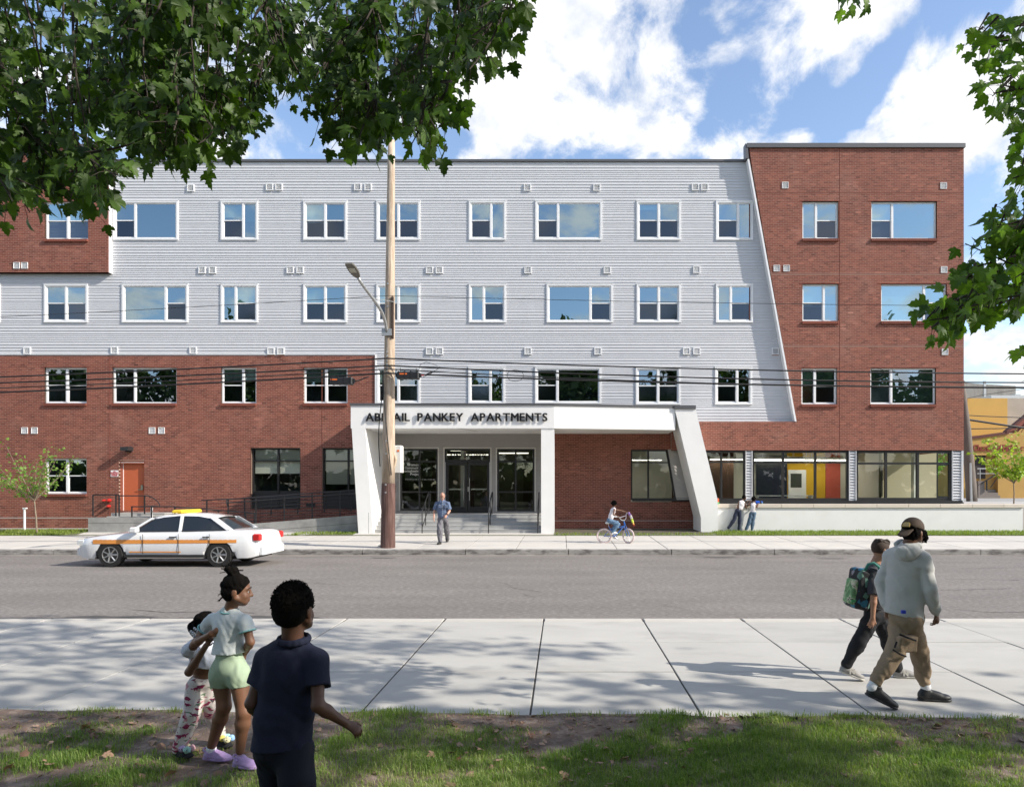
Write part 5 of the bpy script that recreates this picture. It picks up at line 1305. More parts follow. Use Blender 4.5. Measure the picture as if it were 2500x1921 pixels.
HALF = [(0,0),(.17,-.07),(.36,-.02),(.30,.10),(.47,.14),(.60,.30),(.52,.34),(.57,.50),(.36,.42),(.25,.46),(.34,.62),(.22,.64),(.20,.80),(.09,.84),(0,1)]
def leaf_proto(fold=.25, droop=.25, simple=False, seed=0):
    r = np.random.default_rng(seed)
    h = HALF if not simple else [(0,0),(.42,.05),(.5,.5),(.2,.6),(0,1)]
    pts = [(x, y) for x, y in h] + [(-x, y) for x, y in reversed(h[1:-1])]
    v = [(0,.34)] + pts; V = np.zeros((len(v),3))
    for i, (x, y) in enumerate(v):
        V[i] = (x*(1+r.normal(0,.04)), y, fold*abs(x)*.8 - droop*y*y + .05*math.sin(6*x+3*y+seed))
    n = len(pts); F = [(0, 1+i, 1+(i+1) % n) for i in range(n)]
    return V, np.array(F)
PROTO = [leaf_proto(.3,.25,False,1), leaf_proto(-.2,.4,False,2), leaf_proto(.5,.1,False,3), leaf_proto(.1,.6,False,4)]
PSIMP = [leaf_proto(.3,.2,True,1), leaf_proto(-.2,.4,True,2)]
PTINY = [(np.array([(0,0,0),(.35,.45,.08),(0,1,0),(-.35,.45,.08)],float), np.array([(0,1,2),(0,2,3)]))]
def rot_from(n, up):     # columns: side, up, n
    n = n/np.linalg.norm(n, axis=1, keepdims=True); s = np.cross(up, n); s /= (np.linalg.norm(s, axis=1, keepdims=True)+1e-9); u = np.cross(n, s)
    return np.stack([s, u, n], axis=2)
def cloud(name, pos, direc, nrm, size, tint, protos, m, parent=None, kind='stuff', smooth=False):
    """leaves: base at pos, tip along direc, facing nrm"""
    Vs, Fs, Ts = [], [], []; off = 0
    which = np.arange(len(pos)) % len(protos)
    for k, (V, F) in enumerate(protos):
        idx = np.where(which == k)[0]
        if not len(idx): continue
        d = direc[idx]/np.linalg.norm(direc[idx], axis=1, keepdims=True); n = nrm[idx]; s = np.cross(d, n); s /= (np.linalg.norm(s, axis=1, keepdims=True)+1e-9); n = np.cross(s, d)
        R = np.stack([s, d, n], axis=2)                        # local x->s, y->d, z->n
        W = np.einsum('nij,vj->nvi', R, V)*size[idx][:,None,None] + pos[idx][:,None,:]
        Vs.append(W.reshape(-1,3)); Fs.append((F[None] + (np.arange(len(idx))*len(V))[:,None,None] + off).reshape(-1, F.shape[1])); Ts.append(np.repeat(tint[idx], len(V))); off += len(idx)*len(V)
    V = np.concatenate(Vs); F = np.concatenate(Fs); T = np.concatenate(Ts)
    me = bpy.data.meshes.new(name); me.vertices.add(len(V)); me.vertices.foreach_set('co', V.astype(np.float32).ravel())
    k = F.shape[1]; me.loops.add(F.size); me.loops.foreach_set('vertex_index', F.astype(np.int32).ravel())
    me.polygons.add(len(F)); me.polygons.foreach_set('loop_start', np.arange(0, F.size, k, dtype=np.int32)); me.polygons.foreach_set('loop_total', np.full(len(F), k, np.int32))
    me.update(calc_edges=True); me.validate()
    at = me.color_attributes.new('tint', 'FLOAT_COLOR', 'POINT'); c = np.ones((len(V),4), np.float32); c[:,:3] = T[:,None]; at.data.foreach_set('color', c.ravel())
    o = link(name, me, m, parent, smooth=smooth)
    if kind: o['kind'] = kind
    return o
def interp_env(tab, x):
    for (a, va), (b, vb) in zip(tab[:-1], tab[1:]):
        if a <= x <= b: return va + (vb-va)*(x-a)/(b-a)
    return tab[0][1] if x < tab[0][0] else tab[-1][1]
NAMED = []
def hanging(tree, twigs, leaf_step, size, name_first, R, spread=.16, protos=PROTO):
    """twigs: list of world polylines; leaves set on short stalks alternately along each"""
    s = MB(); pos = []; dr = []; nm = []; sz = []; tn = []
    for tw in twigs:
        L_ = [0]; 
        for a, b in zip(tw[:-1], tw[1:]): L_.append(L_[-1] + (b-a).length)
        n = len(tw); s.tube(tw, [.009*(1-.75*i/(n-1))+.0016 for i in range(n)], 5)
        tot = L_[-1]; t = tot*.12; k = 0
        while t < tot:
            i = max(j for j in range(n) if L_[j] <= t); i = min(i, n-2); f = (t-L_[i])/(L_[i+1]-L_[i]); p = tw[i].lerp(tw[i+1], f); ax = (tw[i+1]-tw[i]).normalized()
            a = k*2.4 + R.uniform(-.4,.4); side = ax.cross(Vector((math.cos(a), math.sin(a), .2))).normalized()
            st = R.uniform(.4, 1.0)*spread; q = p + side*st + Vector((0,0,-.25*st)) + ax*st*.35
            s.tube([p, p.lerp(q,.5)+Vector((0,0,.01)), q], .0022, 3, cap=False)
            d = (side*.7 + ax*.4 + Vector((R.uniform(-.3,.3), R.uniform(-.3,.3), -1.0*R.uniform(.3,1.3)))).normalized()
            nn = Vector((R.gauss(0,.55), -.55+R.gauss(0,.5), .75)).normalized()
            pos.append(q); dr.append(d); nm.append(nn); sz.append(size*R.uniform(.62,1.22)); tn.append(min(1,max(0,R.gauss(.4,.3))))
            t += leaf_step*R.uniform(.6,1.4); k += 1
    tree_tw = s.build('twig', m_bark, tree); tree_tw['kind'] = 'stuff'
    return [np.array(a, float) for a in (pos, dr, nm, sz, tn)]
def finish_leaves(tree, data, nsingle, m_leaf=m_leaf):
    pos, dr, nm, sz, tn = data
    # the leaves that show largest: nearest to the camera inside the frame
    px = CX + pos[:,0]/pos[:,1]*FPX; py = HY - (pos[:,2]-EYE)/pos[:,1]*FPX
    inside = (px > 0) & (px < 2500) & (py > 0) & (py < 1921)
    score = np.where(inside, sz/pos[:,1], -1); order = np.argsort(-score); pick = order[:nsingle]; rest = order[nsingle:]
    cloud('foliage', pos[rest], dr[rest], nm[rest], sz[rest], tn[rest], PROTO, m_leaf, tree)
    protos = []
    for k, (V, F) in enumerate(PROTO):
        for t in (.15, .45, .8):
            me = bpy.data.meshes.new('leaf'); me.from_pydata([tuple(v) for v in V], [], [tuple(int(q) for q in f) for f in F]); me.materials.append(m_leaf)
            at = me.color_attributes.new('tint', 'FLOAT_COLOR', 'POINT'); at.data.foreach_set('color', np.tile(np.array([t,t,t,1],np.float32), len(V))); protos.append(me)
    inv = inv_world(tree)
    for n, i in enumerate(pick):
        d = Vector(dr[i]).normalized(); s_ = d.cross(Vector(nm[i])).normalized(); nn = s_.cross(d)
        M_ = Matrix.Translation(pos[i]) @ Matrix((s_, d, nn)).transposed().to_4x4() @ Matrix.Scale(sz[i], 4)
        o = bpy.data.objects.new('leaf', protos[(n*7) % len(protos)]); COL.objects.link(o); o.parent = tree; o.matrix_parent_inverse = inv; o.matrix_basis = M_

def crown(tree, ells, n, size, protos, m, R, name='foliage', shell=.55, down=.4, keepout=True):
    """leaves through a set of uneven clumps; ells: (centre, radii)"""
    vol = np.array([e[1][0]*e[1][1]*e[1][2] for e in ells])**.75; cnt = (n*vol/vol.sum()).astype(int)
    P_ = []; 
    for (c, r), k in zip(ells, cnt):
        v = R.normal(size=(k,3)); v /= np.linalg.norm(v,axis=1,keepdims=True); rad = shell + (1-shell)*R.random(k)**.6
        P_.append(np.array(c) + v*rad[:,None]*np.array(r)*(1+.12*R.normal(size=(k,1))))
    pos = np.concatenate(P_)
    # gaps
    q = np.sin(pos[:,0]*2.1+pos[:,1]*1.3) + np.sin(pos[:,1]*2.7-pos[:,2]*1.9) + np.sin(pos[:,2]*2.3+pos[:,0]*1.1)
    pos = pos[q > -1.0]
    if keepout:            # nothing may hang into the open part of the view
        d = pos[:,1]; px = CX + pos[:,0]/np.maximum(d,.01)*FPX; py = HY-(pos[:,2]-EYE)/np.maximum(d,.01)*FPX
        vis = (d > .1) & (px > -150) & (px < 2600) & (py > -60)
        pos = pos[~vis]
    if keepout:            # openings shaped into the unseen crowns to put sun patches on the ground
        gx = pos[:,0]-pos[:,2]/.7; gy = pos[:,1]+pos[:,2]*.33/.7; hole = np.zeros(len(pos), bool)
        for (hx, hy, hw, hh) in ((-.75,5.0,.75,.42),(-.2,4.2,.8,.35),(3.0,5.0,1.0,.42),(1.6,4.4,.6,.3),(-.5,6.75,.75,.22),(-1.2,7.2,.5,.16),(-3.6,5.3,.5,.25),(2.4,5.75,.7,.2),(.9,5.6,.5,.18),(-3.0,8.4,.6,.2),(-1.6,8.0,.4,.15),(3.4,7.2,.9,.3),(1.2,8.1,1.6,.5)):
            hole |= ((gx-hx)/hw)**2 + ((gy-hy)/hh)**2 < 1+.35*np.sin(gx*9+gy*7)
        pos = pos[~(hole & (R.random(len(pos)) < .93))]
    k = len(pos); dr = R.normal(size=(k,3)); dr[:,2] -= down; nm = R.normal(size=(k,3))*.7 + np.array([0,0,.8])
    return cloud(name, pos, dr, nm, size*(.7+.6*R.random(k)), np.clip(R.normal(.4,.28,k),0,1), protos, m, tree)
def limb(tree, name, pts, r0, r1, m=None, n=8):
    s = MB(); pts = [Vector(p) for p in pts]; fine = []
    for i in range(len(pts)-1):
        for k in range(4): fine.append(pts[i].lerp(pts[i+1], k/4) + Vector((math.sin(i*3+k), math.cos(i*2+k*1.7), 0))*.01*r0*8)
    fine.append(pts[-1]); N_ = len(fine); s.tube(fine, [r0+(r1-r0)*i/(N_-1) for i in range(N_)], n)
    return s.build(name, m or m_bark, tree, smooth=True)

# -- left plane tree ---------------------------------------------------
R = random.Random(12)
treeA = empty('plane_tree', (-8.2,.4,-.05), 'large plane tree at left whose leafy boughs hang over the top left of the view', 'tree')
limb(treeA, 'trunk', [(-8.2,.4,-.1),(-8.15,.45,2.5),(-8.0,.5,5.0),(-7.6,.6,8.0),(-7.5,.5,11)], .34, .14, n=12)
for pts in ([(-8.0,.5,4.6),(-6.2,2.4,6.2),(-4.2,4.3,7.3),(-2.2,5.6,7.6)], [(-8.0,.5,5.0),(-7.2,3.0,6.6),(-5.4,5.6,7.4),(-4.2,6.8,7.4)], [(-7.8,.5,6.2),(-6,1.2,8.2),(-3,1.6,9.2),(0,2.4,9.4)]):
    limb(treeA, 'limb', pts, .13, .035)
ENV = [(a_, b_-(24 if a_ > 250 else 2)) for a_, b_ in [(-60,505),(0,480),(60,470),(75,440),(95,420),(130,470),(165,455),(190,470),(205,492),(228,470),(240,380),(262,400),(285,330),(310,345),(335,365),(362,378),(395,360),(425,380),(440,300),(465,250),(482,330),(510,352),(545,330),(560,235),(600,238),(640,262),(672,232),(700,300),(735,352),(790,356),(810,300),(845,322),(880,338),(905,330),(935,300),(925,262),(880,240),(905,215),(940,202),(985,200),(1010,170),(1040,210),(1062,120),(1085,60),(1105,20),(1112,-5)]]
tw = []
for ci in range(104):
    uc = R.uniform(-60, 1075); ec = interp_env(ENV, uc)
    edge = ci % 5 < 3; vc = ec - R.uniform(0, 22) if edge else -30 + (ec-30)*R.random()**.7
    dep = R.uniform(4.8, 7.8); lean = R.gauss(0, 30) - (uc-500)*.05; lnc = R.uniform(110, 200)
    us, vs0 = uc-lean, vc-lnc*.85
    if vs0 > -60: tw.append([P((us-lean*.8*(1-t)+7*math.sin(t*6+ci))*k2, (-70+(vs0+70)*t)*k2, dep+.25*math.sin(t*3+ci)*(1-t)) for t in (0,.2,.4,.6,.8,1)])
    for i in range(5 if edge else 5):
        u = uc + R.gauss(0, 24); v_end = min(vc + R.uniform(-75, 4), interp_env(ENV, u) - 2)
        pts = []; bow = R.gauss(0, 14); zz2 = R.uniform(-.3,.3)
        for k in range(7):
            t = k/6; pts.append(P((us+(u-us)*t + bow*math.sin(t*3.14))*k2, (vs0+(v_end-vs0)*t)*k2, dep + zz2*t))
        tw.append(pts)
# twigs for the bare-looking thicker boughs seen through the leaves
for (a, b, c, d) in (((40,-40),(70,60),(95,170),(120,290)),((455,-30),(460,120),(470,200),(478,300)),((560,-30),(590,70),(640,160),(700,280)),((-20,150),(20,200),(35,240),(60,250)),((800,-30),(760,60),(730,160),(735,300))):
    tw.append([P(x*k2, y*k2, 5.6) for x, y in (a, b, c, d)])
dataA = hanging(treeA, tw, .070, .113, 'leaf', R)
finish_leaves(treeA, dataA, 300)
RN = np.random.default_rng(8)
crown(treeA, [((-8,-.5,9),(4,4,2.6)),((-5,1.5,8.3),(3,3,1.8)),((-10,3,7.6),(3.4,3.4,2)),((-3,2.4,8.8),(3,2.4,1.6)),((-8,-3.5,8),(4,3,2.4)),((-2.2,4.6,8.4),(2.4,2.2,1.4)),((-5,6,9.4),(2.6,2.2,1.4)),((-10,-1,11),(3,3,2))], 6500, .19, PSIMP, m_leaf, RN)

# -- right plane trees -------------------------------------------------
treeB = empty('plane_tree', (5.6,-2.2,-.05), 'large plane tree behind the viewpoint, boughs reaching in at the right edge', 'tree')
limb(treeB, 'trunk', [(5.6,-2.2,-.1),(5.5,-2.1,3),(5.7,-2,5.5),(5.9,-2,8.5),(6,-2,11)], .36, .14, n=12)
for pts in ([(5.6,-2,4.8),(6.4,.6,6.0),(6.4,3.0,6.2),(5.6,5.2,5.6)], [(5.6,-2,5.0),(3.0,-.6,6.8),(.4,.6,8),(-2,1.6,8.4)], [(5.6,-2,5.6),(8.6,.2,7.4),(10.8,1.6,8.4)]):
    limb(treeB, 'limb', pts, .13, .03)
tw = []
def spray(pts, n, sp, dep, L0=70):
    tw.append([P(pts[0][0]*k2+40*(1-q)+(pts[-1][0]-pts[0][0])*q*k2, (pts[0][1]+(pts[-1][1]-pts[0][1])*q+8*math.sin(q*5))*k2, dep) for q in (0,.2,.4,.6,.8)])
    for i in range(n):
        t = R.uniform(0, 1); k = min(int(t*(len(pts)-1)), len(pts)-2); f = t*(len(pts)-1)-k
        u = pts[k][0]+(pts[k+1][0]-pts[k][0])*f + R.gauss(0, sp); v = pts[k][1]+(pts[k+1][1]-pts[k][1])*f + R.gauss(0, sp*.7)
        du, dv = R.uniform(-L0,-L0*.15), R.uniform(-L0*.15, L0*.65); d = dep + R.uniform(-.5,.5)
        tw.append([P((u-du*(1-q))*k2, (v-dv*(1-q))*k2, d) for q in (0,.25,.5,.75,1)])
spray([(2200,40),(2120,100),(2095,60)], 13, 14, 5.6, 60)
spray([(2215,160),(2150,190),(2110,210)], 12, 13, 5.5, 55)
spray([(2200,225),(2165,245)], 6, 9, 5.4, 40)
spray([(2230,370),(2180,390),(2165,330)], 9, 10, 5.4, 45)
spray([(2250,470),(2170,500),(2090,490)], 22, 15, 5.8, 60)
spray([(2240,560),(2150,580),(2060,590),(2085,640)], 34, 17, 5.7, 60)
spray([(2190,610),(2100,640),(2030,660),(1985,690)], 34, 14, 5.6, 60)
spray([(2230,745),(2195,762)], 6, 7, 5.5, 35)
spray([(1840,-40),(1795,-12)], 5, 6, 5.6, 30)
for a in (((2240,120),(2180,150),(2120,180)),((2260,430),(2170,530),(2075,650)),((2250,590),(2150,560),(2060,520)),((2240,60),(2190,300),(2185,480))):
    tw.append([P(x*k2, y*k2, 5.7) for x, y in a])
dataB = hanging(treeB, tw, .050, .118, 'leaf', R, spread=.12)
finish_leaves(treeB, dataB, 230, m_leaf_b)
crown(treeB, [((6,-2,8.4),(4,3.6,2.4)),((3,.6,8.2),(3.4,2.8,1.6)),((8.4,1.6,8.0),(3.2,2.6,1.6)),((0,1.8,8.8),(2.8,2.2,1.3)),((6.8,3.6,8.2),(2.6,1.7,1.2)),((9,-2,9),(3.4,3,2)),((2,-3,8.4),(3.4,3,2)),((10.6,.8,7.6),(2.6,2.4,1.5)),((7.6,.4,6.9),(3.0,2.0,1.2)),((8,5.0,9.2),(3.4,1.5,1.0)),((4.6,4.9,9.1),(2.8,1.4,.9)),((11,3.9,8.7),(2.8,1.5,1.0)),((6,6.4,9.9),(2.2,.9,.7)),((11.5,2.2,7.4),(2.2,1.2,.8))], 11500, .19, PSIMP, m_leaf, RN)
treeC = empty('plane_tree', (15,-2.0,-.05), 'third plane tree, its crown shading the right part of the near pavement', 'tree')
limb(treeC, 'trunk', [(15,-2,-.1),(15,-1.9,4),(15.1,-1.8,8),(15,-1.8,11)], .34, .14, n=12)
crown(treeC, [((14.6,.4,7.8),(3.4,2.6,2.0)),((12.6,2.2,7.4),(2.2,1.5,1.1)),((16.5,1.6,7.9),(2.6,2.0,1.4)),((14,-2.8,8.6),(3.6,3,2.2)),((19,-1.5,8),(3,3,2))], 4300, .20, PSIMP, m_leaf, RN)

# -- park trees behind the camera (seen in the window glass) -----------
def park_tree(x, y, h, seed):
    t = empty('park_tree', (x, y, -.07), 'tall dark green park tree across the lawn, seen mirrored in the window glass', 'tree', 'park trees mirrored in the windows')
    return t
proto_t = None; rp = random.Random(31)
for i in range(20):
    x = -62 + i*6.4 + rp.uniform(-2,2); y = -rp.uniform(24, 36); h = rp.uniform(1.2, 1.55)
    t = empty('park_tree', (x, y, -.07), 'tall dark green park tree across the lawn, seen mirrored in the window glass', 'tree', 'park trees mirrored in the windows')
    if proto_t is None:
        s = MB(); s.tube([(0,0,-.1),(.1,0,4),(0,.1,9),(.1,0,13)], [.38,.32,.2,.06], 8)
        tr = s.build('trunk', m_bark, None)
        cr = crown(None, [((0,0,9.5),(4,4,4)),((2,1,12),(3,3,2.6)),((-2.4,-1,8),(3,3,2.6)),((0,1.5,14),(2.4,2.4,2)),((2.6,-1,7.4),(2.6,2.6,2))], 2600, .55, PSIMP, m_leaf_p, RN, 'crown', keepout=False)
        proto_t = (tr, cr)
    else:
        tr, cr = [o.copy() for o in proto_t]; COL.objects.link(tr); COL.objects.link(cr)
    for o in (tr, cr): o.parent = t
    t.scale = (h*.95, h*.95, h); t.rotation_euler = (0,0,rp.uniform(0,6.28))

# unseen dense tree belt, added to hide the bright horizon in window reflections
kb = 5200; bx = RN.uniform(-110,110,kb); bz = RN.uniform(0,1,kb)**.8*(7+2*np.sin(bx*.21)+1.4*np.sin(bx*.53+1)); by = -62 + RN.normal(0,2.2,kb)
cloud('added_thicket', np.stack([bx,by,bz],1), RN.normal(size=(kb,3)), RN.normal(size=(kb,3))*.6+np.array([0,.6,.5]), 1.3+RN.random(kb), np.clip(RN.normal(.4,.25,kb),0,1), PSIMP, m_leaf_p)
# -- two young street trees --------------------------------------------
def young(name_l, base, H, spread, n, m, seed, forks, lsize, lean=0, zc0=.38):
    Rr = random.Random(seed); t = empty('young_tree', base, name_l, 'tree'); base = Vector(base)
    top = base + Vector((lean*.2, 0, H*zc0)); limb(t, 'trunk', [base, base.lerp(top,.5)+Vector((.02,0,0)), top], .035, .024, m_bark_y, 7)
    pos = []; dr = []; nm = []; sz = []; tn = []; s = MB()
    for i in range(forks):
        a = i*2.4; el = Rr.uniform(.55,1.0); L_ = H*(1-zc0)*Rr.uniform(.55,1.02)
        dirn = Vector((math.cos(a)*(1-el*.75)*spread+lean*.35, math.sin(a)*(1-el*.75)*spread, el)).normalized()
        pts = [top + dirn*L_*k/7 + Vector((math.sin(k+i)*.03,math.cos(k*1.3+i)*.03,.08*L_*(k/7)**2)) for k in range(8)]
        s.tube(pts, [.013*(1-k/8)+.003 for k in range(8)], 4)
        for k in range(2, 8):
            for q in range(max(1, int(n/(forks*6)))):
                side = Vector((Rr.gauss(0,1),Rr.gauss(0,1),Rr.gauss(.1,.6))).normalized(); p = pts[k] + side*Rr.uniform(.02,.20)*H/3 + Vector((0,0,Rr.uniform(-.05,.05)))
                pos.append(p); dr.append(side+Vector((0,0,-.4))); nm.append((Rr.gauss(0,.5),-.4+Rr.gauss(0,.5),.8)); sz.append(lsize*Rr.uniform(.7,1.3)); tn.append(Rr.random())
    s.build('branch', m_bark_y, t)['kind'] = 'stuff'
    cloud('crown', *[np.array(q, float) for q in (pos, dr, nm, sz, tn)], PSIMP, m, t)
    return t
young('young street tree with sparse fresh green leaves in front of the left brick wall', (X(90,29.3), 29.3, .16), Z(1078,29.3)-.16, 1.5, 900, m_leaf_y, 5, 22, .10, lean=-.5, zc0=.36)
young('young yellow-green tree in front of the yellow church', (X(2475,36), 36, 1.2), Z(1058,36)-1.2, 1.3, 1100, m_leaf_y2, 9, 18, .14, zc0=.30)
young('young tree outside the rear glass of the corner room', (X(2268,44), 44, 1.2), 3.4, 1.3, 700, m_leaf_y, 15, 16, .14, zc0=.35)
young('bushy young tree seen through the left pane of the corner room', (X(2118,45), 45, 1.0), 3.6, 1.8, 1600, m_leaf_y, 18, 20, .17, zc0=.2)

# -- grass -------------------------------------------------------------
def blades(name, xy, zf, length, width, tint, m, parent=None, lean=.5, R=rng):
    k = len(xy); a = R.uniform(0, 2*np.pi, k); ln = R.uniform(.15, 1, k)*lean; w = width*(.5+1.3*R.random(k)**2); h = length
    dx, dy = np.cos(a), np.sin(a); sx, sy = -dy, dx
    b = np.stack([xy[:,0], xy[:,1], zf], 1)
    V = np.zeros((k,5,3))
    side = np.stack([sx, sy, np.zeros(k)], 1); lo = np.stack([dx, dy, np.zeros(k)], 1); up = np.array([0,0,1.0])
    V[:,0] = b - side*w[:,None]*.5; V[:,1] = b + side*w[:,None]*.5
    mid = b + up*(h*.58)[:,None] + lo*(h*ln*.28)[:,None]
    V[:,2] = mid + side*w[:,None]*.4; V[:,3] = mid - side*w[:,None]*.4
    V[:,4] = b + up*(h*(1-.35*ln))[:,None] + lo*(h*ln)[:,None]
    F = np.array([(0,1,2),(0,2,3),(3,2,4)]); FF = (F[None]+(np.arange(k)*5)[:,None,None]).reshape(-1,3); VV = V.reshape(-1,3)
    me = bpy.data.meshes.new(name); me.vertices.add(len(VV)); me.vertices.foreach_set('co', VV.astype(np.float32).ravel())
    me.loops.add(FF.size); me.loops.foreach_set('vertex_index', FF.astype(np.int32).ravel()); me.polygons.add(len(FF))
    me.polygons.foreach_set('loop_start', np.arange(0, FF.size, 3, dtype=np.int32)); me.polygons.foreach_set('loop_total', np.full(len(FF), 3, np.int32)); me.update(calc_edges=True)
    at = me.color_attributes.new('tint', 'FLOAT_COLOR', 'POINT'); c = np.ones((len(VV),4), np.float32); c[:,:3] = np.repeat(tint, 5)[:,None]; at.data.foreach_set('color', c.ravel())
    o = link(name, me, m, parent); tag(o, kind='stuff'); return o
def fbm(x, y, s, seed=0):
    v = 0; a = 1; 
    r = np.random.default_rng(seed)
    for o in range(5):
        for _ in range(3):
            th = r.uniform(0, 6.28); ph = r.uniform(0, 6.28); v = v + a*np.sin((x*np.cos(th)+y*np.sin(th))*s*(2**o)*r.uniform(.8,1.3)+ph)/3
        a *= .62
    return v
K = 300000
yy_ = 2.2 + (6.45-2.2)*rng.random(K)**.75; xx_ = (rng.random(K)*2-1)*1.02
xx_ = np.where(xx_ < 0, xx_*(.80*yy_+.5), xx_*(.66*yy_+.5))
ed = 6.255 - 0.028*(xx_+.4) + .03*np.sin(xx_*3.1) + .02*np.sin(xx_*7.7+1)
cover = fbm(xx_, yy_, 2.6, 3)*.55 + fbm(xx_, yy_, .9, 5)*.7 + np.clip((ed-yy_-.22)*1.5, -.7, .75) + .04
clump = fbm(xx_, yy_, 9, 9)
keep = (rng.random(K) < np.clip(.12+cover*1.0+clump*.55, .015, 1)) & (yy_ < ed+.03*rng.random(K))
xx_, yy_, cover, clump, ed = xx_[keep], yy_[keep], cover[keep], clump[keep], ed[keep]
hz = np.array([heightmap(a, b) for a, b in zip(xx_, yy_)])
ln_ = (.026+.030*rng.random(len(xx_)))*(1+.35*np.clip(clump,-1,1.4))*(1+.3*np.clip(cover,-.5,1))
tn_ = np.clip(.38-.2*cover+.25*rng.normal(size=len(xx_))+.28*fbm(xx_,yy_,1.6,21)-.12*clump, 0, 1)
blades('grass', np.stack([xx_, yy_],1), hz*.9-.014+.030*np.clip((yy_-5.55)/.35,0,1), ln_, .0042*np.ones(len(xx_)), tn_, m_grass, lean=.9)
# tufts along the slab edge
cx_ = rng.uniform(-4.6, 4.2, 46); T = []; 
for c in cx_:
    n = rng.integers(12, 60); e = 6.255-.028*(c+.4); T.append(np.stack([c+rng.normal(0,.05,n), e-.03-np.abs(rng.normal(0,.035,n))],1))
T = np.concatenate(T); blades('edge_grass', T, np.full(len(T), .012), .03+.05*rng.random(len(T)), .0045*np.ones(len(T)), np.clip(rng.normal(.4,.2,len(T)),0,1), m_grass, lean=.8)
# fallen leaves and twigs
n = 2600; fy = 2.6+3.6*rng.random(n)**.7; fx = (rng.random(n)*2-1)*.8*fy; fe = 6.22-.028*(fx+.4)
bias = rng.random(n) < np.clip(.25 + 1.2*np.exp(-np.abs(fe-fy-.15)*3), 0, 1); fx, fy = fx[bias & (fy < fe)], fy[bias & (fy < fe)]; n = len(fx)
dr = np.stack([rng.normal(size=n), rng.normal(size=n), .25*rng.normal(size=n)],1); nm = np.stack([.35*rng.normal(size=n), .35*rng.normal(size=n), np.ones(n)],1)
cloud('fallen_leaves', np.stack([fx, fy, np.full(n,.004)+.014*rng.random(n)+.014*np.clip((fy-5.55)/.35,0,1)],1), dr, nm, .025+.055*rng.random(n)**2, rng.random(n), PROTO[:2]+PSIMP, m_litter)
n = 1600; fx = rng.uniform(-4.6,4.2,n); fy = 6.2-.028*fx-np.abs(rng.normal(0,.22,n)); dr = rng.normal(size=(n,3)); dr[:,2] *= .2
cloud('bark_litter', np.stack([fx,fy,np.full(n,.024)],1), dr, np.tile([0,0,1.0],(n,1)), .02+.035*rng.random(n), rng.random(n), [(np.array([(-.06,0,0),(.06,0,0),(.05,1,.05),(-.05,1,.05)],float), np.array([(0,1,2),(0,2,3)]))], m_litter)
# strip of lawn along the building
K = 42000; lx = rng.uniform(-24, 22, K); ly = 28.5+ (rng.random(K)**1.3)*3.2; lz = .137+.012+(ly-28.5)*.011
bare = (lx > -.4) & (lx < 6.2); m1_ = np.where(bare, (rng.random(K) < .25) & (ly < 29.6), True)
m1_ &= ~((lx > X(735,29)) & (lx < X(1352,29))) | ((lx > X(735,29.3)) & (lx < X(868,29.3)) & (ly > 28.9) & (ly < 30.1) & (lx > X(735,29.3)+(30.1-ly)*0))
m1_ &= ~((lx > X(210,30)) & (lx < X(735,30)))
m1_ &= ~((lx > X(1752,31)) & (ly > 30.95)) & ~((lx > X(700,30)) & (lx < X(880,30)) & (ly > 30.1))
lx, ly, lz = lx[m1_], ly[m1_], lz[m1_]
blades('lawn_grass', np.stack([lx,ly],1), lz-.01, .06+.07*rng.random(len(lx)), .018*np.ones(len(lx)), np.clip(rng.normal(.5,.25,len(lx)),0,1), m_grass_f, lean=.6)
# mulch bed under the portal, and paving in front of the steps and ramp
s = MB(); s.quad((X(1353,29.6),29.35,.162),(X(1712,30.5),29.55,.164),(X(1712,30.5),32.45,.205),(X(1353,29.6),32.45,.205)); tag(s.build('mulch_bed', mat('mulch', (.10,.085,.06), .95, var=.3, scale=8, bump=.01, bscale=40)), kind='structure')
s = MB(); s.quad((X(205,29),D_FW,.147),(X(735,29),D_FW,.147),(X(790,29),30.25,.172),(X(205,30.2),30.25,.172)); s.quad((X(868,29),D_FW,.147),(X(1352,29),D_FW,.147),(X(1352,29.9),29.95,.168),(X(868,29.9),29.95,.168)); tag(s.build('forecourt', m_conc_far), kind='structure')
# seed head / exposed root mound on the verge
s = MB(); c = P(1880,1764,6.05); 
for k in range(26): 
    a = R.uniform(0,6.28); s.tube([c+Vector((R.gauss(0,.12),R.gauss(0,.05),-.01)), c+Vector((R.gauss(0,.10),R.gauss(0,.04),.045)), c+Vector((R.gauss(0,.2),R.gauss(0,.06),0))], [.010,.012,.004], 5)
tag(s.build('root_mound', m_bark, smooth=True), 'knot of exposed tree roots at the pavement edge right of centre', 'roots')
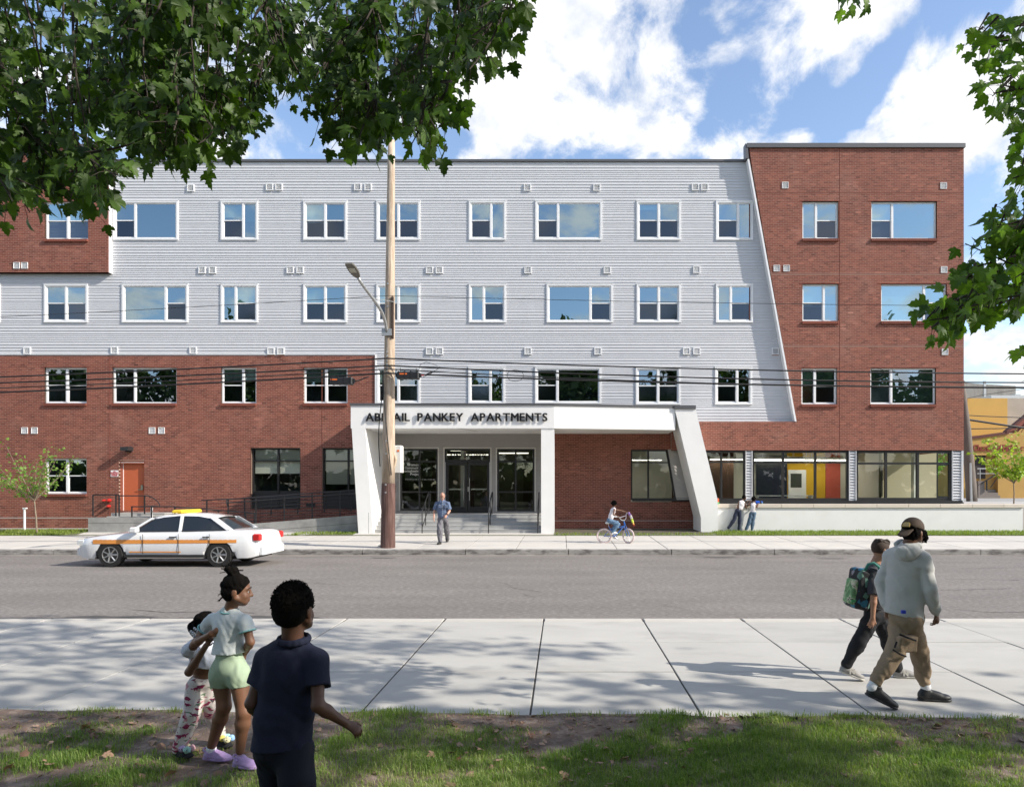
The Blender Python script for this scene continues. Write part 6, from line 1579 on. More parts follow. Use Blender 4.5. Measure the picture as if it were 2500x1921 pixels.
# ---------------------------------------------------------------- figures: smooth implicit bodies, one continuous mesh each
def V3(p): return np.array([p[0], p[1], p[2]], float)
def unit(v): v = np.array(v, float); return v/(np.linalg.norm(v)+1e-12)
class Blob:
    def __init__(s, step=.007): s.pr = []; s.step = step; s.carve = []
    def cone(s, a, b, ra, rb, k=.02, flat=None, cuts=()): s.pr.append(('c', V3(a), V3(b), ra, rb, k, flat, cuts)); return s
    def chain(s, pts, rs, k=.02, cuts=()):
        for i in range(len(pts)-1): s.cone(pts[i], pts[i+1], rs[i], rs[i+1], k, None, cuts)
        return s
    def ell(s, c, r, Rm=None, k=.02, cuts=()): s.pr.append(('e', V3(c), np.array(r, float), np.eye(3) if Rm is None else np.array(Rm, float), k, cuts)); return s
    def boxr(s, c, h, Rm=None, rd=.01, k=.01, cuts=()): s.pr.append(('b', V3(c), np.array(h, float), np.eye(3) if Rm is None else np.array(Rm, float), rd, k, cuts)); return s
    def plane(s, p, n): s.carve.append((V3(p), unit(n))); return s        # removes what lies on the n side of p
    def field(s, fold=None):
        lo = []; hi = []
        for p in s.pr:
            if p[0] == 'c': r = max(p[3], p[4]); lo.append(np.minimum(p[1], p[2])-r); hi.append(np.maximum(p[1], p[2])+r)
            else: r = max(p[2]) + (p[4] if p[0] == 'b' else 0)
            if p[0] != 'c': rr_ = r*(1.0 if p[0] == 'e' else 1.75); lo.append(p[1]-rr_); hi.append(p[1]+rr_)
        lo = np.min(lo, 0)-.03; hi = np.max(hi, 0)+.03; st = s.step
        n = np.ceil((hi-lo)/st).astype(int)+2; F = np.full(n, .08, np.float32); ax = [lo[i]+np.arange(n[i])*st for i in range(3)]
        for p in s.pr:
            k = p[5] if p[0] == 'c' else (p[4] if p[0] == 'e' else p[5]); cuts = p[-1]
            if p[0] == 'c': r = max(p[3], p[4]); a = np.minimum(p[1], p[2])-r; b = np.maximum(p[1], p[2])+r
            else: r = max(p[2])*(1.0 if p[0] == 'e' else 1.75)+(p[4] if p[0] == 'b' else 0); a = p[1]-r; b = p[1]+r
            m = k+.022; i0 = np.maximum(((a-m-lo)/st).astype(int), 0); i1 = np.minimum(((b+m-lo)/st).astype(int)+2, n)
            if (i1 <= i0).any(): continue
            X_, Y_, Z_ = np.meshgrid(ax[0][i0[0]:i1[0]], ax[1][i0[1]:i1[1]], ax[2][i0[2]:i1[2]], indexing='ij')
            q = np.stack([X_, Y_, Z_], -1)
            if p[0] == 'c':
                qa = q - p[1]; ba = p[2]-p[1]
                if p[6] is not None:
                    axv, f = p[6]; axv = unit(axv); qa = qa + axv*((qa@axv)*(f-1))[..., None]; ba = ba + axv*((ba@axv)*(f-1))
                t = np.clip((qa@ba)/(ba@ba+1e-12), 0, 1); d = np.linalg.norm(qa - t[..., None]*ba, axis=-1) - (p[3]+(p[4]-p[3])*t)
                if p[6] is not None: d = d/ (1+(p[6][1]-1)*.5)
            elif p[0] == 'e':
                l = (q-p[1])@p[3].T if False else (q-p[1])@np.linalg.inv(p[3]).T if False else (q-p[1])@p[3].T
                k0 = np.linalg.norm(l/p[2], axis=-1); k1 = np.linalg.norm(l/(p[2]**2), axis=-1)+1e-9; d = k0*(k0-1)/k1
            else:
                l = np.abs((q-p[1])@p[3].T) - p[2]; d = np.linalg.norm(np.maximum(l,0),axis=-1)+np.minimum(l.max(-1),0)-p[4]
            for (cp, cn) in cuts: d = np.maximum(d, (q-V3(cp))@unit(cn))
            S_ = F[i0[0]:i1[0], i0[1]:i1[1], i0[2]:i1[2]]
            h = np.maximum(k-np.abs(S_-d), 0)/max(k,1e-6); F[i0[0]:i1[0], i0[1]:i1[1], i0[2]:i1[2]] = np.minimum(S_, d) - h*h*k*.25
        X_, Y_, Z_ = np.meshgrid(*ax, indexing='ij')
        if fold:
            amp, fr, sd = fold; c = lo
            x, y, z = (X_-c[0])*fr, (Y_-c[1])*fr, (Z_-c[2])*fr
            w = np.sin(x*1.3+y*.7+sd)*1.4 + np.sin(z*.9+sd*2)*.8
            F = F + amp*(np.sin(z*1.2+x*.9+w) + .6*np.sin(x*2.1-z*1.1+y*1.7+w*1.3+sd) + .35*np.sin(z*3.7+x*2.9-y*2.2+w*2))
        for (cp, cn) in s.carve: F = np.maximum(F, (X_-cp[0])*cn[0]+(Y_-cp[1])*cn[1]+(Z_-cp[2])*cn[2])
        return F, lo, st
    def build(s, name, m, parent=None, fold=None, smooth=True, tag_=None):
        F, lo, st = s.field(fold)
        F[0] = F[-1] = .05; F[:,0] = F[:,-1] = .05; F[:,:,0] = F[:,:,-1] = .05
        ins = F < 0; nx, ny, nz = F.shape
        c8 = np.zeros((nx-1, ny-1, nz-1), np.int8)
        for dx in (0,1):
            for dy in (0,1):
                for dz in (0,1): c8 += ins[dx:nx-1+dx, dy:ny-1+dy, dz:nz-1+dz]
        act = (c8 > 0) & (c8 < 8); idx = -np.ones(act.shape, np.int64); cells = np.argwhere(act); idx[act] = np.arange(len(cells))
        acc = np.zeros((len(cells),3)); cnt = np.zeros(len(cells)); i, j, k = cells.T
        E = [((0,0,0),(1,0,0)),((0,1,0),(1,1,0)),((0,0,1),(1,0,1)),((0,1,1),(1,1,1)),((0,0,0),(0,1,0)),((1,0,0),(1,1,0)),((0,0,1),(0,1,1)),((1,0,1),(1,1,1)),((0,0,0),(0,0,1)),((1,0,0),(1,0,1)),((0,1,0),(0,1,1)),((1,1,0),(1,1,1))]
        for a, b in E:
            fa = F[i+a[0], j+a[1], k+a[2]]; fb = F[i+b[0], j+b[1], k+b[2]]; x = (fa < 0) != (fb < 0)
            t = np.where(x, fa/np.where(x, fa-fb, 1), 0); A_ = np.array(a, float); B_ = np.array(b, float)
            acc += np.where(x[:,None], A_+(B_-A_)*t[:,None], 0); cnt += x
        V = (cells + acc/np.maximum(cnt,1)[:,None])*st + lo
        Q = []
        for axn, (u, v) in enumerate(((1,2),(2,0),(0,1))):
            sl0 = [slice(0,None)]*3; sl1 = [slice(0,None)]*3; sl0[axn] = slice(0,-1); sl1[axn] = slice(1,None)
            a = ins[tuple(sl0)]; b = ins[tuple(sl1)]; ed = np.argwhere(a != b)
            ed = ed[(ed[:,u] > 0) & (ed[:,v] > 0) & (ed[:,u] < F.shape[u]-1) & (ed[:,v] < F.shape[v]-1)]
            if not len(ed): continue
            e0 = np.zeros(3, int); eu = e0.copy(); eu[u] = 1; ev = e0.copy(); ev[v] = 1
            g = lambda o: idx[tuple((ed-o).T)]
            q = np.stack([g(eu+ev), g(ev), g(e0), g(eu)], 1); fl = a[tuple(ed.T)]
            q[~fl] = q[~fl][:, ::-1]; Q.append(q)
        Q = np.concatenate(Q); Q = Q[(Q >= 0).all(1)]
        me = bpy.data.meshes.new(name); me.vertices.add(len(V)); me.vertices.foreach_set('co', V.astype(np.float32).ravel())
        me.loops.add(Q.size); me.loops.foreach_set('vertex_index', Q.astype(np.int32).ravel()); me.polygons.add(len(Q))
        me.polygons.foreach_set('loop_start', np.arange(0, Q.size, 4, dtype=np.int32)); me.polygons.foreach_set('loop_total', np.full(len(Q), 4, np.int32)); me.update(calc_edges=True)
        return link(name, me, m, parent, smooth=smooth)

def frame(f, up=(0,0,1)):
    f = unit(f); s = unit(np.cross(f, up)); u = np.cross(s, f); return np.stack([s, f, u])       # rows: side (right), forward, up
def head(B, c, f, hs=1.0, up=(0,0,1), ears=True, k=.012):
    M = frame(f, up); c = V3(c); T = lambda x, y, z: c + (M[0]*x + M[1]*y + M[2]*z)*hs
    B.ell(T(0,-.012,.028), np.array([.073,.092,.086])*hs, M, k); B.ell(T(0,.030,-.028), np.array([.058,.060,.080])*hs, M, .02)
    B.ell(T(0,.058,-.084), np.array([.026,.024,.020])*hs, M, .02)
    B.cone(T(-.036,.062,-.075), T(-.062,.0,-.045), .018*hs, .02*hs, .02); B.cone(T(.036,.062,-.075), T(.062,.0,-.045), .018*hs, .02*hs, .02)
    B.cone(T(0,.086,.006), T(0,.103,-.026), .008*hs, .0115*hs, .010); B.cone(T(-.012,.090,-.030), T(.012,.090,-.030), .009*hs, .009*hs, .006)
    B.cone(T(-.034,.074,.018), T(.034,.074,.018), .012*hs, .012*hs, .012)
    B.cone(T(-.018,.086,-.056), T(.018,.086,-.056), .0075*hs, .0075*hs, .006); B.cone(T(-.016,.085,-.067), T(.016,.085,-.067), .008*hs, .008*hs, .005)
    B.ell(T(-.034,.056,-.034), np.array([.026]*3)*hs, M, .02); B.ell(T(.034,.056,-.034), np.array([.026]*3)*hs, M, .02)
    if ears:
        for s_ in (-1, 1): B.ell(T(s_*.078,-.008,-.010), np.array([.010,.020,.031])*hs, M, .006)
    return T, M
def eyes(parent, T, M, hs, mw, mi):
    for s_ in (-1, 1):
        m = MB(); c = T(s_*.030,.0775,.0); m.ball(c, .0085*hs, 8); e = m.build('eye', mw, parent, smooth=True)
        m = MB(); c2 = T(s_*.030,.0835,.0); m.ball(c2, .0062*hs, 8); m.build('iris', mi, e, smooth=True)
    for s_ in (-1, 1):
        m = MB(); m.tube([T(s_*.014,.088,.026), T(s_*.030,.090,.031), T(s_*.048,.078,.025)], .0030*hs, 5); m.build('eyebrow', mi, parent)
def hand(B, w, d, n, L=.17, curl=.5, thumb=1, k=.007):
    """w wrist, d finger direction, n back-of-hand normal, thumb=+1 on the d x n side"""
    w = V3(w); d = unit(d); n = unit(np.array(n, float) - d*np.dot(n, d)); s = np.cross(d, n)
    B.cone(w+d*.06*L, w+d*.42*L, .15*L, .20*L, .012, (n, 1.75))
    for i in range(4):
        o = (i-1.5)*-thumb; b = w + d*(.46-.02*abs(i-1.2))*L + s*o*.115*L; ln = (.36,.42,.39,.30)[i]*L; dd = d.copy(); p = b; r = .046*L
        for q, fr in enumerate((.45,.32,.23)):
            a = curl*(.55+.35*q+.06*i); dd = unit(dd*math.cos(a) - n*math.sin(a)); p2 = p + dd*ln*fr; B.cone(p, p2, r, r*.9, .004); r *= .9; p = p2
    b = w + d*.14*L + s*thumb*.13*L; d1 = unit(d*.72 + s*thumb*.62 - n*.25); p = b + d1*.24*L; B.cone(b, p, .07*L, .052*L, .01); d2 = unit(d*.93 + s*thumb*.15 - n*.3); B.cone(p, p+d2*.2*L, .05*L, .040*L, .005)
def shoe(parent, ank, toe, heel_z, L, m_up, m_sole, pitch=0, name='shoe', h=.062, w=.042, step=.007, lace=None, high=False):
    """ank: ankle point, toe: horizontal direction, pitch>0 lifts the heel"""
    t = unit((toe[0], toe[1], 0)); side = unit(np.cross(t, (0,0,1))); up0 = np.array([0,0,1.0])
    cp, sp = math.cos(pitch), math.sin(pitch); f = t*cp - up0*sp; u = up0*cp + t*sp
    toe_tip = V3((ank[0], ank[1], heel_z)) + t*L*.70*cp
    org = toe_tip - f*L*.98 if pitch else V3((ank[0], ank[1], heel_z)) - t*L*.24
    T = lambda a, b, c: org + f*a*L + side*b + u*c
    M = np.stack([side, f, u])
    B = Blob(step); B.ell(T(.18,0,h*.55), (w*.86, L*.17, h*.62), M, .02); B.ell(T(.74,0,h*.36), (w*1.02, L*.26, h*.42), M, .03); B.ell(T(.45,0,h*.5), (w*.84, L*.26, h*.52), M, .03)
    B.cone(T(.22,0,h*.6), T(.24,0,h*(1.35 if not high else 1.7)), w*.78, w*.72, .02); B.cone(T(.36,0,h*.9), T(.62,0,h*.55), w*.5, w*.55, .03)
    B.plane(T(.2,0,h*(1.45 if not high else 1.9)), u); B.plane(T(0,0,.012), -u)
    o = B.build(name, m_up, parent)
    S = Blob(step); S.cone(T(.15,0,.012), T(.80,0,.010), w*.86, w*.95, .01, (u, 2.6)); S.cone(T(.45,0,.010), T(.84,0,.012), w*.9, w*.98, .01, (u, 2.6)); S.plane(T(0,0,.0), -u); S.plane(T(0,0,.026), u); S.build('sole', m_sole, o)
    if lace:
        m = MB()
        for q in range(4): a = .40+.075*q; zz = h*(1.14-.13*q); m.tube([T(a,-w*.42,zz*.93), T(a,0,zz+.008), T(a,w*.42,zz*.93)], .0032, 4)
        m.build('lace', lace, o)
    return o, T
def mid(a, b, t=.5): return Vector(a).lerp(Vector(b), t)
def torso(B, J, r, f, infl=0, k=.045, lo=None):
    """chest, waist and pelvis as flattened volumes; r: cw, ww, hw half widths, dp depth ratio"""
    M = frame(f); s = unit(V3(J['sR'])-V3(J['sL'])); up = unit(V3(J['nk'])-V3(J['pel'])); fw = unit(np.cross(up, s)); Mr = np.stack([s, fw, up])
    nk, pel = V3(J['nk']), V3(J['pel']); H = np.linalg.norm(nk-pel)
    B.ell(nk+(pel-nk)*.30, (r['cw']+infl, r['cw']*r['dp']+infl, H*.30), Mr, k); B.ell(nk+(pel-nk)*.62, (r['ww']+infl, r['ww']*r['dp']*1.02+infl, H*.27), Mr, k)
    B.ell(pel, (r['hw']+infl, r['hw']*r['dp']*1.0+infl, H*.20), Mr, k)
    B.cone(mid(J['sL'],J['sR'],.2), mid(J['sL'],J['sR'],.8), r['ua']*.95+infl, r['ua']*.95+infl, .04)
    B.cone(nk+up*.005, mid(J['sL'],J['sR'],.1), .030*r['sc']+infl, r['ua']*.75+infl, .03); B.cone(nk+up*.005, mid(J['sL'],J['sR'],.9), .030*r['sc']+infl, r['ua']*.75+infl, .03)
    return Mr
def radii(sc, slim=1.0, **kw):
    r = dict(sc=sc, ua=.046*sc*slim, el=.036*sc*slim, fa=.037*sc*slim, wr=.024*sc, th=.082*sc*slim, kn=.054*sc, ca=.053*sc*slim, an=.033*sc, cw=.150*sc*slim, ww=.128*sc*slim, hw=.152*sc*slim, dp=.66, nk=.052*sc); r.update(kw); return r
def arm(B, s, e, w, r, infl=0, k=.02, upto=None):
    B.cone(s, e, r['ua']+infl, r['el']+infl, k); m = mid(e, w, .28); B.cone(e, m, r['el']+infl, r['fa']+infl, k); B.cone(m, w, r['fa']+infl, r['wr']+infl, k)
def leg(B, h, kn, a, r, infl=0, k=.03, loose=0, cuts=()):
    m = mid(kn, a, .28); back = Vector((0,0,0)); B.cone(h, kn, r['th']+infl, r['kn']+infl+loose, k, None, cuts); B.cone(kn, m, r['kn']*.95+infl+loose, r['ca']+infl+loose, k, None, cuts); B.cone(m, a, r['ca']+infl+loose, r['an']+infl+loose, k, None, cuts)

def skin(name, c): return mat(name, c, .5, var=.06, scale=14, spec=.4)
sk_b = skin('skin_brown', (.155,.075,.045)); sk_m = skin('skin_mid', (.20,.095,.055)); sk_d = skin('skin_deep', (.10,.048,.030)); sk_t = skin('skin_tan', (.36,.19,.12)); sk_p = skin('skin_fair', (.55,.30,.22))
m_hair = mat('hair_black', (.006,.005,.0045), .95, var=.3, scale=60, bump=.003, bscale=150, spec=.08); m_eye = mat('eye_white', (.6,.58,.55), .2); m_iris = mat('iris_dark', (.01,.006,.004), .3)
m_sock = mat('sock_white', (.72,.72,.74), .9, bump=.0015, bscale=200)
def person(label, loc, group=None): return empty('person', loc, label, 'person', group)
def hairmass(parent, T, M, hs, m, grow=.012, noise=.004, low=-.02, front=.055, extra=(), step=.007, curl=60, name='hair'):
    B = Blob(step); B.ell(T(0,-.014,.030), np.array([.073+grow,.092+grow,.086+grow])*hs, M, .02)
    if low < -.03: B.ell(T(0,-.045,-.02), np.array([.068+grow*.6,.05+grow*.5,.06])*hs, M, .02)
    for e in extra: B.ell(*e)
    B.plane(T(0,front,.035), M[1]*.85 - M[2]*.55); B.plane(T(0,.02,low), -M[2]*.85 + M[1]*.5)
    return B.build(name, m, parent, fold=(noise, curl, 1.3))

# 1 --- girl in pale tee and mint shorts --------------------------------
d = 5.15; pg = person('girl in white tee and mint green shorts, hair in a bun, looking right', P(552,1858,5.15))
r = radii(.80, .93, cw=.118, ww=.098, hw=.128, th=.070, kn=.046, ca=.047, an=.030)
J = dict(nk=P(562,1489,5.13), sL=P(519,1511,5.20), sR=P(599,1514,5.06), pel=P(560,1634,5.12), eL=P(476,1570,5.24), wL=P(514,1547,5.06), eR=P(611,1567,5.04), wR=P(599,1592,5.16),
         hL=P(539,1648,5.14), hR=P(583,1650,5.09), kL=P(547,1724,5.12), aL=P(514,1828,5.22), kR=P(595,1740,5.06), aR=P(586,1832,5.08))
f = (.35,.93,0); hf = (.93,.26,-.12); hc = P(579,1441,5.12)
B = Blob(.0065); T, M = head(B, hc, hf, .98); torso(B, J, r, f); B.cone(T(0,-.02,-.06), J['nk'], .040, .043, .02)
arm(B, J['sL'], J['eL'], J['wL'], r); arm(B, J['sR'], J['eR'], J['wR'], r); leg(B, J['hL'], J['kL'], J['aL'], r); leg(B, J['hR'], J['kR'], J['aR'], r)
hand(B, J['wL'], (.8,-.1,.35), (-.1,-1,0), .125, 1.3, 1); hand(B, J['wR'], (-.35,.3,-.9), (.8,.1,-.1), .125, .5, -1)
B.build('body', sk_m, pg); eyes(pg, T, M, .98, m_eye, m_iris)
hairmass(pg, T, M, .98, m_hair, .010, .003, -.065, .058, extra=[(T(-.0,-.045,.135), (.042,.048,.036), None, .015), (T(.01,-.075,.150), (.028,.03,.022), None, .01)], curl=75)
m = MB(); Rr = random.Random(2)
for i in range(26):
    a = Rr.uniform(0,6.28); c = T(.0,-.05,.14); dv = Vector((math.cos(a), .4*Rr.gauss(0,1), math.sin(a)+.25)).normalized(); m.tube([Vector(c)+dv*.025, Vector(c)+dv*Rr.uniform(.055,.085)], .0028, 3)
for i in range(16): c = Vector(T(Rr.uniform(-.05,.05),-.085,Rr.uniform(-.06,.01))); m.tube([c, c+Vector((-.02-.02*Rr.random(),-.005,-.02-.02*Rr.random()))], .0018, 3)
m.build('hair_wisp', m_hair, pg)['kind'] = 'stuff'
m_tee = mat('tee_white', (.64,.68,.68), .9, var=.03, scale=6, bump=.006, bscale=18); m_teetrim = mat('tee_trim', (.25,.50,.50), .9)
B = Blob(.0065); up = Vector(J['nk'])-Vector(J['pel']); hem = P(556,1593,5.12)
torso(B, J, r, f, .012, .04); B.cone(mid(J['nk'],J['pel'],.45), hem-Vector((0,0,.03)), .112, .128, .03, (f, 1.35))
cutL = mid(J['sL'],J['eL'],.42); cutR = mid(J['sR'],J['eR'],.50)
B.cone(J['sL'], mid(J['sL'],J['eL'],.6), .045, .050, .02, None, [(cutL, J['eL']-J['sL'])]); B.cone(J['sR'], mid(J['sR'],J['eR'],.7), .046, .052, .02, None, [(cutR, J['eR']-J['sR'])])
B.plane(hem, (0.05,0,-1)); B.plane(P(563,1484,5.1), (.1,-.35,1)); tee = B.build('tee', m_tee, pg, fold=(.0030, 24, .5))
for (c, ax, rr_) in ((cutL, J['eL']-J['sL'], .053), (cutR, J['eR']-J['sR'], .055)):
    m = MB(); M2 = frame(ax); m.tube([Vector(V3(c)+(M2[0]*math.cos(a)+M2[2]*math.sin(a))*rr_) for a in [k*2*math.pi/20 for k in range(21)]], .0055, 5); m.build('trim', m_teetrim, tee, smooth=True)
m = MB(); c = P(561,1491,5.12); m.tube([c+Vector((math.cos(a)*.060, math.sin(a)*.052, .010*math.sin(a))) for a in [k*2*math.pi/28 for k in range(29)]], .006, 5); m.build('trim', m_teetrim, tee, smooth=True)
m_mint = mat('mint_cotton', (.34,.43,.30), .85, var=.04, scale=5, bump=.001, bscale=220)
B = Blob(.0065); M_ = np.stack([unit((.93,-.35,0)), unit((.35,.93,0)), (0,0,1)]); B.ell(J['pel'], (.136,.100,.10), M_, .04)
for h_, k_, s_ in ((J['hL'],J['kL'],-1),(J['hR'],J['kR'],1)):
    e = mid(h_, k_, .40); B.cone(Vector(h_)+Vector((0,0,.02)), e-Vector((0,0,.03)), .078, .068, .008, None, [(P(560,1675-3*s_,5.1), (0,0,-1))])
    B.ell(Vector(h_)+Vector((-.0,-.028,.0)), (.066,.062,.066), None, .03)
B.cone(J['pel'], Vector(J['pel'])+Vector((0,0,.09)), .118, .104, .03, (f, 1.35)); B.build('shorts', m_mint, pg, fold=(.0018, 28, 1))
m_croc = mat('clog_lilac', (.40,.27,.50), .4, var=.15, scale=60)
for a, td, nm in ((J['aL'], (.95,-.12,0), 0), (J['aR'], (.9,-.25,0), 1)):
    o, T2 = shoe(pg, V3(a)-np.array([.0,0,0]), td, .004, .205, m_croc, mat('clog_sole', (.36,.24,.46), .6), name='clog', h=.055, w=.046)
    m = MB(); m.tube([T2(.30,-.045,.055), T2(.06,-.03,.075), T2(-.02,0,.078), T2(.06,.03,.075), T2(.30,.045,.055)], .007, 6); m.build('strap', m_croc, o)
B = Blob(.006); B.cone(Vector(J['aL'])+Vector((0,0,-.045)), mid(J['aL'],J['kL'],.08), .036, .034, .01); B.plane(mid(J['aL'],J['kL'],.07), J['kL']-J['aL']); B.build('sock', m_sock, pg)

# 2 --- small girl behind her -------------------------------------------
pl_ = person('small girl with beaded braids and dinosaur leggings hugging the girl in the white tee', P(492,1846,5.3))
r = radii(.64, .95, cw=.092, ww=.082, hw=.098, th=.062, kn=.046, ca=.045, an=.032, ua=.033, el=.028, fa=.028, wr=.02)
J = dict(nk=P(500,1562,5.38), sL=P(474,1574,5.40), sR=P(528,1570,5.42), pel=P(495,1666,5.40), eL=P(459,1588,5.30), wL=P(500,1556,5.18), eR=P(462,1640,5.22), wR=P(502,1577,5.14),
         hL=P(480,1676,5.38), hR=P(511,1676,5.42), kL=P(468,1742,5.32), aL=P(437,1826,5.30), kR=P(520,1732,5.44), aR=P(536,1800,5.52))
f = (.3,-.9,0); hc = P(506,1528,5.40)
B = Blob(.0065); T, M = head(B, hc, (.9,.35,-.1), .90); torso(B, J, r, f); B.cone(T(0,-.02,-.06), J['nk'], .034, .036, .02)
arm(B, J['sL'], J['eL'], J['wL'], r); arm(B, Vector(J['sL'])+Vector((.06,-.02,-.03)), J['eR'], J['wR'], r); leg(B, J['hL'], J['kL'], J['aL'], r); leg(B, J['hR'], J['kR'], J['aR'], r)
hand(B, J['wL'], (.75,-.2,.45), (-.3,-1,.2), .105, 1.3, 1); hand(B, J['wR'], (.5,-.1,.8), (-.3,-1,.2), .105, 1.2, 1)
B.build('body', sk_b, pl_)
hairmass(pl_, T, M, .90, m_hair, .008, .002, -.05, .055)
m = MB(); mb = MB(); Rr = random.Random(9)
for i in range(13):
    x0 = Vector(T(-.03+.01*i*.6, -.085-.01*Rr.random(), .05)); end = P(477+Rr.uniform(-6,20), 1552+Rr.uniform(-10,12), 5.22+Rr.uniform(-.03,.1)); pp = [x0.lerp(end, q/6)+Vector((-.03*math.sin(q/6*3.14), -.03*math.sin(q/6*3.14), .012*math.sin(q/6*3.14))) for q in range(7)]
    m.tube(pp, .0075, 5)
    for q in range(3 if i % 2 else 4): c = pp[6-q//2] if q % 2 == 0 else pp[6-q//2].lerp(pp[5-q//2], .5); mb.ball(c, .0105, 6)
br = m.build('braid', m_hair, pl_); mb.build('bead', mat('bead_white', (.75,.75,.78), .3), br, smooth=True)
m_top = mat('top_white', (.60,.63,.72), .9, bump=.001, bscale=200)
B = Blob(.0065); torso(B, J, r, f, .010, .04); B.cone(J['sL'], J['eL'], .046, .044, .02); B.cone(J['eL'], mid(J['eL'],J['wL'],.35), .044, .038, .02, None, [(mid(J['eL'],J['wL'],.33), J['wL']-J['eL'])])
B.cone(Vector(J['sL'])+Vector((.06,-.02,-.03)), mid(Vector(J['sL'])+Vector((.06,-.02,-.03)),J['eR'],.3), .042,.04,.02)
B.cone(mid(J['nk'],J['pel'],.3), P(498,1629,5.37), .092, .100, .03, (f, 1.3)); B.plane(P(496,1624,5.38), (-.22,0,-1)); B.build('top', m_top, pl_, fold=(.003, 30, 2))
def dino_mat():
    m = mat('leggings_print', (.60,.55,.52), .9, var=.03, scale=8); nt = m.node_tree; N = nt.nodes.new; L = nt.links.new; b = nt.nodes['Principled BSDF']
    tc = N('ShaderNodeTexCoord'); src = b.inputs['Base Color'].links[0].from_socket if b.inputs['Base Color'].links else None
    def layer(src, scale, lo, col, off, strch=(1,1,1)):
        mp = N('ShaderNodeMapping'); mp.inputs['Location'].default_value = off; mp.inputs['Scale'].default_value = strch; L(tc.outputs['Object'], mp.inputs[0])
        n = N('ShaderNodeTexNoise'); n.inputs['Scale'].default_value = scale; n.inputs['Detail'].default_value = 1.5; n.inputs['Distortion'].default_value = .6; L(mp.outputs[0], n.inputs['Vector'])
        r_ = N('ShaderNodeMapRange'); r_.inputs[1].default_value = lo; r_.inputs[2].default_value = lo+.012; L(n.outputs['Fac'], r_.inputs[0])
        x = N('ShaderNodeMixRGB'); L(r_.outputs[0], x.inputs[0]); L(src, x.inputs[1]); x.inputs[2].default_value = (*col,1); return x.outputs[0]
    s1 = layer(src, 13, .60, (.52,.25,.28), (3,1,2)); s2 = layer(s1, 22, .645, (.13,.20,.12), (7,5,1), (1,1,2)); s3 = layer(s2, 15, .605, (.23,.02,.07), (1,9,4), (1,1,2.2)); L(s3, b.inputs['Base Color']); return m
m_leg = dino_mat()
B = Blob(.0065); M_ = frame(f); B.ell(J['pel'], (.106,.082,.06), M_, .03); leg(B, J['hL'], J['kL'], J['aL'], r, .009, .02, .006); leg(B, J['hR'], J['kR'], J['aR'], r, .009, .02, .006); B.plane(P(495,1650,5.38), (.18,0,1)); B.build('leggings', m_leg, pl_, fold=(.0022, 34, 1))
# little dinosaurs printed on, as thin cloth patches that hug the leg
m_din = mat('dino_plum', (.24,.02,.08), .9)
def dino(px, py, dd, s_, flip=1, m_=m_din):
    pts = [(-1.0,.10),(-.75,.0),(-.45,.12),(-.2,.30),(.1,.36),(.35,.28),(.55,.34),(.72,.52),(.95,.50),(1.0,.40),(.8,.34),(.62,.16),(.42,.02),(.40,-.30),(.28,-.30),(.25,-.02),(-.05,-.04),(-.08,-.30),(-.22,-.30),(-.25,.0),(-.5,-.06),(-.8,-.12)]
    b_ = MB(); c = P(px, py, dd); b_.prism([(c.x+flip*x*s_, c.z+z*s_) for x, z in pts], c.y, c.y+.012); return b_.build('print', m_, pl_.children[-1] if False else leg_o)
leg_o = [o for o in pl_.children if o.name.startswith('leggings')][0]
for (px, py, dd, s_, fl, up_) in ((476,1682,5.272,.034,1,0),(458,1721,5.262,.026,-1,0),(474,1746,5.262,.034,-1,0),(450,1776,5.236,.020,1,0),(448,1796,5.235,.034,1,0),(523,1707,5.365,.026,1,0),(472,1660,5.302,.016,1,0),(514,1733,5.372,.022,-1,0)): dino(px, py, dd, s_, fl)
m_slip = mat('slipper_black', (.015,.015,.018), .9); poms = [(.75,.72,.45),(.55,.40,.62),(.72,.42,.45),(.35,.60,.55),(.70,.62,.15),(.30,.50,.75)]
for a, td, si in ((J['aL'], (.9,-.45,0), 0), (J['aR'], (.85,-.5,0), 3)):
    o, T2 = shoe(pl_, V3(a), td, .004, .16, m_slip, m_slip, name='slipper', h=.05, w=.040)
    for q in range(4):
        b_ = Blob(.006); c = T2(.45+.17*q, (-.028,.028)[q % 2]*1.0-.01, .055+.008*(q % 2)); b_.ell(c, (.026,.026,.025), None, .01); col = poms[(si+q) % 6]; po_ = b_.build('pompom', mat('pompom_%d' % ((si+q) % 6), col, .95, bump=.004, bscale=160), o, fold=(.0022, 150, q))
        mm = MB()
        for sx in (-.008, .008): mm.ball((c[0]+sx, c[1]-.024, c[2]+.004), .0045, 6)
        mm.build('bead_eye', m_slip, po_)

# 3 --- boy in navy polo -------------------------------------------------
pb = person('boy in navy polo shirt and dark trousers seen from behind, closest to the camera', P(700,2151,3.6))
s3 = 3.6; r = radii(.83, .98, cw=.135, ww=.122, hw=.130)
J = dict(nk=P(715,1560,3.6), sL=P(653,1606,3.64), sR=P(775,1614,3.58), pel=P(690,1820,3.62), eL=P(614,1716,3.60), wL=P(634,1752,3.85), eR=P(776,1722,3.50), wR=P(846,1766,3.58),
         hL=P(664,1830,3.64), hR=P(722,1832,3.60), kL=P(690,1968,3.72), aL=P(712,2100,3.62), kR=P(728,1985,3.52), aR=P(735,2098,3.50))
f = (-.12,.98,0); hc = P(719,1486,3.60)
B = Blob(.0065); T, M = head(B, hc, (.20,.97,-.05), 1.10); torso(B, J, r, f); B.cone(T(0,-.02,-.05), J['nk'], .050, .052, .02)
arm(B, J['sL'], J['eL'], J['wL'], r); arm(B, J['sR'], J['eR'], J['wR'], r); leg(B, J['hL'], J['kL'], J['aL'], r); leg(B, J['hR'], J['kR'], J['aR'], r)
